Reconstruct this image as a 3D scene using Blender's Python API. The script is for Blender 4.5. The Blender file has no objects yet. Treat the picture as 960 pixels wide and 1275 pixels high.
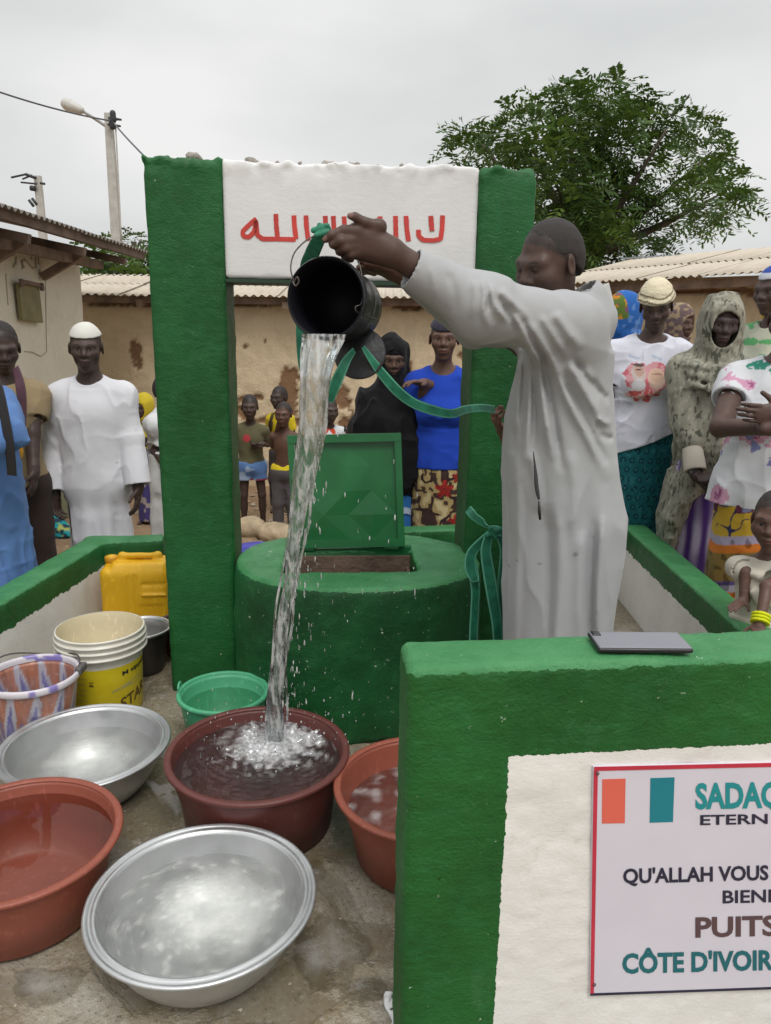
import bpy, bmesh, math, random
import numpy as np
import openvdb
from math import sin, cos, pi, radians, sqrt, atan2
from mathutils import Vector, Matrix

random.seed(7)
rng = np.random.default_rng(11)
scene = bpy.context.scene
COL = scene.collection

# ------------------------------------------------------------------ camera
CAM_H = 1.45
PITCH = radians(13.8)
ROLL = 0.015
FPX = 960.0
V3 = lambda *a: np.array(a, dtype=float)
_fw = V3(0, cos(PITCH), -sin(PITCH))
_d0 = V3(0, -sin(PITCH), -cos(PITCH))
_r0 = V3(1, 0, 0)
_R = _r0 * cos(ROLL) - _d0 * sin(ROLL)
_D = _d0 * cos(ROLL) + _r0 * sin(ROLL)
CAMP = V3(0, 0, CAM_H)

def ray(px, py):
    return _fw + _R * (px - 480) / FPX + _D * (py - 637.5) / FPX

def at(px, py, y):
    v = ray(px, py); return CAMP + v * (y / v[1])

def atz(px, py, z):
    v = ray(px, py); return CAMP + v * ((z - CAM_H) / v[2])

def atd(px, py, d):
    return CAMP + ray(px, py) * d

cd = bpy.data.cameras.new('camera')
cam = bpy.data.objects.new('camera', cd)
COL.objects.link(cam)
mw = Matrix(((_R[0], -_D[0], -_fw[0], 0), (_R[1], -_D[1], -_fw[1], 0), (_R[2], -_D[2], -_fw[2], CAM_H), (0, 0, 0, 1)))
cam.matrix_world = mw
cd.sensor_fit = 'HORIZONTAL'
cd.sensor_width = 27.0
cd.lens = 27.0
cd.clip_start = 0.05
cd.clip_end = 3000
scene.camera = cam

# ------------------------------------------------------------------ sky and light (overcast)
SUN_EL, SUN_AZ = radians(58), radians(160)       # azimuth measured from +Y towards +X
world = bpy.data.worlds.new('World')
scene.world = world
world.use_nodes = True
wn, wl = world.node_tree.nodes, world.node_tree.links
wn.clear()
w_out = wn.new('ShaderNodeOutputWorld')
w_bg = wn.new('ShaderNodeBackground')
w_sky = wn.new('ShaderNodeTexSky')
w_sky.sky_type = 'NISHITA'
w_sky.sun_disc = False
w_sky.sun_elevation = SUN_EL
w_sky.sun_rotation = SUN_AZ
w_sky.air_density = 1.0
w_sky.dust_density = 6.0
w_hsv = wn.new('ShaderNodeHueSaturation')
w_hsv.inputs['Saturation'].default_value = 0.12
w_tc = wn.new('ShaderNodeTexCoord')
w_map = wn.new('ShaderNodeMapping')
w_map.inputs['Scale'].default_value = (1.1, 1.1, 2.6)
w_n = wn.new('ShaderNodeTexNoise')
w_n.inputs['Scale'].default_value = 1.7
w_n.inputs['Detail'].default_value = 5
w_n.inputs['Roughness'].default_value = 0.45
w_rp = wn.new('ShaderNodeValToRGB')
w_rp.color_ramp.elements[0].position = 0.3
w_rp.color_ramp.elements[0].color = (5.3, 5.5, 5.6, 1)
w_rp.color_ramp.elements[1].position = 0.72
w_rp.color_ramp.elements[1].color = (8.6, 8.65, 8.55, 1)
w_sep = wn.new('ShaderNodeSeparateXYZ')
w_mr = wn.new('ShaderNodeMapRange')                # overcast: brighter towards the zenith
w_mr.inputs[1].default_value = 0.30
w_mr.inputs[2].default_value = 1.0
w_mr.inputs[3].default_value = 1.0
w_mr.inputs[4].default_value = 1.9
w_mul = wn.new('ShaderNodeVectorMath'); w_mul.operation = 'SCALE'
w_mix = wn.new('ShaderNodeMix'); w_mix.data_type = 'RGBA'
w_mix.inputs['Factor'].default_value = 0.9
wl.new(w_tc.outputs['Generated'], w_map.inputs['Vector'])
wl.new(w_map.outputs[0], w_n.inputs['Vector'])
wl.new(w_n.outputs[0], w_rp.inputs[0])
wl.new(w_tc.outputs['Generated'], w_sep.inputs[0])
wl.new(w_sep.outputs[2], w_mr.inputs[0])
wl.new(w_rp.outputs[0], w_mul.inputs[0])
wl.new(w_mr.outputs[0], w_mul.inputs['Scale'])
wl.new(w_sky.outputs[0], w_hsv.inputs['Color'])
wl.new(w_hsv.outputs[0], w_mix.inputs['A'])
wl.new(w_mul.outputs[0], w_mix.inputs['B'])
wl.new(w_mix.outputs['Result'], w_bg.inputs['Color'])
w_bg.inputs['Strength'].default_value = 0.1
wl.new(w_bg.outputs[0], w_out.inputs[0])

sd = bpy.data.lights.new('sun', 'SUN')
sd.energy = 1.5
sd.angle = radians(24)
sd.color = (1.0, 0.97, 0.92)
sun = bpy.data.objects.new('sun', sd)
COL.objects.link(sun)
_sv = Vector((sin(SUN_AZ) * cos(SUN_EL), cos(SUN_AZ) * cos(SUN_EL), sin(SUN_EL)))
sun.rotation_euler = _sv.to_track_quat('Z', 'Y').to_euler()
sun.location = (0, 0, 30)

scene.view_settings.view_transform = 'Standard'
scene.view_settings.look = 'None'
scene.view_settings.exposure = 0.12
scene.view_settings.gamma = 1.0
scene.render.engine = 'CYCLES'
scene.cycles.use_denoising = True
scene.cycles.max_bounces = 8
scene.cycles.transparent_max_bounces = 16
scene.cycles.sample_clamp_indirect = 6.0

# ------------------------------------------------------------------ small helpers
def link(o, parent=None):
    COL.objects.link(o)
    if parent is not None:
        o.parent = parent
        if parent.type == 'EMPTY':          # children are modelled in place; the Empty stands at the thing's base
            o.matrix_parent_inverse = Matrix.Translation(-parent.location)
    return o

def tag(o, label=None, cat=None, group=None, kind=None):
    if label: o['label'] = label
    if cat: o['category'] = cat
    if group: o['group'] = group
    if kind: o['kind'] = kind
    return o

def empty(name, loc=(0, 0, 0), label=None, cat=None, group=None):
    o = bpy.data.objects.new(name, None)
    o.empty_display_size = 0.1
    COL.objects.link(o)
    o.location = [float(v) for v in loc]
    return tag(o, label, cat, group)

def mkmesh(name, verts, tris=None, quads=None, mat=None, parent=None, col=None, smooth=True, uv=None):
    verts = np.asarray(verts, dtype=np.float32)
    nt = 0 if tris is None else len(tris)
    nq = 0 if quads is None else len(quads)
    me = bpy.data.meshes.new(name)
    me.vertices.add(len(verts))
    me.vertices.foreach_set('co', verts.ravel())
    idx, starts, tot = [], [], 0
    if nt:
        idx.append(np.asarray(tris, dtype=np.int32).ravel())
        starts.append(np.arange(nt, dtype=np.int32) * 3); tot = nt * 3
    if nq:
        idx.append(np.asarray(quads, dtype=np.int32).ravel())
        starts.append(tot + np.arange(nq, dtype=np.int32) * 4); tot += nq * 4
    me.loops.add(tot)
    me.loops.foreach_set('vertex_index', np.concatenate(idx))
    me.polygons.add(nt + nq)
    me.polygons.foreach_set('loop_start', np.concatenate(starts))
    me.polygons.foreach_set('use_smooth', np.full(nt + nq, bool(smooth)))
    me.update(calc_edges=True)
    me.validate()
    if col is not None:
        a = me.attributes.new('col', 'FLOAT_COLOR', 'POINT')
        c4 = np.ones((len(verts), 4), dtype=np.float32); c4[:, :3] = col
        a.data.foreach_set('color', c4.ravel())
    if mat is not None:
        me.materials.append(mat)
    o = bpy.data.objects.new(name, me)
    return link(o, parent)

def from_bm(name, bm, mat=None, parent=None, smooth=False):
    me = bpy.data.meshes.new(name)
    bmesh.ops.recalc_face_normals(bm, faces=bm.faces)
    bm.to_mesh(me); bm.free()
    if smooth:
        me.polygons.foreach_set('use_smooth', np.ones(len(me.polygons), dtype=bool))
    if mat is not None:
        me.materials.append(mat)
    return link(bpy.data.objects.new(name, me), parent)

# value noise on a wrapped lattice
_LAT = rng.random((32, 32, 32)).astype(np.float32)
def vnoise(p, scale=1.0, seed=0):
    p = np.asarray(p, dtype=np.float32) * np.asarray(scale, dtype=np.float32) + seed * 7.31
    i = np.floor(p).astype(np.int64); f = p - i
    f = f * f * (3 - 2 * f)
    i0 = i & 31; i1 = (i + 1) & 31
    x0, y0, z0 = i0[..., 0], i0[..., 1], i0[..., 2]; x1, y1, z1 = i1[..., 0], i1[..., 1], i1[..., 2]
    fx, fy, fz = f[..., 0], f[..., 1], f[..., 2]
    a = _LAT[x0, y0, z0] * (1 - fx) + _LAT[x1, y0, z0] * fx
    b = _LAT[x0, y1, z0] * (1 - fx) + _LAT[x1, y1, z0] * fx
    c = _LAT[x0, y0, z1] * (1 - fx) + _LAT[x1, y0, z1] * fx
    d = _LAT[x0, y1, z1] * (1 - fx) + _LAT[x1, y1, z1] * fx
    return (a * (1 - fy) + b * fy) * (1 - fz) + (c * (1 - fy) + d * fy) * fz

def fbm(p, scale, octs=3, seed=0):
    r = 0; a = 0.5; t = 0; s = np.asarray(scale, dtype=np.float32)
    for k in range(octs):
        r = r + a * vnoise(p, s, seed + k); t += a; a *= 0.5; s = s * 2.03
    return r / t

def Rz(a): return np.array([[cos(a), -sin(a), 0], [sin(a), cos(a), 0], [0, 0, 1.0]])
def Rx(a): return np.array([[1.0, 0, 0], [0, cos(a), -sin(a)], [0, sin(a), cos(a)]])
def Ry(a): return np.array([[cos(a), 0, sin(a)], [0, 1.0, 0], [-sin(a), 0, cos(a)]])
def unit(v):
    v = np.asarray(v, dtype=float); return v / max(1e-9, np.linalg.norm(v))

# ------------------------------------------------------------------ signed-distance modelling
class Prim:
    __slots__ = ('lo', 'hi', 'fn', 'k', 'op')
    def __init__(s, lo, hi, fn, k, op):
        s.lo, s.hi, s.fn, s.k, s.op = np.asarray(lo, float), np.asarray(hi, float), fn, k, op

def cap(a, b, ra, rb=None, k=0.01, op='+', flat=False):
    a = np.asarray(a, float); b = np.asarray(b, float); rb = ra if rb is None else rb
    ba = b - a; L2 = float(ba @ ba) + 1e-12; L = sqrt(L2); m = max(ra, rb)
    def fn(x, y, z):
        px, py, pz = x - a[0], y - a[1], z - a[2]
        t = (px * ba[0] + py * ba[1] + pz * ba[2]) / L2
        tc = np.clip(t, 0, 1)
        u = t if flat else tc
        d = np.sqrt((px - ba[0] * u) ** 2 + (py - ba[1] * u) ** 2 + (pz - ba[2] * u) ** 2) - (ra + (rb - ra) * tc)
        if flat:
            d = np.maximum(d, np.maximum(-t, t - 1) * L)
        return d
    return Prim(np.minimum(a, b) - m, np.maximum(a, b) + m, fn, k, op)

def ell(c, r, M=None, k=0.02, op='+'):
    c = np.asarray(c, float); r = np.asarray(r, float)
    M = np.eye(3) if M is None else M
    ext = np.sqrt(((M * r) ** 2).sum(axis=1))
    def fn(x, y, z):
        px, py, pz = x - c[0], y - c[1], z - c[2]
        k0 = 0; k1 = 0
        for i in range(3):
            q = (px * M[0, i] + py * M[1, i] + pz * M[2, i]) / r[i]
            k0 = k0 + q * q; k1 = k1 + (q / r[i]) ** 2
        k0 = np.sqrt(k0); k1 = np.sqrt(k1) + 1e-9
        return k0 * (k0 - 1) / k1
    return Prim(c - ext, c + ext, fn, k, op)

def box(c, half, rad=0.01, M=None, k=0.0, op='+'):
    c = np.asarray(c, float); h = np.asarray(half, float) - rad
    M = np.eye(3) if M is None else M
    ext = np.abs(M) @ (h + rad)
    def fn(x, y, z):
        px, py, pz = x - c[0], y - c[1], z - c[2]
        o = 0; ins = None
        for i in range(3):
            q = np.abs(px * M[0, i] + py * M[1, i] + pz * M[2, i]) - h[i]
            o = o + np.maximum(q, 0) ** 2
            ins = q if ins is None else np.maximum(ins, q)
        return np.sqrt(o) + np.minimum(ins, 0) - rad
    return Prim(c - ext, c + ext, fn, k, op)

def loft(rows, o=(0, 0, 0), yaw=0.0, fold=None, k=0.02, op='+', pw=2.0):
    """rows: (z, cx, cy, rx, ry) from low to high z, in a frame at o turned by yaw."""
    rows = sorted(rows); R_ = np.array(rows, float); o = np.asarray(o, float)
    zs = R_[:, 0]; M = Rz(yaw)
    ext = np.abs(R_[:, 1:3]).max() + R_[:, 3:5].max() * 1.3
    lo = o + [-ext, -ext, zs[0]]; hi = o + [ext, ext, zs[-1]]
    def fn(x, y, z):
        zl = z - o[2]
        cx, cy, rx, ry = [np.interp(zl, zs, R_[:, i]) for i in (1, 2, 3, 4)]
        px, py = x - o[0], y - o[1]
        qx = px * M[0, 0] + py * M[1, 0] - cx
        qy = px * M[0, 1] + py * M[1, 1] - cy
        s = 1.0
        if fold is not None:
            s = fold(np.arctan2(qy, qx), zl)
        d = (np.sqrt((qx / rx) ** 2 + (qy / ry) ** 2) - s) * np.minimum(rx, ry) if pw == 2 else \
            ((np.abs(qx / rx) ** pw + np.abs(qy / ry) ** pw) ** (1 / pw) - s) * np.minimum(rx, ry)
        return np.maximum(d, np.maximum(zs[0] - zl, zl - zs[-1]))
    return Prim(lo, hi, fn, k, op)

def half(n, d, op='cut'):
    """keep only n.p <= d"""
    n = unit(n)
    def fn(x, y, z): return x * n[0] + y * n[1] + z * n[2] - d
    return Prim((-1e9,) * 3, (1e9,) * 3, fn, 0, 'cut')

def field(prims, lo, hi, h, noise=None, band=0.04):
    n = np.ceil((hi - lo) / h).astype(int) + 1
    f = np.full(n, 0.3, dtype=np.float32)
    ax = [(lo[i] + h * np.arange(n[i])).astype(np.float32) for i in range(3)]
    def put(ps):
        for p in ps:
            m = p.k + 3 * h
            a = np.clip(np.floor((np.maximum(p.lo - m, lo - 1) - lo) / h), 0, n).astype(int)
            b = np.clip(np.ceil((np.minimum(p.hi + m, hi + 1) - lo) / h) + 1, 0, n).astype(int)
            if (b - a).min() <= 0: continue
            sl = tuple(slice(a[i], b[i]) for i in range(3))
            d = p.fn(ax[0][sl[0], None, None], ax[1][None, sl[1], None], ax[2][None, None, sl[2]]).astype(np.float32)
            g = f[sl]
            if p.op == '+':
                if p.k > 0:
                    q = np.maximum(p.k - np.abs(g - d), 0)
                    f[sl] = np.minimum(g, d) - q * q * (0.25 / p.k)
                else: f[sl] = np.minimum(g, d)
            elif p.op == '-':
                d = -d
                if p.k > 0:
                    q = np.maximum(p.k - np.abs(g - d), 0)
                    f[sl] = np.maximum(g, d) + q * q * (0.25 / p.k)
                else: f[sl] = np.maximum(g, d)
            else:
                f[sl] = np.maximum(g, d)
    if noise is None:
        put(prims)
    else:                                  # relief goes on the solid; openings and hems are cut clean through it
        put([p for p in prims if p.op == '+'])
        idx = np.nonzero(np.abs(f) < band)
        P = np.stack([ax[0][idx[0]], ax[1][idx[1]], ax[2][idx[2]]], axis=1)
        f[idx] += noise(P).astype(np.float32)
        put([p for p in prims if p.op != '+'])
    return f

def bounds(prims, pad=0.02):
    lo = np.full(3, 1e9); hi = np.full(3, -1e9)
    for p in prims:
        if p.op == '+':
            lo = np.minimum(lo, p.lo); hi = np.maximum(hi, p.hi)
    return lo - pad, hi + pad

def polys(prims, h, lo=None, hi=None, noise=None, adapt=0.0, band=0.04):
    b = bounds(prims, 3 * h)
    lo = b[0] if lo is None else np.maximum(b[0], np.asarray(lo, float)); hi = b[1] if hi is None else np.minimum(b[1], np.asarray(hi, float))
    if (hi - lo).min() <= h: return np.zeros((0, 3)), np.zeros((0, 3), int), np.zeros((0, 4), int)
    f = field(prims, lo, hi, h, noise, band)
    g = openvdb.FloatGrid(0.3)
    g.copyFromArray(f)
    pts, tr, qd = g.convertToPolygons(isovalue=0.0, adaptivity=adapt)
    pts = pts * h + lo
    return pts, tr[:, ::-1] if len(tr) else np.zeros((0, 3), int), qd[:, ::-1] if len(qd) else np.zeros((0, 4), int)

def sdf_mesh(name, prims, h, mat, parent=None, noise=None, adapt=0.0, boxes=None, col=None, band=0.04, smooth=True):
    """boxes: further (lo, hi, h) regions meshed at their own finer step; the first mesh then covers the rest."""
    parts = []
    if boxes is None: boxes = [(None, None, h)]
    for lo, hi, hh in boxes:
        parts.append(polys(prims, hh, lo, hi, noise, adapt, band))
    vs, ts, qs, n = [], [], [], 0
    for v, t, q in parts:
        vs.append(v); ts.append(t + n); qs.append(q + n); n += len(v)
    v = np.concatenate(vs); t = np.concatenate(ts); q = np.concatenate(qs)
    c = None if col is None else col(v)
    return mkmesh(name, v, t, q, mat, parent, c, smooth)

# ------------------------------------------------------------------ materials
class NT:
    def __init__(s, name):
        s.m = bpy.data.materials.new(name); s.m.use_nodes = True
        s.t = s.m.node_tree; s.n = s.t.nodes; s.l = s.t.links
        s.n.clear()
        s.out = s.n.new('ShaderNodeOutputMaterial')
        s.b = s.n.new('ShaderNodeBsdfPrincipled')
        s.l.new(s.b.outputs[0], s.out.inputs[0])
    def new(s, t, **kw):
        n = s.n.new('ShaderNode' + t)
        for k, v in kw.items(): setattr(n, k, v)
        return n
    def set(s, sock, v):
        if hasattr(v, 'outputs'): v = v.outputs[0]
        if isinstance(v, bpy.types.NodeSocket): s.l.new(v, sock)
        else:
            if isinstance(v, (tuple, list)) and len(v) == 3 and sock.type == 'RGBA': v = (*v, 1)
            sock.default_value = v
    def p(s, **kw):
        for k, v in kw.items(): s.set(s.b.inputs[k.replace('_', ' ')], v)
        return s
    def obj(s):
        return s.new('TexCoord').outputs['Object']
    def noise(s, scale=5, detail=3, rough=0.5, vec=None, stretch=None, dist=0.0):
        n = s.new('TexNoise'); n.inputs['Scale'].default_value = scale; n.inputs['Detail'].default_value = detail
        n.inputs['Roughness'].default_value = rough; n.inputs['Distortion'].default_value = dist
        v = s.obj() if vec is None else vec
        if stretch:
            mp = s.new('Mapping'); mp.inputs['Scale'].default_value = stretch; s.l.new(v, mp.inputs[0]); v = mp.outputs[0]
        s.l.new(v, n.inputs['Vector']); return n.outputs[0]
    def ramp(s, fac, *stops):
        r = s.new('ValToRGB'); s.l.new(fac, r.inputs[0]); e = r.color_ramp.elements
        while len(e) < len(stops): e.new(0.5)
        for i, (p_, c) in enumerate(stops):
            e[i].position = p_; e[i].color = (c, c, c, 1) if not isinstance(c, (tuple, list)) else (*c[:3], 1)
        return r.outputs[0]
    def mix(s, fac, a, b, mode='MIX'):
        m = s.new('Mix', data_type='RGBA', blend_type=mode)
        s.set(m.inputs['Factor'], fac); s.set(m.inputs['A'], a); s.set(m.inputs['B'], b)
        return m.outputs['Result']
    def math(s, op, a, b=0.0, c=None):
        m = s.new('Math', operation=op); s.set(m.inputs[0], a); s.set(m.inputs[1], b)
        if c is not None: s.set(m.inputs[2], c)
        return m.outputs[0]
    def bump(s, h, strength=0.3, dist=0.01, normal=None):
        b = s.new('Bump'); b.inputs['Strength'].default_value = strength; b.inputs['Distance'].default_value = dist
        s.l.new(h, b.inputs['Height'])
        if normal is not None: s.l.new(normal, b.inputs['Normal'])
        s.l.new(b.outputs[0], s.b.inputs['Normal']); return b.outputs[0]
    def attr(s):
        a = s.new('Attribute'); a.attribute_name = 'col'; return a.outputs['Color']

def flat_mat(name, c, rough=0.6, metal=0.0, var=0.12, spec=0.5, bump=0.0, bscale=60):
    t = NT(name)
    n = t.noise(8, 4)
    dk = tuple(x * (1 - var) for x in c); lt = tuple(min(1, x * (1 + var)) for x in c)
    t.p(Base_Color=t.ramp(n, (0.3, dk), (0.7, lt)), Roughness=rough, Metallic=metal)
    t.b.inputs['Specular IOR Level'].default_value = spec
    if bump: t.bump(t.noise(bscale, 3), bump, 0.01)
    return t.m

def cloth_mat(name, c=None, rough=0.85, var=0.06, weave=420, wr=0.12, sheen=0.06):
    t = NT(name)
    base = t.attr() if c is None else c
    n = t.noise(3.5, 4)
    f = t.ramp(n, (0.3, 1 - var), (0.7, 1.0))
    t.p(Base_Color=t.mix(1.0, base, f, 'MULTIPLY'), Roughness=rough)
    t.b.inputs['Specular IOR Level'].default_value = 0.2
    t.b.inputs['Sheen Weight'].default_value = sheen if c is None or max(c) > .05 else 0.0
    h = t.math('ADD', t.noise(weave, 1), t.math('MULTIPLY', t.noise(26, 4, 0.55, dist=0.6), 3.0))
    t.bump(h, wr, 0.004)
    return t.m

def green_paint(name, lo=(0.007, 0.064, 0.014), hi=(0.014, 0.120, 0.029), chip=0.70, white=None, bump=0.5, topz=None):
    """rough plaster under green gloss paint; white: function(NT) -> mask socket of the white painted field"""
    t = NT(name)
    n1 = t.noise(2.2, 5, 0.6); n2 = t.noise(16, 4, 0.6)
    c = t.mix(t.ramp(n1, (0.35, 0.0), (0.68, 1.0)), lo, hi)
    c = t.mix(t.ramp(n2, (0.5, 0.0), (0.75, 0.45)), c, (0.022, 0.15, 0.045))
    c = t.mix(t.ramp(t.noise(3.2, 6, 0.7, stretch=(1, 1, 0.22)), (0.5, 0.0), (0.72, 0.6)), c, (0.006, 0.045, 0.012))
    c = t.mix(t.ramp(t.noise(7, 7, 0.75, dist=.6), (0.60, 0.0), (0.74, 0.38)), c, (0.055, 0.17, 0.075))
    if topz is not None:                       # paler worn top edge, with the sky's sheen painted into its green
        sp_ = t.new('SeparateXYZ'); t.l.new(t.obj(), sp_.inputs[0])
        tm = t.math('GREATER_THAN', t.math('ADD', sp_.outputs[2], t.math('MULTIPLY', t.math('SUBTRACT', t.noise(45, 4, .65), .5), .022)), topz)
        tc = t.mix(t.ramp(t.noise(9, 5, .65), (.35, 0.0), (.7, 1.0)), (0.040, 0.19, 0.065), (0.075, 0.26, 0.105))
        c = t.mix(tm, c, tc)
    chips = t.ramp(t.noise(55, 5, 0.7), (chip, 0.0), (chip + 0.02, 1.0))
    c = t.mix(chips, c, (0.42, 0.5, 0.40))
    rough = t.ramp(n2, (0.3, 0.38), (0.7, 0.58))
    if white is not None:
        m = white(t)
        w = t.mix(t.ramp(t.noise(3, 5, 0.65), (0.35, 0.0), (0.75, 1.0)), (0.70, 0.68, 0.64), (0.83, 0.82, 0.79))
        w = t.mix(t.ramp(t.noise(34, 5, 0.7), (0.60, 0.0), (0.72, 0.4)), w, (0.52, 0.49, 0.44))
        c = t.mix(m, c, w)
        rough = t.mix(m, rough, (0.75, 0.75, 0.75))
    t.p(Base_Color=c, Roughness=rough)
    t.b.inputs['Specular IOR Level'].default_value = 0.3
    h = t.math('ADD', t.math('MULTIPLY', t.noise(20, 6, 0.68, stretch=(1, 1, 1.7), dist=0.35), 1.0), t.math('MULTIPLY', t.noise(130, 4, 0.65), 0.5))
    if white is not None: h = t.math('MULTIPLY', h, t.math('SUBTRACT', 1.0, t.math('MULTIPLY', m, 0.72)))
    t.bump(h, bump, 0.010)
    return t.m
# ================================================================== SETTING
GZ = -0.27
# ---- ground
def dirt():
    t = NT('dirt')
    n = t.noise(0.9, 6, 0.65); m = t.noise(9, 6, 0.7); f = t.noise(70, 4, 0.7)
    c = t.ramp(n, (0.3, (0.24, 0.15, 0.085)), (0.55, (0.33, 0.225, 0.135)), (0.75, (0.40, 0.30, 0.20)))
    c = t.mix(t.ramp(m, (0.45, 0.0), (0.7, 0.6)), c, (0.20, 0.125, 0.07))
    c = t.mix(t.ramp(f, (0.6, 0.0), (0.68, 0.5)), c, (0.45, 0.38, 0.29))
    t.p(Base_Color=c, Roughness=0.95)
    t.bump(t.math('ADD', m, t.math('MULTIPLY', f, 0.5)), 0.8, 0.03)
    return t.m
M_dirt = dirt()
def grid(x0, x1, y0, y1, nx, ny, zf):
    X_, Y_ = np.meshgrid(np.linspace(x0, x1, nx), np.linspace(y0, y1, ny), indexing='ij')
    P = np.stack([X_, Y_, zf(X_, Y_)], axis=-1).reshape(-1, 3)
    i, j = np.meshgrid(np.arange(nx - 1), np.arange(ny - 1), indexing='ij')
    a = (i * ny + j).ravel()
    return P, np.stack([a, a + ny, a + ny + 1, a + 1], axis=1)
def _gz(x, y):
    p = np.stack([x, y, x * 0], -1)
    return GZ + 0.05 * (fbm(p, 0.8, 3) - 0.5) * np.clip((np.hypot(x, y - 2) - 2.2) / 2, 0, 1)
Pg, Qg = grid(-12, 12, -3, 16, 160, 130, _gz)
tag(mkmesh('ground', Pg, None, Qg, M_dirt), kind='structure')
Pf, Qf = grid(-800, 800, -800, 800, 40, 40, lambda x, y: x * 0 + GZ - 0.06)
tag(mkmesh('terrain', Pf, None, Qf, M_dirt), kind='structure')

# gravel and litter on the ground behind
gm = []
def pebble_mesh(n, area, smin, smax, zf, seed):
    r = np.random.default_rng(seed); vs, fs = [], []
    ico = np.array([[1, 0, 0], [-1, 0, 0], [0, 1, 0], [0, -1, 0], [0, 0, 1], [0, 0, -1]], float)
    tri = np.array([[0, 2, 4], [2, 1, 4], [1, 3, 4], [3, 0, 4], [2, 0, 5], [1, 2, 5], [3, 1, 5], [0, 3, 5]])
    for k in range(n):
        x = r.uniform(area[0], area[1]); y = r.uniform(area[2], area[3]); s = smin + (smax - smin) * r.random() ** 3
        v = ico * (0.6 + 0.8 * r.random((6, 1))) * s * [1, 1, 0.6]
        vs.append(v @ Rz(r.random() * 6).T + [x, y, zf + s * 0.15]); fs.append(tri + 6 * k)
    return np.concatenate(vs), np.concatenate(fs)
v, f = pebble_mesh(2600, (-5, 1.5, 3.6, 8), 0.008, 0.038, GZ, 5)
M_stone = flat_mat('pebble', (0.36, 0.29, 0.21), 0.9, var=0.35, bump=0.3)
tag(mkmesh('gravel', v, f, None, M_stone, smooth=False), kind='stuff')

# ---- concrete slab (wet)
def wet_concrete():
    t = NT('wet concrete')
    n = t.noise(1.9, 7, 0.65, dist=0.6); m = t.noise(5, 7, 0.7, dist=.4); f = t.noise(75, 5, 0.75); g = t.noise(28, 6, .75)
    c = t.ramp(n, (0.34, (0.21, 0.19, 0.155)), (0.45, (0.27, 0.225, 0.15)), (0.55, (0.33, 0.295, 0.235)), (0.68, (0.44, 0.42, 0.37)))
    c = t.mix(t.ramp(m, (0.46, 0.0), (0.62, 0.6)), c, (0.235, 0.17, 0.09))
    c = t.mix(t.ramp(t.noise(11, 7, .72), (0.54, 0.0), (0.68, 0.55)), c, (0.13, 0.11, 0.085))
    c = t.mix(t.ramp(g, (0.54, 0.0), (0.64, 0.55)), c, (0.42, 0.39, 0.33))
    c = t.mix(t.ramp(f, (0.58, 0.0), (0.63, 0.7)), c, (0.06, 0.05, 0.038))
    c = t.mix(t.ramp(f, (0.38, 0.55), (0.43, 0.0)), c, (0.50, 0.48, 0.43))
    pud = t.ramp(t.noise(2.6, 6, 0.6, dist=0.8), (0.48, 1.0), (0.55, 0.0))
    rough = t.mix(pud, t.ramp(m, (0.3, 0.14), (0.7, 0.36)), (0.02, 0.02, 0.02))
    c = t.mix(t.math('MULTIPLY', pud, 0.5), c, (0.10, 0.082, 0.055))
    t.p(Base_Color=c, Roughness=rough)
    t.b.inputs['Specular IOR Level'].default_value = 0.6
    h = t.math('ADD', t.math('MULTIPLY', g, 1.2), t.math('MULTIPLY', f, 0.5))
    h = t.math('MULTIPLY', h, t.math('SUBTRACT', 1.0, t.math('MULTIPLY', pud, 0.96)))
    t.bump(h, 0.6, 0.010)
    return t.m
slab = sdf_mesh('concrete_slab', [box((-0.05, 2.15, -0.16), (1.5, 1.9, 0.16), 0.02)], 0.03, wet_concrete(),
                noise=lambda p: 0.004 * (fbm(p, 4, 2) - 0.5), adapt=0.02)
tag(slab, kind='structure')

v, f = pebble_mesh(900, (-1.3, 0.3, 0.9, 3.0), 0.0012, 0.0055, 0.001, 15)
tag(mkmesh('grit', v, f, None, flat_mat('grit', (.36, .32, .26), .8, var=.5), smooth=False), kind='stuff')
# ---- the well: two pillars, name panel, kerb, lid
YAW = radians(4.0)
L0 = V3(-0.845, 2.83, 0)
E1, E2 = V3(cos(YAW), sin(YAW), 0), V3(-sin(YAW), cos(YAW), 0)
MW = Rz(YAW)
def W(a, b, z): return L0 + E1 * a + E2 * b + V3(0, 0, z)
M_green = green_paint('green plaster')
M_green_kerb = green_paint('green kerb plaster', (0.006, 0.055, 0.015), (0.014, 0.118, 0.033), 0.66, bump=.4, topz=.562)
def rough_edges(p):
    top = np.clip((p[:, 2] - 1.93) / 0.06, 0, 1)
    return (fbm(p, (9, 9, 16), 3) - 0.5) * 0.008 + top * (fbm(p, 26, 3, 4) - 0.5) * 0.05
well = empty('well', W(0.68, 0.1, 0), 'green and white concrete well with two tall pillars, a lettered panel and round kerb', 'well')
sdf_mesh('pillar', [box(W(0.132, 0.13, 0.99), (0.134, 0.13, 1.0), 0.018, MW)], 0.009, M_green, well, rough_edges, 0.01)
sdf_mesh('pillar', [box(W(1.265, 0.13, 0.985), (0.104, 0.13, 1.0), 0.018, MW)], 0.009, M_green, well, rough_edges, 0.01)
def white_plaster():
    t = NT('white plaster')
    c = t.mix(t.ramp(t.noise(2.2, 5, 0.6), (0.35, 0.0), (0.75, 1.0)), (0.62, 0.62, 0.62), (0.74, 0.74, 0.74))
    c = t.mix(t.ramp(t.noise(14, 5, 0.7), (0.60, 0.0), (0.75, 0.3)), c, (0.55, 0.54, 0.52))
    t.p(Base_Color=c, Roughness=0.75)
    t.bump(t.math('ADD', t.noise(26, 6, 0.6, stretch=(1, 1, 2.0), dist=0.3), t.math('MULTIPLY', t.noise(120, 3), 0.3)), 0.16, 0.008)
    return t.m
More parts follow.
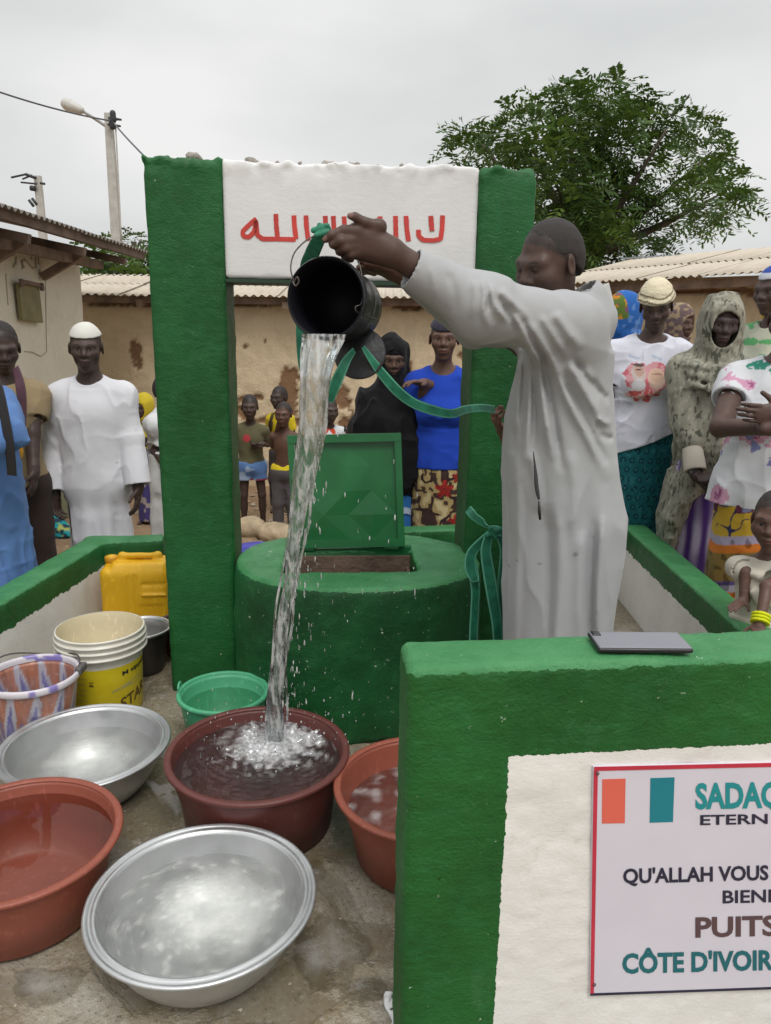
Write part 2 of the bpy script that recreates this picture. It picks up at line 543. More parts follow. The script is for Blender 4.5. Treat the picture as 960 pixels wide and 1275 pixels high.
M_white = white_plaster()
lintel = sdf_mesh('lintel', [box(W(0.713, 0.128, 1.79), (0.449, 0.118, 0.195), 0.01, MW)], 0.009, M_white, well,
                  lambda p: (fbm(p, (9, 9, 16), 3) - 0.5) * 0.0028 + np.clip((p[:, 2] - 1.93) / 0.06, 0, 1) * (fbm(p, 26, 3, 4) - 0.5) * 0.035, 0.01)
bm = bmesh.new()
bmesh.ops.create_cube(bm, size=1, matrix=Matrix.Translation(Vector(W(0.713, 0.128, 1.588))) @ Matrix.Rotation(YAW, 4, 'Z') @ Matrix.Diagonal((0.894, 0.238, 0.012, 1)))
from_bm('soffit', bm, flat_mat('dark green soffit', (0.012, 0.04, 0.02), 0.6), well)
# mortar crumbs left on the top edge
M_mortar = flat_mat('mortar', (0.30, 0.27, 0.24), 0.95, var=0.3, bump=0.6, bscale=90)
for k, (px, r_) in enumerate([(240, .020), (236, .010), (247, .009), (312, .017), (318, .011), (306, .008), (293, .007), (299, .006), (330, .006), (345, .007), (352, .005), (372, .006), (405, .011), (412, .008), (438, .009), (444, .008), (470, .004), (500, .004), (545, .005)]):
    p0 = at(px, 199, 2.92); p0[2] = 1.99 + r_ * 0.4 + (0.006 if px < 280 else -0.004)
    sdf_mesh('mortar_crumb', [ell(p0, (r_ * 1.2, r_, r_ * 0.8), k=0), ell(p0 + [r_ * .7, 0, -r_ * .2], (r_ * .8, r_, r_ * .6), k=0.004)], r_ * 0.22, M_mortar, lintel,
             lambda p: (fbm(p, 90, 2, k) - 0.5) * 0.012)

# painted letters on the panel (brush strokes, right-to-left script)
M_red = flat_mat('red paint', (0.52, 0.045, 0.035), 0.6, var=0.22)
_pl_n = np.cross(E1, V3(0, 0, 1))
def on_plane(px, py, p0, n):
    v = ray(px, py); return CAMP + v * (((p0 - CAMP) @ n) / (v @ n))
def stroke(pts, w, lift):
    """a brush stroke through pixel points laid on the front of the panel, its corners mitred"""
    P = []
    for a, b in zip(pts[:-1], pts[1:]):
        n = max(2, int(np.hypot(b[0] - a[0], b[1] - a[1]) / 1.2))
        P += [np.array(a) + (np.array(b) - np.array(a)) * t for t in np.linspace(0, 1, n, endpoint=False)]
    P.append(np.array(pts[-1])); P = np.array(P, float)
    for _ in range(3): P[1:-1] = (P[:-2] + 2 * P[1:-1] + P[2:]) / 4
    T = np.gradient(P, axis=0); T /= np.linalg.norm(T, axis=1, keepdims=True) + 1e-9
    Nn = np.stack([-T[:, 1], T[:, 0]], 1)
    r = np.random.default_rng(int(pts[0][0] * 10)); ww = w * (1 + 0.16 * (r.random(len(P)) - 0.5))
    front = W(0, 0.010 - 0.0018 - lift, 0)
    Vv = []
    for s in (-1, 1):
        for q, n, wv in zip(P, Nn, ww): Vv.append(on_plane(*(q + n * s * wv / 2), front, _pl_n))
    m = len(P); back = [v_ + E2 * 0.006 for v_ in Vv]
    Q = [[i, i + 1, m + i + 1, m + i] for i in range(m - 1)]
    Q += [[i + 1, i, 2 * m + i, 2 * m + i + 1] for i in range(m - 1)] + [[m + i, m + i + 1, 3 * m + i + 1, 3 * m + i] for i in range(m - 1)]
    return np.array(Vv + back), np.array(Q)
zs = lambda *a: [(280 + x * 0.3125, 250 + y * 0.3125) for x, y in a]
LET = [
    zs((126, 72), (100, 92), (70, 122), (74, 142), (96, 145), (118, 122), (124, 80), (128, 135), (150, 152), (205, 152), (282, 154)),
    zs((203, 52), (205, 100), (210, 150)), zs((275, 58), (277, 100), (284, 152)), zs((323, 58), (325, 100), (332, 158)),
    zs((400, 60), (402, 100), (405, 150)), zs((432, 60), (434, 100), (438, 150)), zs((475, 62), (477, 100), (478, 152), (400, 152)),
    zs((540, 75), (548, 140)), zs((618, 62), (620, 100), (624, 150)), zs((680, 60), (681, 110), (682, 156), (624, 154), (600, 150)), zs((722, 60), (725, 110), (732, 160)),
    zs((868, 58), (866, 110), (860, 152), (830, 158), (790, 156), (772, 140), (772, 115)), zs((821, 60), (823, 90), (826, 120))]
for k, s_ in enumerate(LET):
    v, q = stroke(s_, 5.9, 0.00012 * k)
    mkmesh('letter', v, None, q, M_red, lintel, smooth=False)

# kerb round the well mouth
op = [atz(345, 712, .57), atz(520, 708, .57)]
kerb_prims = [loft([(0.0, 0, 0, 0.48, 0.39), (0.5, 0, 0, 0.475, 0.382), (0.56, 0, 0, 0.467, 0.375), (0.572, 0, 0, 0.457, 0.365)], (-0.10, 2.84, 0), radians(4), pw=2.15),
              box(((op[0][0] + op[1][0]) / 2, 2.80, 0.42), (0.245, 0.135, 0.36), 0.015, MW, 0.012, '-')]
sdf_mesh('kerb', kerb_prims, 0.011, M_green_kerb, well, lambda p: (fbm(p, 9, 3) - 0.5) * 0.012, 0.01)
M_brick = flat_mat('old well lining', (0.13, 0.085, 0.06), 0.9, var=0.4, bump=0.7, bscale=40)
bm = bmesh.new()
cx_ = (op[0][0] + op[1][0]) / 2
for (c_, d_) in (((cx_, 2.925, 0.37), (0.47, 0.012, 0.36)), ((cx_ - .232, 2.80, 0.3), (0.012, 0.25, 0.42)), ((cx_ + .232, 2.80, 0.3), (0.012, 0.25, 0.42)), ((cx_, 2.8, 0.1), (0.45, 0.24, 0.02))):
    bmesh.ops.create_cube(bm, size=1, matrix=Matrix.Translation(c_) @ Matrix.Rotation(YAW, 4, 'Z') @ Matrix.Diagonal((*d_, 1)))
from_bm('lining', bm, M_brick, well)
# hinged steel lid, standing open
M_lid = flat_mat('green enamel', (0.012, 0.125, 0.038), 0.30, var=0.15, spec=0.5)
TL, TR, BR, BL = at(358, 542, 2.99), at(499, 539, 3.00), at(504, 679, 2.95), at(367, 682, 2.94)
def lid_pt(u, v_, off=0.0):
    p = (TL * (1 - u) + TR * u) * v_ + (BL * (1 - u) + BR * u) * (1 - v_)
    n = unit(np.cross(TR - TL, BL - TL)); n = n if n[1] < 0 else -n
    return p + n * off
lid_u = V3(1, 0, 0)
def slab_uv(bm, u0, u1, v0, v1, o0, o1):
    c = [bm.verts.new(lid_pt(u, v_, o)) for o in (o0, o1) for (u, v_) in ((u0, v0), (u1, v0), (u1, v1), (u0, v1))]
    for f_ in ((0, 3, 2, 1), (4, 5, 6, 7), (0, 1, 5, 4), (1, 2, 6, 5), (2, 3, 7, 6), (3, 0, 4, 7)): bm.faces.new([c[i] for i in f_])
lid = empty('lid', (BL + BR) / 2, 'open green steel lid with pressed diamond panel standing behind the well mouth', 'lid')
for a_ in ((0, 1, 0.93, 1.0), (0, 1, 0, 0.07), (0, 0.06, 0.07, 0.93), (0.94, 1, 0.07, 0.93)):
    bm = bmesh.new(); slab_uv(bm, *a_, -0.02, 0.022 + 0.002 * (a_[0] == 0 and a_[1] == 1)); from_bm('frame_bar', bm, M_lid, lid)
bm = bmesh.new()
gx = [0.06, 0.28, 0.5, 0.72, 0.94]; gy = [0.07, 0.285, 0.5, 0.715, 0.93]
hz = [[0, 0, 0, 0, 0], [0, .004, .016, .004, 0], [0, .016, .0, .016, 0], [0, .004, .016, .004, 0], [0, 0, 0, 0, 0]]
hz = [[0, 0, .001, 0, 0], [0, .008, .001, .008, 0], [.001, .001, .010, .001, .001], [0, .001, .008, .001, 0], [0, 0, .001, 0, 0]]
vv = [[bm.verts.new(lid_pt(gx[i], gy[j], hz[j][i])) for i in range(5)] for j in range(5)]
for j in range(4):
    for i in range(4):
        a, b, c, d = vv[j][i], vv[j][i + 1], vv[j + 1][i + 1], vv[j + 1][i]
        if (i + j) % 2 == (1 if (i < 2) == (j < 2) else 0): bm.faces.new((a, b, d)); bm.faces.new((b, c, d))
        else: bm.faces.new((a, b, c)); bm.faces.new((a, c, d))
from_bm('pressed_panel', bm, M_lid, lid)
bm = bmesh.new(); slab_uv(bm, 0.06, 0.94, 0.07, 0.93, -0.016, -0.008); from_bm('back_plate', bm, M_lid, lid)
bm = bmesh.new()
A0, A1 = at(362, 684, 2.93), at(512, 680, 2.95)
for (p0, p1, dz0, dz1, th) in ((A0, A1, -0.055, -0.004, 0.03),):
    c = []
    for o in (0, th):
        for p_, z_ in ((p0, dz0), (p1, dz0), (p1, dz1), (p0, dz1)): c.append(bm.verts.new(p_ + V3(0, o, z_)))
    for f_ in ((0, 1, 2, 3), (7, 6, 5, 4), (0, 4, 5, 1), (1, 5, 6, 2), (2, 6, 7, 3), (3, 7, 4, 0)): bm.faces.new([c[i] for i in f_])
from_bm('hinge_frame', bm, M_lid, well)
for u in (0.12, 0.88):
    q = lid_pt(u, -0.015, 0.006)
    sdf_mesh('hinge', [cap(q - [.03, 0, 0], q + [.03, 0, 0], 0.011, k=0, flat=True)], 0.004, M_lid, lid)

# ---- low enclosure walls
def zmask(z0, extra=None):
    def fn(t):
        sep = t.new('SeparateXYZ'); t.l.new(t.obj(), sep.inputs[0])
        e = t.math('MULTIPLY', t.math('SUBTRACT', t.noise(28, 4, 0.6), 0.5), 0.045)
        m = t.math('LESS_THAN', t.math('ADD', sep.outputs[2], e), z0)
        if extra: m = t.math('MULTIPLY', m, extra(t, sep))
        return m
    return fn
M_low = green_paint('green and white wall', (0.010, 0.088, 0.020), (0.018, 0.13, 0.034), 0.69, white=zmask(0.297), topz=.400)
def wall_seg(a, b, th, ztop, zbot, side):
    a, b = V3(*a[:2], 0), V3(*b[:2], 0); d = unit(b - a); n = V3(-d[1], d[0], 0) * side
    c = (a + b) / 2 + n * th / 2 + V3(0, 0, (ztop + zbot) / 2)
    M = np.stack([d, n, V3(0, 0, 1)], axis=1)
    return box(c, (np.linalg.norm(b - a) / 2, th / 2, (ztop - zbot) / 2), 0.014, M, 0.01)
plast = lambda p: (fbm(p, (8, 8, 12), 3) - 0.5) * 0.007 + (fbm(p, 40, 2, 3) - 0.5) * 0.004
ZW = 0.41
lA, lB, lC = atz(0, 753, ZW), atz(130, 675, ZW), atz(203, 672, ZW)
lA2 = lA + (lA - lB) * 1.4
dl = unit(lB - lA)
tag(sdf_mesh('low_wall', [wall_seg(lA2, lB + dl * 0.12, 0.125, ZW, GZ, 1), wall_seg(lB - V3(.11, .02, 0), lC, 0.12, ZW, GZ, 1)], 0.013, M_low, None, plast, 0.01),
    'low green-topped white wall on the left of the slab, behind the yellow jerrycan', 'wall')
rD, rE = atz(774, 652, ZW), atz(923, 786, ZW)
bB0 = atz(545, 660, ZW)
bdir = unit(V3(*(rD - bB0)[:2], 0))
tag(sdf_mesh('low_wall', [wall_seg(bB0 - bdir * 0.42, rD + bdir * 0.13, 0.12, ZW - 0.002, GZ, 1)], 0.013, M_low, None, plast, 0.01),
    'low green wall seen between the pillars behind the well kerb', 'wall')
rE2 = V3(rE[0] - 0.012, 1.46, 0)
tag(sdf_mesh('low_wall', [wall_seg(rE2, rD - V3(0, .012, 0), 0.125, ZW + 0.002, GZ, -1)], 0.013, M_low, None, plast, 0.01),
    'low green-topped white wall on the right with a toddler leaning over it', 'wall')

# ---- front wall that carries the sign
F0, F1 = atz(500, 835, .87), atz(950, 818, .87)
FD = unit(V3(*(F1 - F0)[:2], 0)); FN = V3(FD[1], -FD[0], 0)
fang = atan2(FD[1], FD[0])
def fpt(px, py, lift=0.0): return on_plane(px, py, F0 + FN * lift, FN)
_we = fpt(634, 942); _wx = float((_we - F0) @ FD); _wo = float(F0 @ FD)
def front_mask(t):
    sep = t.new('SeparateXYZ'); t.l.new(t.obj(), sep.inputs[0])
    s = t.math('ADD', t.math('MULTIPLY', sep.outputs[0], float(FD[0])), t.math('MULTIPLY', sep.outputs[1], float(FD[1])))
    e = t.math('MULTIPLY', t.math('SUBTRACT', t.noise(60, 4, 0.65), 0.5), 0.014)
    m1 = t.math('LESS_THAN', t.math('ADD', sep.outputs[2], e), float(_we[2]))
    m2 = t.math('GREATER_THAN', t.math('ADD', s, e), _wo + _wx)
    return t.math('MULTIPLY', m1, m2)
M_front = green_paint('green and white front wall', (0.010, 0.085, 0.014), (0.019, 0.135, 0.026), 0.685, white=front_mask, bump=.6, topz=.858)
LEN = 1.75
fc = F0 + FD * (LEN / 2 + .012) - FN * 0.064 + V3(0, 0, (0.872 + GZ) / 2 - 0.87)
def front_noise(p):
    return (fbm(p, (9, 9, 14), 3) - 0.5) * 0.006 + (fbm(p, (36, 36, 60), 3, 2) - 0.5) * 0.0045
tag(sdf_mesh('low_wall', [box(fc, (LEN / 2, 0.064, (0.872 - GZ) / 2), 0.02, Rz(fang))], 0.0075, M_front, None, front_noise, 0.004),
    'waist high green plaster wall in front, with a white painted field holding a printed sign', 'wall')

# ---- sign board
M_board = flat_mat('sign white', (0.64, 0.61, 0.68), 0.62, var=0.03, spec=.25)
M_bred = flat_mat('sign red edge', (0.52, 0.03, 0.06), 0.4)
M_navy = flat_mat('sign navy', (0.02, 0.018, 0.045), 0.4)
M_coral = flat_mat('sign coral', (0.70, 0.13, 0.09), 0.4, var=0.04)
M_teal = flat_mat('sign teal', (0.008, 0.20, 0.25), 0.4, var=0.04)
M_teal2 = flat_mat('sign teal letters', (0.01, 0.26, 0.28), 0.4, var=0.04)
M_teal3 = flat_mat('sign dark teal letters', (0.008, 0.13, 0.155), 0.5, var=0.04)
M_brown = flat_mat('sign brown letters', (0.10, 0.055, 0.06), 0.4, var=0.04)
sign = empty('sign_board', fpt(735, 1240), 'white printed metal sign with red edge and two colour bars screwed to the front wall', 'sign')
RX = 1230       # the board runs on beyond the frame
def yt(px): return 955 - (px - 740) * (5 / 220)
def yb(px): return 1240 - (px - 735) * (8 / 225)
def fquad(name, c4, l0, l1, mat, parent):
    v = [fpt(x, y, l1) for x, y in c4] + [fpt(x, y, l1) - FN * (l1 - l0) for x, y in c4]
    return mkmesh(name, v, None, [(0, 3, 2, 1), (4, 5, 6, 7), (0, 1, 5, 4), (1, 2, 6, 5), (2, 3, 7, 6), (3, 0, 4, 7)], mat, parent, smooth=False)
fquad('panel', [(739, yt(739)), (RX, yt(RX)), (RX, yb(RX)), (735, yb(735))], 0.0005, 0.0070, M_board, sign)
fquad('border_strip', [(740, yt(740)), (RX, yt(RX)), (RX, yt(RX) + 5), (740, yt(740) + 5)], 0.0072, 0.0080, M_bred, sign)
fquad('border_strip', [(739.5, yt(740) + 5.2), (744.5, yt(740) + 5.2), (739.5, yb(735) - 3), (735, yb(735) - 3)], 0.0072, 0.0080, M_bred, sign)
fquad('border_strip', [(735, yb(735) - 2.8), (RX, yb(RX) - 2.8), (RX, yb(RX)), (735, yb(735))], 0.0072, 0.0080, M_navy, sign)
fquad('colour_bar', [(750, 970.5), (779, 969.5), (778, 1025), (749.5, 1025.5)], 0.0072, 0.0077, M_coral, sign)
fquad('colour_bar', [(810, 969), (840, 968), (838, 1023.5), (809, 1024.5)], 0.0072, 0.0077, M_teal, sign)
for sx, sy in ((744, 963), (740, 1226)):
    q = fpt(sx, sy, 0.008); sdf_mesh('screw', [ell(q, (.0035, .0035, .0035), k=0)], 0.0011, M_brown, sign)

def text_outline(s, bold=0.0, res=3):
    cu = bpy.data.curves.new('lettering', 'FONT'); cu.body = s; cu.size = 1; cu.resolution_u = res
    cu.offset = bold; cu.fill_mode = 'FRONT'
    o = bpy.data.objects.new('lettering', cu); COL.objects.link(o)
    dg = bpy.context.evaluated_depsgraph_get(); dg.update()
    me = bpy.data.meshes.new_from_object(o.evaluated_get(dg))
    bpy.data.objects.remove(o); bpy.data.curves.remove(cu)
    V = np.array([v_.co[:] for v_ in me.vertices]); Fs = [tuple(p.vertices) for p in me.polygons]
    bpy.data.meshes.remove(me)
    V[:, 0] -= V[:, 0].min(); V[:, 0] /= V[:, 0].max(); V[:, 1] -= V[:, 1].min(); V[:, 1] /= V[:, 1].max()
    return V, Fs
def faces_obj(name, V, Fs, mat, parent):
    me = bpy.data.meshes.new(name); me.from_pydata([tuple(v_) for v_ in V], [], Fs); me.update()
    me.materials.append(mat); return link(bpy.data.objects.new(name, me), parent)
def sign_text(s, x0, x1, ytop, ybot, slope, mat, bold=0.0):
    V, Fs = text_outline(s, bold)
    out = [fpt(x0 + (x1 - x0) * u, ybot + (ytop - ybot) * w_ + slope * (x1 - x0) * u, 0.0081) for u, w_, _ in V]
    faces_obj('lettering', out, Fs, mat, sign)
sign_text('SADAQ', 866, 974, 975, 1014, -0.02, M_teal2, 0.035)
sign_text('ETERN', 872, 956, 1015, 1027.5, -0.02, M_navy, 0.02)
sign_text("QU'ALLAH VOUS", 776, 957, 1081, 1104, -0.025, M_navy, 0.028)
sign_text('BIENF', 900, 968, 1109, 1125, -0.025, M_navy, 0.02)
sign_text('PUITS', 866, 968, 1142, 1168, -0.025, M_brown, 0.03)
sign_text("CÔTE D'IVOIRE", 775, 976, 1181, 1213, -0.025, M_teal3, 0.035)

# ---- phone lying on the wall
ph = [atz(737, 788, .885), atz(850, 789, .885), atz(855, 809, .885), atz(742, 808, .885)]
pc = sum(ph) / 4; pd = unit((ph[1] + ph[2] - ph[0] - ph[3])); pdn = V3(-pd[1], pd[0], 0)
MP = np.stack([pd, pdn, V3(0, 0, 1)], axis=1)
phone = empty('phone', pc, 'grey smartphone lying face down on top of the front green wall', 'phone')
plen = np.linalg.norm(ph[1] - ph[0]) / 2; pwid = 0.039
sdf_mesh('body', [box(pc + V3(0, 0, -0.003), (plen, pwid, 0.0045), 0.004, MP)], 0.0016, flat_mat('phone black', (0.012, 0.012, 0.015), 0.3), phone, adapt=0.01)
sdf_mesh('back_cover', [box(pc + V3(0, 0, 0.002), (plen - .002, pwid - .002, 0.0016), 0.0012, MP)], 0.0012, flat_mat('phone grey', (0.20, 0.20, 0.23), 0.25, var=0.03), phone, adapt=0.01)
qc = pc - pd * (plen - .012) + pdn * (pwid - .014) + V3(0, 0, 0.004)
sdf_mesh('camera', [box(qc, (0.008, 0.010, 0.0014), 0.001, MP)], 0.001, flat_mat('phone lens', (0.005, 0.005, 0.006), 0.1), phone)
# cement smear at the foot of the wall
sm = atz(488, 1245, 0.004)
tag(sdf_mesh('plaster_smear', [ell(sm, (0.018, 0.04, 0.006), k=0), ell(sm + [.015, -.05, 0], (0.02, 0.035, 0.006), k=.01)], 0.004, M_white, None, lambda p: (fbm(p, 50, 2) - .5) * .02),
    'white paint smear on the slab at the foot of the front wall', 'paint smear')

# ================================================================== BUILDINGS
def mud_mat(name, c0, c1, cp):
    t = NT(name)
    n = t.noise(0.8, 6, 0.65); m = t.noise(7, 6, 0.7)
    c = t.ramp(n, (0.3, c0), (0.7, c1))
    c = t.mix(t.ramp(m, (0.45, 0.0), (0.75, 0.5)), c, tuple(x * 0.72 for x in c0))
    c = t.mix(t.ramp(t.noise(3, 5, 0.7, stretch=(1, 1, 0.18)), (0.55, 0.0), (0.75, 0.35)), c, tuple(x * 0.6 for x in c0))
    a = t.attr(); c = t.mix(a, c, cp)
    t.p(Base_Color=c, Roughness=0.95)
    t.bump(t.math('ADD', m, t.math('MULTIPLY', t.noise(60, 4), 0.3)), 0.6, 0.03)
    return t.m
M_mud = mud_mat('mud plaster', (0.56, 0.43, 0.275), (0.68, 0.56, 0.39), (0.22, 0.125, 0.065))
M_mud2 = mud_mat('mud plaster right', (0.52, 0.40, 0.255), (0.63, 0.52, 0.36), (0.20, 0.115, 0.06))
def tin(name, c0, c1, rust):
    t = NT(name)
    n = t.noise(1.2, 5, 0.65); m = t.noise(6, 5, 0.7, stretch=(1, 0.25, 1))
    c = t.ramp(n, (0.35, c0), (0.7, c1)); c = t.mix(t.ramp(m, (0.5, 0.0), (0.72, 0.6)), c, rust)
    t.p(Base_Color=c, Roughness=0.65, Metallic=0.15)
    return t.m
M_tin = tin('dusty tin', (0.46, 0.40, 0.32), (0.60, 0.54, 0.45), (0.32, 0.25, 0.18))
M_tin_dark = tin('old tin', (0.16, 0.14, 0.12), (0.26, 0.24, 0.21), (0.11, 0.08, 0.06))
M_wood = flat_mat('old timber', (0.19, 0.13, 0.095), 0.85, var=0.35, bump=0.5, bscale=30)
M_wood_dark = flat_mat('eave timber', (0.15, 0.105, 0.08), 0.85, var=0.3, bump=0.5, bscale=30)

def sheet_mesh(w, l, waves, amp, nose=2):
    """corrugated sheet: x across the waves, y up the slope"""
    nx = waves * 8 + 1
    x = np.linspace(0, w, nx); z = amp * np.cos(x / w * waves * 2 * pi)
    V = []; 
    for j in range(nose):
        for zo in (0, -0.0015):
            V.append(np.stack([x, np.full(nx, l * j / (nose - 1)), z + zo], 1))
    V = np.concatenate(V); Q = []
    for i in range(nx - 1):
        Q.append([i, i + 1, 2 * nx + i + 1, 2 * nx + i]); Q.append([nx + i + 1, nx + i, 3 * nx + i, 3 * nx + i + 1])
        Q.append([i + 1, i, nx + i, nx + i + 1])
    return V, np.array(Q)
def roof_sheets(parent, a, b, up, rows, wsheet, pitch, amp, mat, jitter=0.012, seed=1):
    """sheets along a->b; up: vector up the slope of one row"""
    a, b, up = map(np.asarray, (a, b, up)); L = np.linalg.norm(b - a); ex = (b - a) / L
    n = int(math.ceil(L / wsheet)); w = L / n; lrow = np.linalg.norm(up); ey = up / lrow; ez = np.cross(ex, ey)
    V, Q = sheet_mesh(w * 1.04, lrow * 1.06, int(round(w / pitch)), amp)
    me = None; r = np.random.default_rng(seed)
    for j in range(rows):
        for i in range(n):
            o0 = a + ex * (w * i - 0.01) + ey * (lrow * j + r.uniform(-jitter, jitter)) + ez * (0.006 * j + 0.003 * (i % 2) + 0.012)
            Mx = Matrix([[*map(float, (ex[k], ey[k], ez[k])), float(o0[k])] for k in range(3)] + [[0, 0, 0, 1]])
            if me is None:
                o = mkmesh('roof_sheet', V, None, Q, mat, parent); me = o.data
            else:
                o = link(bpy.data.objects.new('roof_sheet', me), parent)
            o.matrix_basis = Mx
def beam(name, a, b, w, h, mat, parent):
    a, b = np.asarray(a, float), np.asarray(b, float); d = unit(b - a); s = unit(np.cross(d, V3(0, 0, 1))); u = np.cross(s, d)
    V = [p + s * x * w / 2 + u * y * h / 2 for p in (a, b) for x, y in ((-1, -1), (1, -1), (1, 1), (-1, 1))]
    return mkmesh(name, V, None, [(3, 2, 1, 0), (4, 5, 6, 7), (0, 1, 5, 4), (1, 2, 6, 5), (2, 3, 7, 6), (3, 0, 4, 7)], mat, parent, smooth=False)
def mud_wall(name, a, b, zb, zt, patches, mat, parent, seed=0):
    """a plaster face from a to b with peeled patches and dark strips (u along in metres from a, z, ru, rz) sunk into it, plus its thickness"""
    a, b = V3(*a[:2], 0), V3(*b[:2], 0); L = np.linalg.norm(b - a); ex = (b - a) / L; nn = V3(ex[1], -ex[0], 0)
    nu, nz = int(L / 0.02), int((zt - zb) / 0.02)
    U, Z_ = np.meshgrid(np.linspace(0, L, nu), np.linspace(zb, zt, nz), indexing='ij')
    P = a + ex * U[..., None] + V3(0, 0, 1) * Z_[..., None]
    wob = fbm(np.stack([U, Z_, U * 0 + seed], -1), 9, 3, seed) - 0.5
    fine = fbm(np.stack([U, Z_, U * 0 + seed], -1), 30, 2, seed + 2) - 0.5
    msk = np.zeros_like(U)
    for (u, z, ru, rz) in patches:
        d = np.sqrt(((U - u) / ru) ** 2 + ((Z_ - z) / rz) ** 2) + wob * 1.5 + fine * 0.9
        msk = np.maximum(msk, np.clip((1.0 - d) * 6, 0, 1))
    dep = wob * 0.02 - msk * 0.022
    P = P + nn * dep[..., None]
    nf = P.reshape(-1, 3); i, j = np.meshgrid(np.arange(nu - 1), np.arange(nz - 1), indexing='ij'); k = (i * nz + j).ravel()
    Q = np.stack([k, k + nz, k + nz + 1, k + 1], 1)
    c = np.repeat(msk.ravel()[:, None], 3, 1)
    o = mkmesh(name, nf, None, Q, mat, parent, c)
    bk = [a - nn * 0.03, b - nn * 0.03, b - nn * 0.3, a - nn * 0.3]
    V = [p_ + V3(0, 0, z) for z in (zb, zt) for p_ in bk]
    mkmesh(name, V, None, [(3, 2, 1, 0), (4, 5, 6, 7), (0, 1, 5, 4), (1, 2, 6, 5), (2, 3, 7, 6), (3, 0, 4, 7)], mat, parent, np.zeros((8, 3)), smooth=False)
    return o

# mud house behind the well
ma, mb = V3(-3.9, 8.12, 0), V3(1.85, 8.12, 0)
def mpatch(px, py, rx, ry):
    p = at(px, py, 8.12); return (p[0] - ma[0], p[2], rx * 6.9 / 960, ry * 6.9 / 960)
mud = empty('mud_house', (-1.3, 8.3, GZ), 'low tan mud plaster house with peeling patches and a tin roof behind the well', 'house')
PT = [mpatch(*q) for q in ((358, 478, 16, 26), (362, 510, 12, 24), (425, 490, 9, 10), (425, 503, 16, 9), (432, 530, 14, 20), (300, 497, 16, 5), (322, 495, 8, 5), (300, 515, 8, 10), (340, 524, 30, 6),
                           (365, 525, 14, 8), (372, 470, 5, 6), (508, 458, 5, 8), (512, 472, 8, 10), (576, 443, 10, 6), (305, 432, 4, 4), (330, 425, 3, 3), (510, 383, 22, 5), (480, 376, 60, 4), (545, 392, 4, 8), (270, 377, 100, 4), (150, 378, 60, 5), (170, 440, 8, 20), (440, 452, 3, 3), (470, 520, 6, 20))]  # the long flat ones are dark strips along the wall top
mud_wall('wall', ma, mb, GZ - 0.05, 1.66, PT, M_mud, mud)
for s_ in (ma, mb):
    bm = bmesh.new(); bmesh.ops.create_cube(bm, size=1, matrix=Matrix.Translation((s_[0], 9.4, 0.68)) @ Matrix.Diagonal((0.28, 2.2, 1.9, 1)))
    o = from_bm('wall', bm, M_mud, mud)
roof_sheets(mud, (-4.2, 7.82, 1.655), (2.0, 7.82, 1.69), (0, 0.86, 0.135), 2, 0.8, 0.078, 0.011, M_tin)
roof_sheets(mud, (2.0, 11.5, 1.66), (-4.2, 11.5, 1.66), (0, -0.98, 0.13), 2, 0.9, 0.078, 0.011, M_tin, seed=3)
beam('eave_beam', (-4.15, 7.96, 1.632), (1.95, 7.96, 1.658), 0.07, 0.07, M_wood, mud)
for k in range(8):
    x = -3.9 + 0.72 * k; beam('rafter', (x, 7.86, 1.60), (x, 9.4, 1.85), 0.06, 0.07, M_wood, mud)

# mud house on the right
ra, rb = V3(1.9, 9.35, 0), V3(5.4, 5.9 - 0.6, 0)
rdir = unit(rb - ra); rn = V3(rdir[1], -rdir[0], 0)
mud2 = empty('mud_house', (3.6, 7.9, GZ), 'tan mud plaster house with a corrugated tin roof behind the group of women', 'house')
mud_wall('wall', ra, rb, GZ - 0.05, 1.93, [(0.9, 1.6, .12, .08), (2.6, 1.75, .25, .05), (1.6, 1.8, .9, .03), (3.1, 1.7, .1, .1), (0.4, 0.9, .1, .1)], M_mud2, mud2, 5)
ea, eb = at(690, 356, 9.3), at(1060, 334.5, 6.4)
upv = -rn * 1.0; upv = V3(upv[0], upv[1], 0.205)
roof_sheets(mud2, ea - rdir * 0.3, eb, upv, 2, 0.85, 0.082, 0.012, M_tin, seed=2)
rt = ea + upv * 2.05 + V3(0, 0, 0.02)
beam('ridge_cap', rt - rdir * 0.4, rt + rdir * 5.0, 0.22, 0.02, flat_mat('galvanised', (0.32, 0.36, 0.38), 0.45, 0.4), mud2)
beam('eave_beam', ea - rn * 0.14 - V3(0, 0, 0.055), eb - rn * 0.14 - V3(0, 0, 0.055), 0.07, 0.08, M_wood, mud2)
for k in range(5):
    p_ = ea + rdir * (0.3 + 0.95 * k) - V3(0, 0, 0.06); beam('rafter', p_, p_ + upv * 1.6, 0.06, 0.07, M_wood, mud2)

# cream house on the left
def cream():
    t = NT('cream limewash')
    n = t.noise(0.9, 6, 0.6); m = t.noise(8, 6, 0.7)
    c = t.ramp(n, (0.3, (0.68, 0.63, 0.51)), (0.7, (0.80, 0.765, 0.66)))
    c = t.mix(t.ramp(m, (0.5, 0.0), (0.8, 0.35)), c, (0.45, 0.38, 0.27))
    sep = t.new('SeparateXYZ'); t.l.new(t.obj(), sep.inputs[0])
    d = t.math('LESS_THAN', t.math('ADD', sep.outputs[2], t.math('MULTIPLY', t.noise(3, 3), 0.03)), 0.40)
    c = t.mix(d, c, (0.235, 0.25, 0.155))
    t.p(Base_Color=c, Roughness=0.9); t.bump(t.math('ADD', m, t.noise(60, 4)), 0.35, 0.01)
    return t.m
M_cream = cream()
HX = -2.8
house = empty('plaster_house', (-4, 5, GZ), 'cream limewashed house with green dado, small shutter and deep tin eaves', 'house')
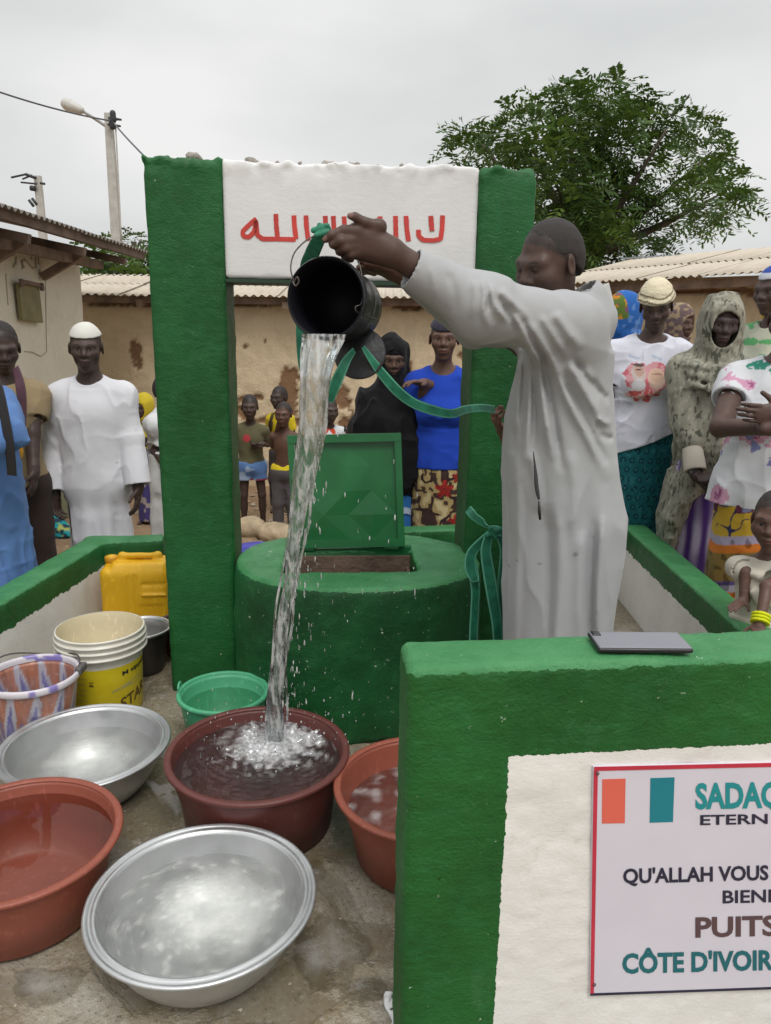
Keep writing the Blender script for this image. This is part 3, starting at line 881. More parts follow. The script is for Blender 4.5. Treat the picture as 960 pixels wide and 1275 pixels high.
sdf_mesh('wall', [box((HX - 1.5, 5.05, 0.87), (1.5, 2.28, 1.17), 0.03)], 0.035, M_cream, house, lambda p: (fbm(p, 5, 3) - .5) * 0.02, 0.02)
def hx(px, py, x=HX):
    v = ray(px, py); return CAMP + v * ((x - CAMP[0]) / v[0])
# shutter
M_shut = flat_mat('shutter olive board', (0.215, 0.19, 0.095), 0.8, var=0.18, bump=0.25)
sh = [hx(*q) for q in ((15, 352), (41, 357), (46, 402), (20, 398))]
shut = [q + V3(0.05, 0, 0) for q in sh]
V = shut + [q - V3(0.028, 0, 0) for q in shut]
mkmesh('shutter', V, None, [(0, 1, 2, 3), (7, 6, 5, 4), (0, 4, 5, 1), (1, 5, 6, 2), (2, 6, 7, 3), (3, 7, 4, 0)], M_shut, house, smooth=False)
beam('shutter_batten', shut[0] + V3(0.012, 0.0, 0.012), shut[1] + V3(0.012, 0, 0.012), 0.02, 0.03, M_wood, house)
for q in (0, 1): sdf_mesh('shutter_hinge', [box(shut[q] + V3(0.02, 0, 0.0), (0.012, 0.022, 0.03), 0.004)], 0.006, M_wood_dark, house)
# pale painted surround and faint drawn lines on the wall
M_faint = flat_mat('faint grey wash', (0.46, 0.43, 0.36), 0.9)
def wline(pts, w=1.0):
    P = [hx(x, y) + V3(0.006, 0, 0) for x, y in pts]
    for a, b in zip(P[:-1], P[1:]): beam('painted_line', a, b, 0.004, w * 0.016, M_faint, house)
zz = lambda *a: [(x * 0.2083, 230 + y * 0.2083) for x, y in a]
wline(zz((0, 410), (30, 430), (55, 425), (50, 400), (38, 392)), 0.9)
wline(zz((95, 430), (92, 470), (75, 495)), 0.9); wline(zz((225, 370), (228, 480)), 0.8); wline(zz((208, 395), (212, 495), (190, 498), (150, 450), (125, 460), (140, 490), (130, 500)), 0.9); wline(zz((183, 400), (186, 450)), 0.7)
wline(zz((268, 560), (275, 1000), (240, 1025), (190, 1000), (140, 995)), 0.4); wline(zz((30, 530), (45, 720)), 0.4)
# roof
ez = 2.065
roof_sheets(house, (-2.25, 7.62, ez), (-2.25, 2.2, ez + 0.05), (-1.1, 0, 0.22), 3, 0.85, 0.08, 0.012, M_tin_dark, seed=4)
beam('eave_beam', (-2.32, 7.6, ez - 0.035), (-2.32, 2.2, ez + 0.01), 0.05, 0.075, M_wood_dark, house)
for k in range(7):
    y = 7.05 - 0.93 * k; beam('rafter', (-2.30, y, ez - 0.13), (-4.4, y, ez + 0.28), 0.05, 0.06, M_wood_dark, house)
beam('wall_plate', (-2.55, 7.1, ez - 0.16), (-2.55, 2.4, ez - 0.12), 0.07, 0.07, M_wood, house)
for k in range(5):
    y = 6.45 - 1.0 * k; beam('strut', (HX + 0.02, y, ez - 0.30), (-2.45, y, ez - 0.12), 0.06, 0.06, M_wood, house)

# ================================================================== POLES AND CABLES
M_conc = flat_mat('pole concrete', (0.46, 0.45, 0.42), 0.9, var=0.12, bump=0.3)
M_cable = flat_mat('weathered cable', (0.10, 0.10, 0.11), 0.7)
M_dark = flat_mat('cable black', (0.03, 0.03, 0.035), 0.6)
def tube(name, pts, r, mat, parent=None, n=8):
    P = np.array(pts, float); T = np.gradient(P, axis=0); T /= np.linalg.norm(T, axis=1, keepdims=True) + 1e-12
    V, Q = [], []
    up = V3(0, 0, 1) if abs(T[0][2]) < 0.9 else V3(1, 0, 0)
    s = unit(np.cross(T[0], up))
    for i, (p, t) in enumerate(zip(P, T)):
        s = unit(s - t * (s @ t)); u = np.cross(t, s); rr = r if np.isscalar(r) else r[i]
        for k in range(n): V.append(p + (s * cos(2 * pi * k / n) + u * sin(2 * pi * k / n)) * rr)
    for i in range(len(P) - 1):
        for k in range(n): Q.append([i * n + k, i * n + (k + 1) % n, (i + 1) * n + (k + 1) % n, (i + 1) * n + k])
    T3 = [[0, k + 1, k] for k in range(1, n - 1)] + [[(len(P) - 1) * n, (len(P) - 1) * n + k, (len(P) - 1) * n + k + 1] for k in range(1, n - 1)]
    return mkmesh(name, V, T3, Q, mat, parent)
def bez(p0, p1, p2, n=14):
    t = np.linspace(0, 1, n)[:, None]; p0, p1, p2 = map(np.asarray, (p0, p1, p2))
    return p0 * (1 - t) ** 2 + 2 * p1 * t * (1 - t) + p2 * t * t
def pole(px, py, y, w0, w1, label, lamp):
    t_ = at(px, py, y); r = empty('utility_pole', (t_[0], y, GZ), label, 'utility pole')
    V = [V3(t_[0] + sx * w, y + sy * w * 0.75, z) for z, w in ((GZ - .1, w0), (t_[2], w1)) for sx, sy in ((-1, -1), (1, -1), (1, 1), (-1, 1))]
    mkmesh('post', V, None, [(3, 2, 1, 0), (4, 5, 6, 7), (0, 1, 5, 4), (1, 2, 6, 5), (2, 3, 7, 6), (3, 0, 4, 7)], M_conc, r, smooth=False)
    return r, t_
p1, t1 = pole(135, 141, 20, 0.15, 0.085, 'tall concrete pole carrying a street lamp behind the tin roof', True)
l0 = at(104, 139, 19.9); arm0 = at(133, 158, 20)
tube('lamp_arm', bez(arm0, at(122, 150, 19.95), l0, 8), 0.035, flat_mat('lamp steel', (0.30, 0.30, 0.29), 0.5), p1)
la, lb = at(101, 137, 19.9), at(84, 129, 19.9)
lamp_h = sdf_mesh('lamp_head', [cap(la, lb, 0.07, 0.13, k=0), ell((la + 2 * lb) / 3 + [0, 0, -.03], (0.26, 0.14, 0.12), Ry(radians(18)), 0.08)], 0.03, flat_mat('lamp housing', (0.52, 0.51, 0.48), 0.5), p1)
for k, (px, py) in enumerate(((141, 150), (140, 158))):
    q = at(px, py, 19.85); sdf_mesh('insulator', [cap(q, q + [0, 0, 0.16], 0.07, k=0), cap(q + [-.1, 0, .05], q + [.18, 0, .02], 0.03, k=0.02)], 0.025, M_dark, p1)
p2, t2 = pole(47, 219, 29, 0.16, 0.11, 'farther concrete pole with wire brackets above the tin eave', False)
for a, b, r_ in (((45, 222), (32, 217), .05), ((32, 217), (14, 221), .035), ((46, 229), (26, 227), .03), ((44, 235), (38, 234), .09), ((50, 228), (56, 229), .04), ((40, 218), (28, 223), .03)):
    tube('bracket', [at(*a, 28.8), at(*b, 28.8)], r_, M_dark, p2)
for q in ((36, 249), (40, 247)): tube('bracket', [at(q[0] + 6, q[1] + 8, 28.6), at(*q, 28.6)], .05, M_dark, p2)
c1 = tube('power_cable', bez(at(-60, 93, 16), at(50, 136, 17.5), at(141, 151, 19.9), 20), 0.018, M_cable)
tag(c1, 'black power cable running from the street lamp pole out to the upper left', 'cable')
c2 = tube('power_cable', bez(at(141, 152, 19.9), at(160, 178, 17), at(250, 262, 14), 20), 0.018, M_cable)
tag(c2, 'black power cable sloping down from the lamp pole behind the left pillar', 'cable')
c3 = tube('power_cable', bez(at(144, 158, 19.9), at(148, 230, 19.9), at(151, 300, 19.9), 8), 0.018, M_conc)
tag(c3, 'thin pale wire hanging down beside the lamp pole', 'cable')

# ================================================================== TREES
def leaf_mat(name, c0, c1, c2):
    t = NT(name)
    c = t.ramp(t.noise(0.9, 3), (0.3, c0), (0.55, c1), (0.75, c2))
    c = t.mix(t.ramp(t.noise(14, 2), (0.5, 0.0), (0.8, 0.6)), c, c2)
    t.p(Base_Color=c, Roughness=0.55)
    t.b.inputs['Specular IOR Level'].default_value = 0.25
    tr = t.new('BsdfTranslucent'); t.set(tr.inputs[0], t.mix(0.5, c, (0.10, 0.16, 0.02)))
    ms = t.new('MixShader'); ms.inputs[0].default_value = 0.28
    t.l.new(t.b.outputs[0], ms.inputs[1]); t.l.new(tr.outputs[0], ms.inputs[2]); t.l.new(ms.outputs[0], t.out.inputs[0])
    return t.m
M_leaf = leaf_mat('feathery leaf', (0.026, 0.058, 0.016), (0.055, 0.11, 0.024), (0.13, 0.20, 0.035))
M_leaf2 = leaf_mat('far leaf', (0.030, 0.055, 0.016), (0.05, 0.09, 0.024), (0.09, 0.14, 0.035))
M_bark = flat_mat('bark', (0.07, 0.055, 0.042), 0.9, var=0.3, bump=0.6)
def fronds(lobes, per, flen, lw, ll, npair, seed, droop=0.35, core=0.0):
    """feather leaves spread through the lobes: (centre, radius); each frond a row of paired leaflets"""
    r = np.random.default_rng(seed); V, Q = [], []
    n = 0
    for c, rad in lobes:
        for _ in range(int(per * (rad / 0.7) ** 2)):
            d = unit(r.normal(size=3)); rr = rad * (0.25 + 0.75 * r.random() ** 0.6)
            p = np.asarray(c) + d * rr * [1, 1, 0.85]
            ax = unit(d * [1, 1, .5] + r.normal(size=3) * 0.55 + [0, 0, 0.1])
            L = flen * r.uniform(0.7, 1.25); side = unit(np.cross(ax, unit(r.normal(size=3) * 0.35 + [0, 0, 1])))
            for k in range(npair):
                t = (k + 0.7) / npair
                b = p + ax * L * t - V3(0, 0, 1) * droop * L * t * t
                for s in (-1, 1):
                    tip = b + (side * s + ax * 0.45) * ll * (1 - 0.45 * abs(t - 0.4)) - V3(0, 0, ll * 0.18) + r.normal(size=3) * ll * 0.12
                    w = ax * lw * 0.5
                    m_ = (b + tip) / 2
                    V += [b, m_ + w, tip, m_ - w]; Q.append([n, n + 1, n + 2, n + 3]); n += 4
    return np.array(V), np.array(Q)
TY = 14.0
def tl(px, py, r, dy=0.0): return (at(px, py, TY + dy), r * TY / 960)
lob = [(585, 172, 30), (572, 182, 16), (612, 165, 30), (640, 146, 34), (668, 160, 34), (700, 128, 40), (722, 112, 26), (706, 105, 18), (745, 112, 26), (772, 106, 22), (790, 116, 24), (762, 135, 36), (812, 138, 30), (835, 152, 30), (858, 150, 26), (878, 168, 28),
       (868, 195, 34), (890, 200, 24), (902, 226, 26), (918, 238, 20), (880, 240, 34), (855, 262, 28), (905, 255, 18), (840, 225, 26), (812, 190, 22), (800, 235, 40), (770, 180, 42), (730, 165, 44), (690, 185, 44), (650, 192, 34), (622, 192, 22), (700, 235, 46), (745, 225, 50),
       (780, 265, 40), (735, 280, 50), (700, 285, 36), (690, 315, 26), (730, 315, 34), (745, 295, 36), (712, 262, 36), (680, 262, 34), (770, 235, 36), (660, 245, 22), (760, 305, 34), (800, 300, 22), (835, 285, 18), (828, 305, 9), (775, 150, 30), (740, 195, 40), (660, 215, 30)]
r_ = np.random.default_rng(3)
lobes = [tl(x, y + 9, r, r_.uniform(-1.6, 1.6) - (.5 if y > 230 else 0)) for x, y, r in lob]
tree = empty('shade_tree', at(725, 420, TY) * [1, 1, 0] + [0, 0, GZ], 'large feathery-leaved shade tree rising behind the right-hand tin roof', 'tree')
v, q = fronds([(c, r * .86) for c, r in lobes], 135, 0.36, 0.050, 0.13, 6, 9, 0.40)
mkmesh('crown', v, None, q, M_leaf, tree, smooth=False)
tb = at(720, 420, TY); tb = V3(tb[0], TY, GZ)
fork = at(728, 318, TY)
limb_list = [([tb, (tb + fork) / 2 + [.1, 0, 0], fork], (.26, .22, .18))]
for px, py, dy in ((600, 180, -.5), (655, 165, .8), (705, 130, -.6), (760, 125, .5), (830, 160, -.7), (885, 190, .4), (900, 240, -.3), (800, 240, 1.2), (690, 220, -1.2), (770, 190, 0)):
    e_ = at(px, py, TY + dy); m_ = fork * 0.55 + e_ * 0.45 + V3(0, 0, -0.15)
    limb_list.append((list(bez(fork, m_, e_, 7)), (.13, .10, .08, .06, .045, .03, .015)))
for k, (pts, rr) in enumerate(limb_list):
    tube('trunk' if k == 0 else 'limb', pts, list(rr), M_bark, tree)
def small_tree(name, pts, y, label, per, seed, mat=M_leaf2, flen=.35, base=None):
    L_ = [(at(px, py, y + random.uniform(-.8, .8)), r * y / 960) for px, py, r in pts]
    c = np.mean([a for a, _ in L_], axis=0)
    t = empty(name, (c[0], y, GZ), label, 'tree')
    v, q = fronds(L_, per, flen, 0.06, 0.13, 5, seed, 0.5); mkmesh('crown', v, None, q, mat, t, smooth=False)
    tube('trunk', [V3(c[0], y, GZ), V3(c[0] + .1, y, 0.8), c], [.16, .13, .06], M_bark, t)
    for a, r in L_: tube('limb', bez(c - [0, 0, .6], (a + c) / 2, a, 5), [.05, .04, .03, .02, .01], M_bark, t)
small_tree('bush_tree', [(112, 330, 12), (125, 318, 14), (140, 330, 16), (155, 335, 14), (170, 330, 14), (185, 335, 16), (120, 340, 12), (200, 330, 20)], 13, 'bright green bushy tree between the cream house and the left pillar', 260, 21, M_leaf)
small_tree('palm_like_tree', [(150, 305, 12), (163, 302, 14), (175, 300, 10), (184, 305, 14), (130, 292, 6), (200, 300, 20)], 22, 'hazy far tree top showing above the tin eave next to the lamp pole', 70, 22, M_leaf2, .5)
# ================================================================== CONTAINERS
def lathe(name, prof, c, mat, parent=None, seg=64, M=None, col=None, wob=0.0, seed=0):
    c = np.asarray(c, float); M = np.eye(3) if M is None else M
    th = np.linspace(0, 2 * pi, seg, endpoint=False)
    V = []
    for r, z in prof:
        rr = r * (1 + wob * np.sin(2 * th + seed) + wob * 0.5 * np.sin(3 * th + 2 * seed))
        V.append(np.stack([rr * np.cos(th), rr * np.sin(th), np.full(seg, z)], 1))
    V = np.concatenate(V); n = len(prof)
    k = np.arange(seg); Q = []
    for j in range(n - 1):
        Q.append(np.stack([j * seg + k, j * seg + (k + 1) % seg, (j + 1) * seg + (k + 1) % seg, (j + 1) * seg + k], 1))
    cc = None if col is None else col(V)
    return mkmesh(name, V @ M.T + c, None, np.concatenate(Q), mat, parent, cc)
def smoothprof(p, n=3):
    p = [np.array(q, float) for q in p]
    for _ in range(n):
        o = [p[0]]
        for a, b in zip(p[:-1], p[1:]): o += [a * .75 + b * .25, a * .25 + b * .75]
        o.append(p[-1]); p = o
    return [tuple(q) for q in p]
def rim(l, r, t, b, h):
    A, B = atz(l, (t + b) / 2, h), atz(r, (t + b) / 2, h)
    R = (B[0] - A[0]) / 2; cy = (atz((l + r) / 2, t, h)[1] + atz((l + r) / 2, b, h)[1]) / 2
    return V3((A[0] + B[0]) / 2, (cy + (A[1] + B[1]) / 2) / 2, 0), R

def water_mat(name, tint=(0.9, 0.93, 0.92), milk=(0.62, 0.63, 0.58), base=0.1, bump=0.25, bs=14, stretch=None):
    """clear water over the vessel's own bottom: mirror by angle, tinted see-through, and a cloudy part given by the mesh"""
    t = NT(name); t.n.remove(t.b)
    tr = t.new('BsdfTransparent'); tr.inputs[0].default_value = (*tint, 1)
    gl = t.new('BsdfGlossy'); gl.inputs['Roughness'].default_value = 0.03
    df = t.new('BsdfDiffuse'); df.inputs[0].default_value = (*milk, 1)
    b = t.new('Bump'); b.inputs['Strength'].default_value = bump; b.inputs['Distance'].default_value = 0.01
    t.l.new(t.noise(bs, 4, 0.55, dist=1.0, stretch=stretch), b.inputs['Height'])
    t.l.new(b.outputs[0], gl.inputs['Normal'])
    fr = t.new('Fresnel'); fr.inputs[0].default_value = 1.33; t.l.new(b.outputs[0], fr.inputs['Normal'])
    m1 = t.new('MixShader'); t.l.new(tr.outputs[0], m1.inputs[1]); t.l.new(df.outputs[0], m1.inputs[2])
    f = t.math('ADD', t.attr(), base); f = t.math('MULTIPLY', f, t.ramp(t.noise(18, 5, 0.7), (0.3, 0.65), (0.7, 1.0)))
    t.l.new(f, m1.inputs[0])
    m2 = t.new('MixShader'); t.l.new(fr.outputs[0], m2.inputs[0]); t.l.new(m1.outputs[0], m2.inputs[1]); t.l.new(gl.outputs[0], m2.inputs[2])
    t.l.new(m2.outputs[0], t.out.inputs[0])
    return t.m
def water_disc(c, R, z, mat, label, milk=None, amp=0.0015, wave=30, seed=0, ring=None):
    nr, ns = 40, 72
    V = [[0, 0, 0]]
    for i in range(1, nr + 1):
        for k in range(ns): a = 2 * pi * k / ns; V.append([R * i / nr * cos(a), R * i / nr * sin(a), 0])
    V = np.array(V); rr = np.hypot(V[:, 0], V[:, 1])
    V[:, 2] = amp * (fbm(V + seed, wave, 3, seed) - 0.5) * 2 * np.clip((R - rr) / 0.02, 0, 1)
    if ring is not None: V[:, 2] += ring(V)
    k = np.arange(ns); T = np.stack([np.zeros(ns, int), 1 + k, 1 + (k + 1) % ns], 1); Q = []
    for i in range(nr - 1):
        a = 1 + i * ns; Q.append(np.stack([a + k, a + ns + k, a + ns + (k + 1) % ns, a + (k + 1) % ns], 1))
    m = np.zeros(len(V)) if milk is None else milk(V)
    o = mkmesh('water', V + V3(c[0], c[1], z), T, np.concatenate(Q), mat, None, np.repeat(m[:, None], 3, 1))
    return tag(o, label, 'water')

def alu():
    t = NT('aluminium')
    n = t.noise(6, 4); 
    t.p(Base_Color=t.ramp(n, (0.3, (0.48, 0.485, 0.49)), (0.7, (0.62, 0.625, 0.63))), Metallic=0.85, Roughness=t.ramp(t.noise(20, 4), (0.3, 0.30), (0.7, 0.48)))
    t.bump(t.noise(60, 3, stretch=(1, 1, 6)), 0.12, 0.004); return t.m
M_alu = alu()
def plastic(name, c, rough=0.42, dirt=(0.12, 0.06, 0.04), amt=0.5):
    t = NT(name)
    n = t.noise(5, 5, 0.65); m = t.noise(50, 4, 0.7, stretch=(1, 1, 0.35))
    cc = t.mix(t.ramp(n, (0.4, 0.0), (0.75, amt)), c, tuple(x * 0.72 for x in c))
    cc = t.mix(t.ramp(m, (0.57, 0.0), (0.68, 0.40)), cc, tuple(min(1, x * 1.6 + 0.03) for x in c))
    t.p(Base_Color=cc, Roughness=t.ramp(n, (0.3, rough), (0.7, rough + 0.2)))
    t.bump(t.noise(70, 3), 0.1, 0.004); return t.m

def alu_basin(l, r, t, b, h, label, wl, milk, dent=None):
    c, R = rim(l, r, t, b, h)
    o = empty('basin', c, label, 'basin', 'aluminium basins of water')
    wall = smoothprof([(0.0, 0.006), (R * .50, 0.004), (R * .60, 0.010), (R * .78, h * .40), (R * .86, h * .80), (R * .885, h * .97)], 2)
    inner = smoothprof([(R * .875, h * .97), (R * .85, h * .80), (R * .77, h * .42), (R * .59, 0.016), (R * .49, 0.010), (0, 0.011)], 2)
    lathe('bowl', wall + inner, c, M_alu, o, 96)
    lathe('rolled_rim', [(R * .87, h * .955), (R * .885, h * 1.0), (R * .905, h * 1.015), (R * .925, h * 1.0), (R * .94, h * .985), (R * .955, h * 1.0), (R * .975, h * 1.022), (R * .995, h * 1.01), (R * 1.0, h * .98), (R * .985, h * .955), (R * .94, h * .95), (R * .87, h * .955)], c, M_alu, o, 96, wob=0.004, seed=l)
    wr = np.interp(wl, [0.01, .42 * h, .80 * h, .97 * h], [R * .55, R * .77, R * .85, R * .875]) + 0.001
    return c, R, wr
M_w1 = water_mat('cloudy water', (0.85, 0.86, 0.85), (0.70, 0.705, 0.68), 0.18, 0.18, 16)
M_w2 = water_mat('clear water', (0.93, 0.94, 0.93), (0.55, 0.55, 0.52), 0.02, 0.10, 7)
cB, RB, wr = alu_basin(107, 393, 1033, 1206, 0.165, 'large aluminium basin in the foreground, half full of cloudy water', 0.11, None)
water_disc(cB, wr, 0.11, M_w1, 'cloudy water in the foreground aluminium basin',
           lambda V: np.clip(1.2 - np.hypot((V[:, 0] - .02) / 0.135, (V[:, 1] - .01) / .14) + .55 * (fbm(V, 20, 3) - .5), 0, 1) * .85 - .25 * np.exp(-(np.hypot(V[:, 0] - .015, V[:, 1] + .005) / .03) ** 2) + np.clip(fbm(V, 60, 3, 5) - .55, 0, 1) * 1.6 * np.clip(np.hypot(V[:, 0] - .06, V[:, 1]) / .15, 0, 1), 0.001, 40)
cL, RL, wr = alu_basin(0, 209, 883, 972, 0.165, 'aluminium basin of water standing behind the red tub on the left', 0.105, None)
water_disc(cL, wr, 0.105, M_w1, 'cloudy water in the aluminium basin beside the paint pail',
           lambda V: np.clip(1.0 - np.hypot(V[:, 0] / .15, (V[:, 1]) / .14) + .6 * (fbm(V, 20, 3) - .5), 0, 1) * .7, 0.0006, 30)
M_tub = plastic('red brown tub', (0.115, 0.032, 0.027), 0.34)
M_tub2 = plastic('brick red tub', (0.265, 0.070, 0.042), 0.38)
def tub(l, r, t, b, h, rb, label, mat, wl):
    c, R = rim(l, r, t, b, h)
    o = empty('tub', c, label, 'tub', 'red plastic tubs')
    wall = [(0.0, 0.004), (R * rb - .02, 0.003), (R * rb, 0.012), (R * (rb * .55 + .41), h * .5), (R * .945, h * .9), (R * .95, h * .93)]
    inner = [(R * .925, h * .985), (R * .92, h * .93), (R * (rb * .5 + .42), h * .5), (R * rb - .008, 0.016), (R * rb - .03, 0.010), (0, 0.010)]
    lathe('bowl', wall + [(R * .955, h * .935)] + inner, c, mat, o, 96, wob=0.003, seed=l)
    lathe('rim', smoothprof([(R * .92, h * .985), (R * .925, h * 1.005), (R * .97, h * 1.01), (R * 1.0, h * 1.0), (R * 1.003, h * .965), (R * .985, h * .935), (R * .95, h * .93)], 1), c, mat, o, 96, wob=0.003, seed=l)
    wr = np.interp(wl, [0.016, h * .5, h * .93, h * .985], [R * rb, R * (rb * .5 + .42), R * .92, R * .925]) + 0.001
    return c, R, wr
cT, RT, wrT = tub(205, 435, 882, 991, 0.235, 0.80, 'dark red plastic tub being filled by the falling water', M_tub, .195)
cU, RU, wrU = tub(415, 643, 920, 1036, 0.225, 0.74, 'brick red plastic tub partly hidden behind the front wall', M_tub2, .15)
cV, RV, wrV = tub(-115, 145, 961, 1130, 0.20, 0.78, 'wide brick red tub full of still water at the left edge', M_tub2, .165)
M_w3 = water_mat('tub water', (0.80, 0.74, 0.72), (0.72, 0.71, 0.72), 0.03, 0.35, 22)
imp = atz(342, 925, 0.195)
dI = lambda V: np.hypot(V[:, 0] + cT[0] - imp[0], V[:, 1] + cT[1] - imp[1])
water_disc(cT, wrT, .195, M_w3, 'churning water in the dark red tub under the stream',
           lambda V: np.clip(1.15 - dI(V) / 0.15 + 1.9 * (fbm(V, 60, 4) - .5), 0, 1) ** 1.3 * .92, 0.007, 38, 3, lambda V: 0.004 * np.sin(dI(V) * 260) * np.exp(-((dI(V) - .17) / .08) ** 2))
water_disc(cU, wrU, .15, M_w3, 'rippling water in the tub behind the front wall', lambda V: np.clip(fbm(V, 30, 3) - .5, 0, 1) * 1.5, 0.005, 36, 5)
water_disc(cV, wrV, .165, water_mat('still water', (0.90, 0.85, 0.83), (0.4, 0.3, 0.26), 0.0, 0.03, 4), 'still water in the wide red tub at the left edge', None, 0.0002, 8, 7)

# shallow puddles left on the slab
M_pud = water_mat('puddle film', (.86, .85, .83), (.62, .61, .58), .02, .05, 9)
for (px, py, ra, rb, rot, sd_) in ((415, 1185, .085, .10, .3, 1), (452, 1232, .05, .035, .2, 4), (228, 935, .07, .05, .8, 7), (60, 1225, .08, .05, .1, 9), (390, 1085, .04, .05, .5, 12)):
    c0 = atz(px, py, .0035); n_ = 56; V = [[0, 0, 0]]
    for i in range(1, 7):
        for k in range(n_):
            a = 2 * pi * k / n_; rr = i / 6 * (1 + .9 * (fbm(np.array([[cos(a) * 1.6 + sd_, sin(a) * 1.6, sd_]]), 1.0, 3)[0] - .5) + .35 * (fbm(np.array([[cos(a) * 5, sin(a) * 5, sd_]]), 1.0, 2)[0] - .5))
            V.append([cos(a) * ra * rr, sin(a) * rb * rr, 0])
    V = np.array(V) @ Rz(rot).T + c0; k = np.arange(n_); T = np.stack([np.zeros(n_, int), 1 + k, 1 + (k + 1) % n_], 1)
    Q = np.concatenate([np.stack([1 + i * n_ + k, 1 + (i + 1) * n_ + k, 1 + (i + 1) * n_ + (k + 1) % n_, 1 + i * n_ + (k + 1) % n_], 1) for i in range(5)])
    tag(mkmesh('puddle', V, T, Q, M_pud, None, np.repeat((np.clip(fbm(V, 22, 3, sd_) - .45, 0, 1) * 1.2 * np.concatenate([[1], np.repeat(np.array([1, 1, .9, .6, .25, 0]), n_)]))[:, None], 3, 1)), kind='structure')

# green bucket
cG, RG = rim(220, 335, 835, 886, 0.20)
M_gp = plastic('green bucket plastic', (0.075, 0.36, 0.19), 0.35)
gb = empty('bucket', cG, 'light green plastic bucket of water at the foot of the well', 'bucket')
h = .20
lathe('body', [(0, .004), (RG * .74, .003), (RG * .77, .012), (RG * .93, h * .9), (RG * .935, h * .92), (RG * .90, h * .97), (RG * .88, h * .9), (RG * .74, .016), (0, .01)], cG, M_gp, gb)
lathe('rim', smoothprof([(RG * .90, h * .97), (RG * .905, h), (RG * .96, h * 1.012), (RG * 1.0, h * .995), (RG * .995, h * .93), (RG * .935, h * .92)], 1), cG, M_gp, gb)
tube('handle_lug', [cG + V3(-RG * .93, -.01 + .02 * cos(a), h + .014 + .018 * sin(a)) for a in np.linspace(0, pi, 8)], .004, M_gp, gb)
water_disc(cG, RG * .85, .145, water_mat('green bucket water', (.85, .93, .88), (.3, .5, .4), .02, .06, 9), 'still water inside the light green bucket', None, .0003, 20, 9)

# paint pail with printed yellow band
cP, RP = rim(68, 180, 763, 798, 0.325)
h = .325
def pail_mat():
    t = NT('pail plastic')
    sep = t.new('SeparateXYZ'); t.l.new(t.obj(), sep.inputs[0])
    up = t.math('GREATER_THAN', t.math('ADD', sep.outputs[2], t.math('MULTIPLY', t.noise(40, 3), .006)), .215)
    n = t.noise(7, 5, 0.7)
    y = t.ramp(n, (.3, (.66, .50, .012)), (.7, (.76, .62, .02)))
    y = t.mix(t.ramp(t.noise(30, 5, .7), (.62, 0), (.72, .5)), y, (.6, .56, .35))
    w = t.ramp(n, (.3, (.60, .57, .48)), (.7, (.74, .72, .65)))
    t.p(Base_Color=t.mix(up, y, w), Roughness=.4); t.bump(t.noise(60, 3), .08, .004); return t.m
M_pail = pail_mat(); M_cream2 = plastic('pail inside', (.62, .54, .36), .5)
pail = empty('pail', cP, 'white paint pail with yellow printed band, empty and dirty inside', 'pail')
r0 = RP * .90
lathe('body', [(0, .002), (r0 * .90, .002), (r0 * .915, .008), (r0 * .985, h * .74), (r0 * 1.0, h * .76)], cP, M_pail, pail, 96)
lathe('collar', [(r0, h * .76), (RP * 1.0, h * .765), (RP * 1.0, h * .785), (r0 * 1.03, h * .79), (r0 * 1.03, h * .84), (RP * 1.0, h * .845), (RP * 1.0, h * .865), (r0 * 1.03, h * .87), (r0 * 1.03, h * .91), (RP * .995, h * .915), (RP * .995, h * .935), (r0 * 1.03, h * .94), (r0 * 1.03, h * .97), (RP * .97, h * .985), (RP * .96, h), (RP * .93, h)], cP, M_pail, pail, 96)
lathe('lining', [(RP * .93, h * .999), (r0 * .97, h * .9), (r0 * .90, .012), (0, .01)], cP, M_cream2, pail, 96)
def wrap_text(s, px0, px1, ztop, zbot, rise, mat, bold=0.0):
    V, Fs = text_outline(s, bold)
    rr = r0 * .985 + .0018
    a0 = math.asin(max(-1, min(1, (px0 - 124) / 56 * RP / rr))) ; a1 = math.asin(max(-1, min(.97, (px1 - 124) / 56 * RP / rr)))
    view = atan2(cP[0], cP[1])
    out = []
    for u, w_, _ in V:
        a = a0 + (a1 - a0) * u; z = zbot + (ztop - zbot) * w_ + rise * u
        r_z = rr * np.interp(z, [.0, h * .74], [.93, 1.0])
        out.append((cP[0] + r_z * sin(a - view * -1 * 0 - 0) * cos(view) - r_z * cos(a) * sin(view), cP[1] - r_z * cos(a) * cos(view) - r_z * sin(a) * sin(view), z))
    faces_obj('lettering', out, Fs, mat, pail)
M_brown2 = flat_mat('print brown', (.10, .055, .012), .5); M_blackp = flat_mat('print black', (.02, .02, .02), .5); M_greyp = flat_mat('print grey', (.36, .33, .12), .5)
wrap_text('STAR', 142, 185, .083, .036, .034, M_brown2, .02)
wrap_text('M sipped', 146, 178, .190, .168, .014, M_blackp, .03)
def wrap_stroke(pts, w, mat):
    rr = r0 * .985 + .0016; view = atan2(cP[0], cP[1]); V = []
    for px, z in pts:
        a = math.asin(max(-.98, min(.98, (px - 124) / 56 * RP / rr)))
        for s in (-1, 1):
            r_z = rr * np.interp(z, [0, h * .74], [.93, 1.0]); zz_ = z + s * w
            V.append((cP[0] + r_z * sin(a) * cos(view) - r_z * cos(a) * sin(view), cP[1] - r_z * cos(a) * cos(view) - r_z * sin(a) * sin(view), zz_))
    Q = [[2 * i, 2 * i + 2, 2 * i + 3, 2 * i + 1] for i in range(len(pts) - 1)]
    mkmesh('printed_line', V, None, Q, mat, pail)
wrap_stroke([(132, .118), (140, .127), (150, .136), (160, .142), (168, .146), (176, .150)], .0018, M_greyp)
wrap_stroke([(132, .117), (142, .120), (152, .126), (162, .126), (170, .132), (176, .134)], .0014, M_greyp)
wrap_stroke([(146, .128), (152, .133), (158, .130)], .003, M_greyp)
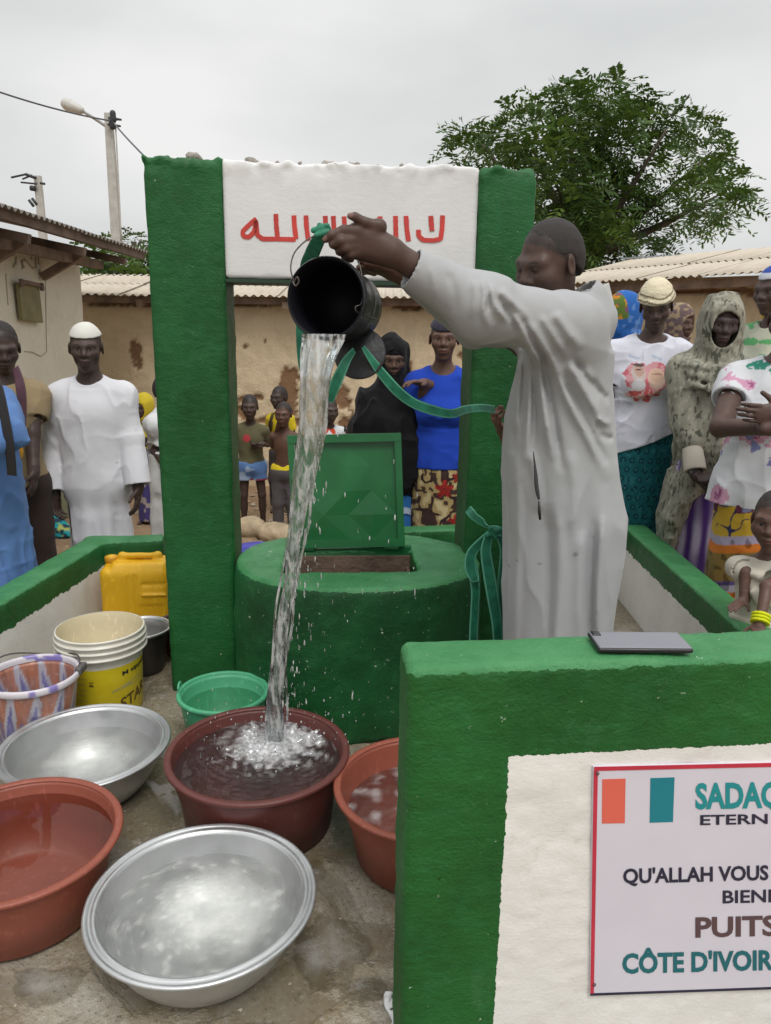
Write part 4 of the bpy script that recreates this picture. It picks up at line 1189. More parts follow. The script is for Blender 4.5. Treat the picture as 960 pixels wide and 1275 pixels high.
for k in range(7): wrap_stroke([(92 + (k % 3), .18 - .022 * k), (97, .179 - .022 * k), (103 - 2 * (k % 2), .178 - .022 * k)], .0012, M_greyp)
wrap_stroke([(106, .152), (109, .155), (111, .150)], .004, M_brown2); wrap_stroke([(106, .165), (111, .166)], .0015, M_brown2)

# many-coloured plastic bucket
cM, RM = rim(-20, 97, 811, 866, 0.27)
h = .27
def multi_col(V):
    a = np.arctan2(V[:, 1], V[:, 0]); z = V[:, 2] / h
    n = fbm(np.stack([np.cos(a) * 6, np.sin(a) * 6, z * 1.2], -1), 1.6, 3)
    s = (a / (2 * pi) * 11 + 0.15 * np.sin(z * 5)) % 1.0; tri = np.abs(s - .5) * 2
    up = z * 1.05 - tri
    c = np.where((up > 0.12)[:, None], np.array([.46, .15, .06]), np.array([.13, .13, .40]))
    c = np.where((np.abs(up - .02) < .16)[:, None], np.array([.50, .47, .54]), c)
    s2 = ((a / (2 * pi) * 22 + .3) % 1.0); c = np.where(((s2 < .25) & (z < .55))[:, None], np.array([.22, .20, .50]), c)
    fd = fbm(V, 22, 3, 4)[:, None]; c = c * (1 - .4 * fd) + np.array([.40, .38, .46]) * .4 * fd; return c * (0.40 + 0.75 * n[:, None])
def attr_plastic(name, rough=.35):
    t = NT(name); t.p(Base_Color=t.mix(t.ramp(t.noise(60, 4, .7), (.55, 0), (.7, .35)), t.attr(), (.55, .5, .5)), Roughness=rough); return t.m
M_multi = attr_plastic('marbled plastic')
mb_ = empty('bucket', cM, 'marbled purple, white and orange plastic bucket with a wire handle', 'bucket')
pr = [(RM * (.72 + .21 * t_), h * (.012 + .9 * t_)) for t_ in np.linspace(0, 1, 30)]
pin = [(RM * (.69 + .21 * t_), h * (.03 + .9 * t_)) for t_ in np.linspace(1, 0, 16)]
lathe('body', [(0, .003), (RM * .7, .003)] + pr + pin + [(0, .012)], cM, M_multi, mb_, 160, col=multi_col)
def rim_col(V):
    n = vnoise(V, 30); return np.where((n > .6)[:, None], np.array([.22, .18, .45]), np.array([.62, .58, .62]))
lathe('rim', smoothprof([(RM * .89, h * .93), (RM * .90, h), (RM * .96, h * 1.015), (RM * 1.0, h * .99), (RM * .995, h * .93), (RM * .93, h * .91)], 1), cM, M_multi, mb_, 96, col=rim_col)
M_wire = flat_mat('wire', (.10, .09, .085), .45, .7)
tube('handle', [cM + V3(RM * .98 * cos(a), RM * .98 * sin(a), h * 1.0 + .012 + .012 * sin(3 * a)) for a in np.linspace(radians(15), radians(170), 22)], .0028, M_wire, mb_)
sdf_mesh('handle_lug', [box(cM + V3(RM * .97, RM * .25, h * 1.0), (.012, .03, .014), .005)], .004, flat_mat('grey lug', (.10, .09, .09), .5), mb_)

# black bucket and small dark pot behind the pail
cK, RK = rim(138, 212, 768, 795, 0.19)
M_blk = flat_mat('blackened metal', (.05, .045, .042), .38, .5, var=.4, bump=.2)
M_bin = flat_mat('worn metal inside', (.34, .33, .32), .35, .7, var=.3)
bk = empty('bucket', cK, 'blackened metal bucket standing behind the white paint pail', 'bucket')
h = .19
lathe('body', [(0, .003), (RK * .66, .003), (RK * .70, .012), (RK * .92, h * .93), (RK * 1.0, h), (RK * .97, h * 1.005)], cK, M_blk, bk)
lathe('lining', [(RK * .98, h * 1.006), (RK * .90, h * .95), (RK * .86, h * .8), (RK * .67, .014), (0, .01)], cK, M_bin, bk)
lathe('rim', smoothprof([(RK * .90, h * .97), (RK * .93, h * 1.02), (RK * 1.01, h * 1.03), (RK * 1.03, h * 1.0), (RK * 1.0, h * .97)], 1), cK, M_alu, bk)
qk = atz(222, 772, .16)
pt_ = empty('cooking_pot', V3(qk[0], qk[1], 0), 'small dark red pot half hidden behind the left pillar', 'pot')
lathe('body', smoothprof([(0, .003), (.06, .003), (.085, .04), (.08, .12), (.09, .16), (.083, .162), (.075, .12), (.078, .04), (.05, .01), (0, .01)], 1), (qk[0], qk[1], 0), flat_mat('dark enamel', (.085, .035, .03), .35, var=.3), pt_)

# yellow jerrycan
jy = 3.42; jx = (at(131, 730, jy)[0] + at(214, 730, jy)[0]) / 2; jw = (at(214, 730, jy)[0] - at(131, 730, jy)[0]) / 2
JM = Rz(radians(6)); jc = V3(jx, jy, 0)
def jp(x, y, z): return jc + JM @ V3(x, y, z)
M_yel = plastic('yellow jerrycan plastic', (.72, .40, .008), .4, amt=.35)
jer = empty('jerrycan', jc, 'yellow plastic jerrycan standing in the corner of the left wall', 'jerrycan')
JP = [box(jp(0, 0, .175), (jw, .085, .172), .035, JM, .01), box(jp(jw * .12, 0, .345), (jw * .78, .07, .022), .018, JM, .02),
      box(jp(jw * .1, 0, .385), (jw * .55, .016, .012), .010, JM, .012), cap(jp(jw * .62, 0, .34), jp(jw * .62, 0, .385), .018, k=.012), cap(jp(-jw * .42, 0, .34), jp(-jw * .42, 0, .385), .018, k=.012),
      cap(jp(-jw * .72, 0, .33), jp(-jw * .72, 0, .362), .027, k=.01)]
for x in (-.12, -.02): JP.append(cap(jp(jw * x * 2 + .01, -.087, .06), jp(jw * x * 2 + .01, -.087, .31), .006, k=.008, op='-'))
JP += [cap(jp(jw * .25, -.089, .27), jp(jw * .9, -.089, .27), .008, k=.01, op='-'), cap(jp(jw * .25, -.089, .22), jp(jw * .9, -.089, .22), .004, k=.01), box(jp(jw * .45, -.088, .12), (jw * .38, .006, .05), .005, JM, .008, '-')]
sdf_mesh('body', JP, .006, M_yel, jer, lambda p: (fbm(p, 10, 2) - .5) * .010, .01)
lathe('cap', [(0, 0), (.030, 0), (.031, .004), (.031, .022), (.028, .026), (0, .026)], jp(-jw * .72, 0, .358), flat_mat('yellow cap', (.55, .26, .01), .5), jer, 24, JM)

# ================================================================== POURED BUCKET, STRAP, WATER
YB = 1.90
mc = at(405, 371, YB); bc = at(437, 384, YB + .205)
ax = unit(bc - mc); sx = unit(np.cross(V3(0, 0, 1), ax)); sy = np.cross(ax, sx); MB = np.stack([sx, sy, ax], 1)
Rm = 48 * YB * 1.0 / 960; Lb = np.linalg.norm(bc - mc)
def black_scuff():
    t = NT('black rubbery plastic')
    n = t.noise(9, 5, .7, dist=.8); f = t.noise(30, 4, .7, stretch=(3, 1, 1))
    c = t.mix(t.ramp(n, (.58, 0), (.64, .75)), (.012, .013, .016), (.22, .22, .22))
    c = t.mix(t.ramp(f, (.64, 0), (.70, .6)), c, (.45, .45, .45))
    t.p(Base_Color=c, Roughness=.33); t.bump(n, .25, .006); return t.m
M_bk = black_scuff(); M_bk2 = flat_mat('black inside', (.006, .006, .009), .5, spec=.15)
pb = empty('bucket', mc, 'black scuffed bucket with wire handle tipped to pour water', 'bucket')
lathe('body', [(Rm * 1.0, .0), (Rm * 1.03, .004), (Rm * 1.04, .02), (Rm * .985, .024), (Rm * .97, Lb * .5), (Rm * .93, Lb * .93), (Rm * .88, Lb), (0, Lb + .004)], mc, M_bk, pb, 64, MB, wob=.006)
lathe('lining', [(Rm * 1.0, .0), (Rm * .945, .003), (Rm * .93, Lb * .5), (Rm * .88, Lb * .95), (0, Lb * .96)], mc, M_bk2, pb, 64, MB, wob=.006)
fc2 = at(448, 440, YB + .13); fn = unit(V3(-.15, -.85, .30)); fx = unit(np.cross(V3(0, 0, 1), fn)); MF = np.stack([fx, np.cross(fn, fx), fn], 1)
rf_ = 33 * 2.0 / 960
lathe('rubber_flap', smoothprof([(0, .012), (rf_ * .35, .010), (rf_ * .7, .003), (rf_ * .97, 0), (rf_, -.003), (rf_ * .95, -.006), (0, .004)], 1), fc2, flat_mat('black rubber', (.014, .015, .018), .5, var=.3, bump=.2), pb, 40, MF)
def P3(pts): return [at(x, y, Y_) for x, y, Y_ in pts]
def crv(pts, n=6):
    """smooth curve through points"""
    P = np.array(pts, float); o = []
    for i in range(len(P) - 1):
        p0, p1, p2, p3 = P[max(i - 1, 0)], P[i], P[i + 1], P[min(i + 2, len(P) - 1)]
        for t in np.linspace(0, 1, n, endpoint=False):
            o.append(.5 * ((2 * p1) + (-p0 + p2) * t + (2 * p0 - 5 * p1 + 4 * p2 - p3) * t * t + (-p0 + 3 * p1 - 3 * p2 + p3) * t ** 3))
    o.append(P[-1]); return np.array(o)
tube('handle', crv(P3([(367, 353, 1.89), (362, 335, 1.89), (366, 316, 1.90), (378, 302, 1.91), (392, 293, 1.92), (402, 289, 1.93), (420, 296, 1.945), (440, 312, 1.95), (449, 335, 1.93), (452, 362, 1.915)])), .0018, M_wire, pb, 6)
tube('handle_ear', crv(P3([(366, 352, 1.89), (370, 345, 1.885), (372, 351, 1.885), (368, 356, 1.885), (364, 350, 1.89)])), .002, M_wire, pb, 6)
tube('handle_ear', crv(P3([(452, 362, 1.915), (450, 378, 1.905), (443, 382, 1.90), (444, 388, 1.90), (452, 391, 1.91), (462, 396, 1.94), (470, 398, 1.98)])), .002, M_wire, pb, 6)

def strap_mat():
    t = NT('green webbing')
    n = t.noise(30, 3)
    t.p(Base_Color=t.mix(t.ramp(n, (.35, 0), (.7, 1)), (.008, .13, .075), (.02, .23, .13)), Roughness=.6)
    t.bump(t.noise(220, 2, stretch=(1, 1, .3)), .3, .003); return t.m
M_strap = strap_mat(); M_strap_edge = flat_mat('webbing edge', (.10, .36, .24), .7)
def ribbon(name, pts, mat, parent, edge=True):
    """flat webbing through (px, py, depth, half width in px, turn): turn tilts the flat side away"""
    C = crv([(x, y, Y_, w, a) for x, y, Y_, w, a in pts], 7)
    P = np.array([at(x, y, Y_) for x, y, Y_, _, _ in C]); T = np.gradient(P, axis=0); T /= np.linalg.norm(T, axis=1, keepdims=True) + 1e-9
    V, E = [], []
    for p, t, (x, y, Y_, w, a) in zip(P, T, C):
        s = unit(np.cross(t, V3(0, 1, 0))); nn = np.cross(s, t); s = s * cos(a) + nn * sin(a); nn = unit(np.cross(s, t))
        hw = w * Y_ / 960 / max(.35, cos(a))
        for u in (-1, -.72, .72, 1): 
            V.append(p + s * u * hw + nn * .0012); V.append(p + s * u * hw - nn * .0012)
    m = len(P); Q, QE = [], []
    for i in range(m - 1):
        a, b = i * 8, i * 8 + 8
        for k in range(3):
            q = [[a + 2 * k, a + 2 * k + 2, b + 2 * k + 2, b + 2 * k], [a + 2 * k + 3, a + 2 * k + 1, b + 2 * k + 1, b + 2 * k + 3]]
            (QE if k != 1 else Q).extend(q)
        QE += [[a + 1, a, b, b + 1], [a + 6, a + 7, b + 7, b + 6]]
    o = mkmesh(name, V, None, Q + QE, mat, parent)
    o.data.materials.append(M_strap_edge)
    if edge:
        mi = np.zeros(len(Q) + len(QE), dtype=np.int32); mi[len(Q):] = 1
        o.data.polygons.foreach_set('material_index', mi)
    return o
st = empty('strap', at(400, 290, 1.93), 'long green webbing strap tied to the bucket handle and held at the right pillar', 'strap')
ribbon('webbing', [(400, 292, 1.935, 7, .3), (394, 304, 1.96, 8, .2), (388, 318, 2.04, 9, .1), (383, 335, 2.13, 9, .3), (378, 380, 2.17, 8, .3), (376, 420, 2.17, 7, .2), (378, 455, 2.17, 6, .3), (382, 470, 2.17, 4, .6)], M_strap, st, False)
ribbon('webbing', [(441, 436, 1.99, 3, .6), (432, 448, 1.97, 5, .4), (424, 464, 1.96, 6.5, .2), (417, 480, 1.96, 7, 0), (411, 500, 1.97, 4, .3)], M_strap, st)
ribbon('webbing', [(452, 432, 1.99, 2, .8), (462, 447, 2.0, 4, .5), (477, 467, 2.02, 6, .2), (495, 487, 2.05, 6.5, .1), (515, 502, 2.1, 6, .2), (540, 511, 2.15, 6, .3), (562, 515, 2.2, 5, .5), (580, 510, 2.3, 4.5, .6), (600, 508, 2.42, 4.5, .5), (616, 510, 2.5, 4.5, .4)], M_strap, st)
kn = at(401, 287, 1.93)
sdf_mesh('knot', [ell(kn, (.014, .011, .012), k=.004), cap(kn + [-.02, 0, .0], kn + [.012, -.004, .010], .007, k=.004), cap(kn + [-.012, -.008, -.012], kn + [.014, -.006, -.004], .007, k=.004), cap(kn + [-.006, 0, .012], kn + [.016, 0, .004], .006, k=.003)], .0022, M_strap, st)
st2 = empty('strap', at(612, 680, 2.6), 'green webbing strap knotted and hanging in loops at the right pillar foot', 'strap')
YS = 2.42
ribbon('webbing', [(583, 634, 2.85, 5, .2), (592, 644, 2.75, 6, .2), (606, 653, 2.6, 6, .4), (618, 660, YS, 6, .3), (630, 664, YS, 5, .4)], M_strap, st2)
ribbon('webbing', [(612, 664, YS, 6, .3), (598, 676, YS, 6, .2), (587, 690, YS, 7, 0), (586, 708, YS, 8, .1), (592, 722, YS, 5, .3), (588, 705, YS + .02, 7, .2), (592, 735, YS + .02, 6, .5), (590, 780, YS + .02, 6, .5), (588, 830, YS + .03, 6, .4)], M_strap, st2)
ribbon('webbing', [(610, 664, YS, 6, .3), (605, 685, YS - .01, 7, .1), (609, 715, YS - .01, 8, 0), (614, 745, YS - .01, 8, .1), (619, 780, YS - .01, 7, .2), (622, 830, YS, 7, .2)], M_strap, st2)
ribbon('webbing', [(622, 665, YS, 6, .5), (628, 685, YS + .01, 6, .4), (626, 720, YS + .02, 7, .4), (624, 760, YS + .02, 6, .5), (627, 830, YS + .02, 6, .4)], M_strap, st2)
k2 = at(614, 662, YS - .01)
sdf_mesh('knot', [ell(k2, (.018, .014, .015), k=.004), cap(k2 + [-.02, -.004, -.01], k2 + [.02, -.006, .01], .009, k=.004), cap(k2 + [-.012, -.01, .012], k2 + [.010, -.008, -.014], .008, k=.004)], .003, M_strap, st2)

# falling water
def stream_mat():
    t = NT('falling water'); t.n.remove(t.b)
    rf = t.new('BsdfRefraction'); rf.inputs['IOR'].default_value = 1.12; rf.inputs['Roughness'].default_value = .05; rf.inputs[0].default_value = (.94, .96, .96, 1)
    tr = t.new('BsdfTransparent'); tr.inputs[0].default_value = (.92, .94, .94, 1)
    gl = t.new('BsdfGlossy'); gl.inputs['Roughness'].default_value = .08; gl.inputs[0].default_value = (.95, .97, .98, 1)
    df = t.new('BsdfTranslucent'); df.inputs[0].default_value = (.95, .95, .94, 1)
    d2 = t.new('BsdfDiffuse'); d2.inputs[0].default_value = (.92, .92, .91, 1)
    b = t.new('Bump'); b.inputs['Strength'].default_value = .8; b.inputs['Distance'].default_value = .012
    n = t.noise(45, 3, .5, stretch=(1, 1, .05), dist=.2); t.l.new(n, b.inputs['Height'])
    for s in (gl, rf, d2): t.l.new(b.outputs[0], s.inputs['Normal'])
    fr = t.new('Fresnel'); fr.inputs[0].default_value = 1.45; t.l.new(b.outputs[0], fr.inputs['Normal'])
    def mixs(f, a, c):
        m = t.new('MixShader'); t.set(m.inputs[0], f); t.l.new(a.outputs[0], m.inputs[1]); t.l.new(c.outputs[0], m.inputs[2]); return m
    clear = mixs(.35, tr, rf); white = mixs(.5, df, d2)
    streak = t.ramp(t.noise(70, 3, .55, stretch=(1, 1, .045), dist=.15), (.46, .03), (.62, .90))
    body = mixs(streak, clear, white)
    m = mixs(t.math('ADD', t.math('MULTIPLY', fr.outputs[0], 1.0), .04), body, gl)
    t.l.new(m.outputs[0], t.out.inputs[0]); return t.m
M_stream = stream_mat()
M_foam = None
def foam_mat():
    t = NT('white water'); t.n.remove(t.b)
    df = t.new('BsdfDiffuse'); df.inputs[0].default_value = (.88, .89, .90, 1); tl_ = t.new('BsdfTranslucent'); tl_.inputs[0].default_value = (.85, .88, .9, 1)
    tr = t.new('BsdfTransparent'); gl = t.new('BsdfGlossy'); gl.inputs['Roughness'].default_value = .1
    a = t.new('MixShader'); a.inputs[0].default_value = .5; t.l.new(df.outputs[0], a.inputs[1]); t.l.new(tl_.outputs[0], a.inputs[2])
    b = t.new('MixShader'); t.set(b.inputs[0], t.ramp(t.noise(45, 4, .7), (.35, .15), (.65, .85))); t.l.new(tr.outputs[0], b.inputs[1]); t.l.new(a.outputs[0], b.inputs[2])
    c = t.new('MixShader'); c.inputs[0].default_value = .15; t.l.new(b.outputs[0], c.inputs[1]); t.l.new(gl.outputs[0], c.inputs[2])
    t.l.new(c.outputs[0], t.out.inputs[0]); return t.m
M_foam = foam_mat()
ST = [(416, 405, 56), (424, 405, 52), (432, 401, 47), (450, 395, 41), (475, 392, 37), (500, 389, 33), (540, 386, 30), (570, 383, 26), (600, 379, 23), (640, 373, 19), (690, 365, 17), (720, 362, 16), (760, 355, 16), (800, 349, 17), (850, 344, 22), (900, 342, 25), (932, 341, 31)]
ys = np.array([s[0] for s in ST], float); yy = np.linspace(416, 932, 150); xx = np.interp(yy, ys, [s[1] for s in ST]); ww = np.interp(yy, ys, [s[2] for s in ST])
for a_ in (xx, ww):
    for _ in range(6): a_[1:-1] = (a_[:-2] + 2 * a_[1:-1] + a_[2:]) / 4
def stream(name, wmul, off, seed, ysel, parent, nseg=36, dy=0.0):
    V = []; n0 = len(ysel)
    for i, y in enumerate(ysel):
        x = np.interp(y, yy, xx) + off(y); w = np.interp(y, yy, ww) * wmul
        Yd = np.interp(y, [416, 470, 932], [1.875, 1.85, imp[1]]) + dy; c = at(x, y, Yd); hw = w * .5 * Yd * 1.0 / 960
        for k in range(nseg):
            a = 2 * pi * k / nseg
            n_ = fbm(np.array([[cos(a) * 2.2 + seed, sin(a) * 2.2, y * .008]]), 1.0, 3, seed)[0] - .5; m_ = fbm(np.array([[cos(a) * 5, sin(a) * 5 + seed, y * .022]]), 1.0, 2, seed + 3)[0] - .5
            r = 1 + .5 * n_ + .34 * m_
            V.append(c + V3(cos(a) * hw * r, sin(a) * hw * r * .55, 0))
    Q = [[i * nseg + k, i * nseg + (k + 1) % nseg, (i + 1) * nseg + (k + 1) % nseg, (i + 1) * nseg + k] for i in range(n0 - 1) for k in range(nseg)]
    return mkmesh(name, V, None, [q[::-1] for q in Q], M_stream, parent)
sw = empty('water_stream', imp, 'clear stream of water falling from the black bucket into the red tub', 'water')
stream('main_stream', .92, lambda y: 0, 1, yy, sw)
stream('side_strand', .22, lambda y: np.interp(y, [416, 520, 600, 700, 800], [18, 16, 13, 10, 9]) + 2 * sin(y * .05), 5, yy[2:120], sw, 14, -.006)
stream('side_strand', .20, lambda y: np.interp(y, [416, 520, 932], [-18, -13, -8]) + 2 * sin(y * .04), 8, yy[2:140], sw, 14, -.012)
stream('side_strand', .14, lambda y: np.interp(y, [416, 700, 932], [6, 8, 13]) + 3 * sin(y * .03), 9, yy[70:140], sw, 12, -.02)
# crown of splash where it lands, and drops in the air
r_ = np.random.default_rng(17)
SP = [ell(imp + [0, 0, .0], (.06, .05, .018), k=.01)]
for k in range(46):
    a = r_.uniform(0, 2 * pi); d = .015 + .12 * r_.random() ** .7; hgt = .030 * r_.random() * (1 - d / .16) + .001
    b0 = imp + V3(cos(a) * d, sin(a) * d, -.004); b1 = imp + V3(cos(a) * (d + .018), sin(a) * (d + .018), hgt)
    SP.append(cap(b0, b1, .013 * r_.uniform(.5, 1.2), .004, k=.016))
tag(sdf_mesh('splash', SP, .0035, M_foam, None, lambda p: (fbm(p, (75, 75, 75), 3) - .5) * .016), 'white splash where the stream strikes the red tub water', kind='stuff')
def drops(name, pts, rad, mat, label):
    ico = bmesh.new(); bmesh.ops.create_icosphere(ico, subdivisions=1, radius=1)
    iv = np.array([v_.co[:] for v_ in ico.verts]); it = np.array([[v_.index for v_ in f.verts] for f in ico.faces]); ico.free()
    V = np.concatenate([p + iv * r for p, r in zip(pts, rad)]); T = np.concatenate([it + len(iv) * i for i in range(len(pts))])
    return tag(mkmesh(name, V, T, None, mat), label, kind='stuff')
pts, rad = [], []
for k in range(170):
    a = r_.uniform(0, 2 * pi); d = .03 + .26 * r_.random(); z = abs(r_.normal()) * .075 + .012
    pts.append(imp + V3(cos(a) * d, sin(a) * d * .8, z)); s = .0012 + .0022 * r_.random() ** 2; rad.append(V3(s, s, s * r_.uniform(1, 2.6)))
for k in range(120):
    y = r_.uniform(540, 885); x = np.interp(y, yy, xx) + r_.normal() * 10 + np.interp(y, [560, 880], [10, 22])
    pts.append(at(x, y, 1.84 + r_.normal() * .03)); s = .001 + .0018 * r_.random() ** 2; rad.append(V3(s, s, s * r_.uniform(2.5, 6)))
for k in range(26):
    pts.append(at(r_.uniform(400, 520), r_.uniform(560, 900), 1.9 + r_.normal() * .1)); s = .001 + .0012 * r_.random(); rad.append(V3(s, s, s * r_.uniform(2, 6)))
drops('water_drops', pts, rad, M_stream, 'drops of water flying off the stream')

# things lying on the ground behind
def rock(px, py, y, r, label, c):
    p = at(px, py, y); p[2] = GZ + r[2] * .55
    o = sdf_mesh('rock', [ell(p, r, Rz(px), k=0), ell(p + [r[0] * .5, 0, -r[2] * .2], np.array(r) * .75, Rz(px * 2), .05)], min(r) * .13, c, None, lambda q: (fbm(q, 9, 3) - .5) * min(r) * .5)
    return tag(o, label, 'rock')
M_rock = flat_mat('rock', (.42, .33, .22), .9, var=.3, bump=.7, bscale=30); M_rock2 = flat_mat('pale rock', (.50, .46, .40), .9, var=.25, bump=.6, bscale=30)
rock(312, 655, 6.15, (.13, .11, .10), 'rough tan rock beside the feet of the boy in blue shorts', M_rock)
rock(345, 652, 6.0, (.21, .12, .09), 'long smooth tan rock between the two boys', M_rock)
rock(372, 668, 5.75, (.12, .09, .07), 'pale grey stone partly behind the green lid', M_rock2)
bp = at(322, 676, 5.2); bc_ = V3(bp[0], bp[1], GZ)
bb = empty('basin', bc_, 'blue and violet plastic basin on the ground behind the kerb', 'basin')
lathe('bowl', smoothprof([(0, .01), (.12, .01), (.20, .15), (.215, .155), (.20, .16), (.12, .02), (0, .02)], 1), bc_, flat_mat('violet plastic', (.05, .045, .30), .4, var=.3), bb, 40)
cl = at(57, 668, 6.0); cl[2] = GZ + .08
def clothcol(p):
    n = vnoise(p, 26); m = vnoise(p, 34, 3)
    c = np.where((n > .55)[:, None], np.array([.02, .30, .33]), np.array([.02, .05, .09])); return np.where((m > .62)[:, None], np.array([.38, .42, .12]), c)
tag(sdf_mesh('cloth_bundle', [ell(cl, (.17, .14, .10), k=.04), ell(cl + [-.05, 0, .10], (.10, .10, .09), k=.05), ell(cl + [.17, -.02, -.04], (.15, .10, .06), k=.05)], .013, cloth_mat('printed bundle', None), None,
             lambda p: (fbm(p, (14, 14, 22), 3) - .5) * .07, col=clothcol), 'bundle of teal printed cloth lying on the dirt by the white-robed man', 'cloth')
# ================================================================== PEOPLE
def skin_mat():
    t = NT('skin')
    n = t.noise(60, 4, .6)
    t.p(Base_Color=t.mix(1.0, t.attr(), t.ramp(n, (.3, .85), (.7, 1.05)), 'MULTIPLY'), Roughness=t.ramp(t.noise(25, 3), (.3, .46), (.7, .60)))
    t.b.inputs['Specular IOR Level'].default_value = .36
    t.bump(t.noise(300, 3), .12, .002); return t.m
M_skin = skin_mat()
M_hair = flat_mat('black hair', (.026, .021, .020), .8, var=.3, bump=.35, bscale=260)
M_cloth = cloth_mat('woven cloth', None)
M_knit = cloth_mat('knit', None, weave=120, wr=.6)

def hand_prims(w, d, n, s, curl=.4, thumb=1, spread=.0, k=.006, curls=None):
    """palm, four fingers of unequal length with two bends, and a thumb from the side of the palm. d: finger direction, n: the way fingers curl"""
    w = np.asarray(w, float); d = unit(d); n = unit(n - d * (n @ d)); sd_ = np.cross(d, n)
    M = np.stack([sd_, d, n], 1)
    P = [ell(w + d * .048 * s, np.array([.040, .052, .0155]) * s, M, .012 * s), cap(w - d * .03 * s, w + d * .02 * s, .026 * s, .027 * s, .015 * s)]
    for i, (L, off) in enumerate(zip((.070, .078, .072, .056), (.029, .0100, -.0095, -.028))):
        b = w + d * (.088 - .006 * abs(i - 1.3)) * s + sd_ * off * thumb * s; a = (curl if curls is None else curls[i]); dirn = d + sd_ * off * thumb * 3 * spread; dirn = unit(dirn)
        r = (.0092, .0095, .0090, .0080)[i] * s
        for j, (f, c) in enumerate(((.46, .55), (.30, 1.0), (.24, .8))):
            a_ = a * c; dirn = unit(dirn * cos(a_) + unit(n - dirn * (n @ dirn)) * sin(a_)); e = b + dirn * L * f * s
            P.append(cap(b, e, r, r * .9, k * .5)); b = e; r *= .9
    b = w + d * .022 * s + sd_ * .030 * thumb * s; td = unit(d * .62 + sd_ * .75 * thumb + n * .30)
    e = b + td * .042 * s; P.append(cap(b - td * .01 * s, e, .0135 * s, .0105 * s, .010 * s))
    td = unit(td + d * .55 + n * .25 * (curl > .5)); P.append(cap(e, e + td * .030 * s, .0102 * s, .0088 * s, .004 * s))
    return P

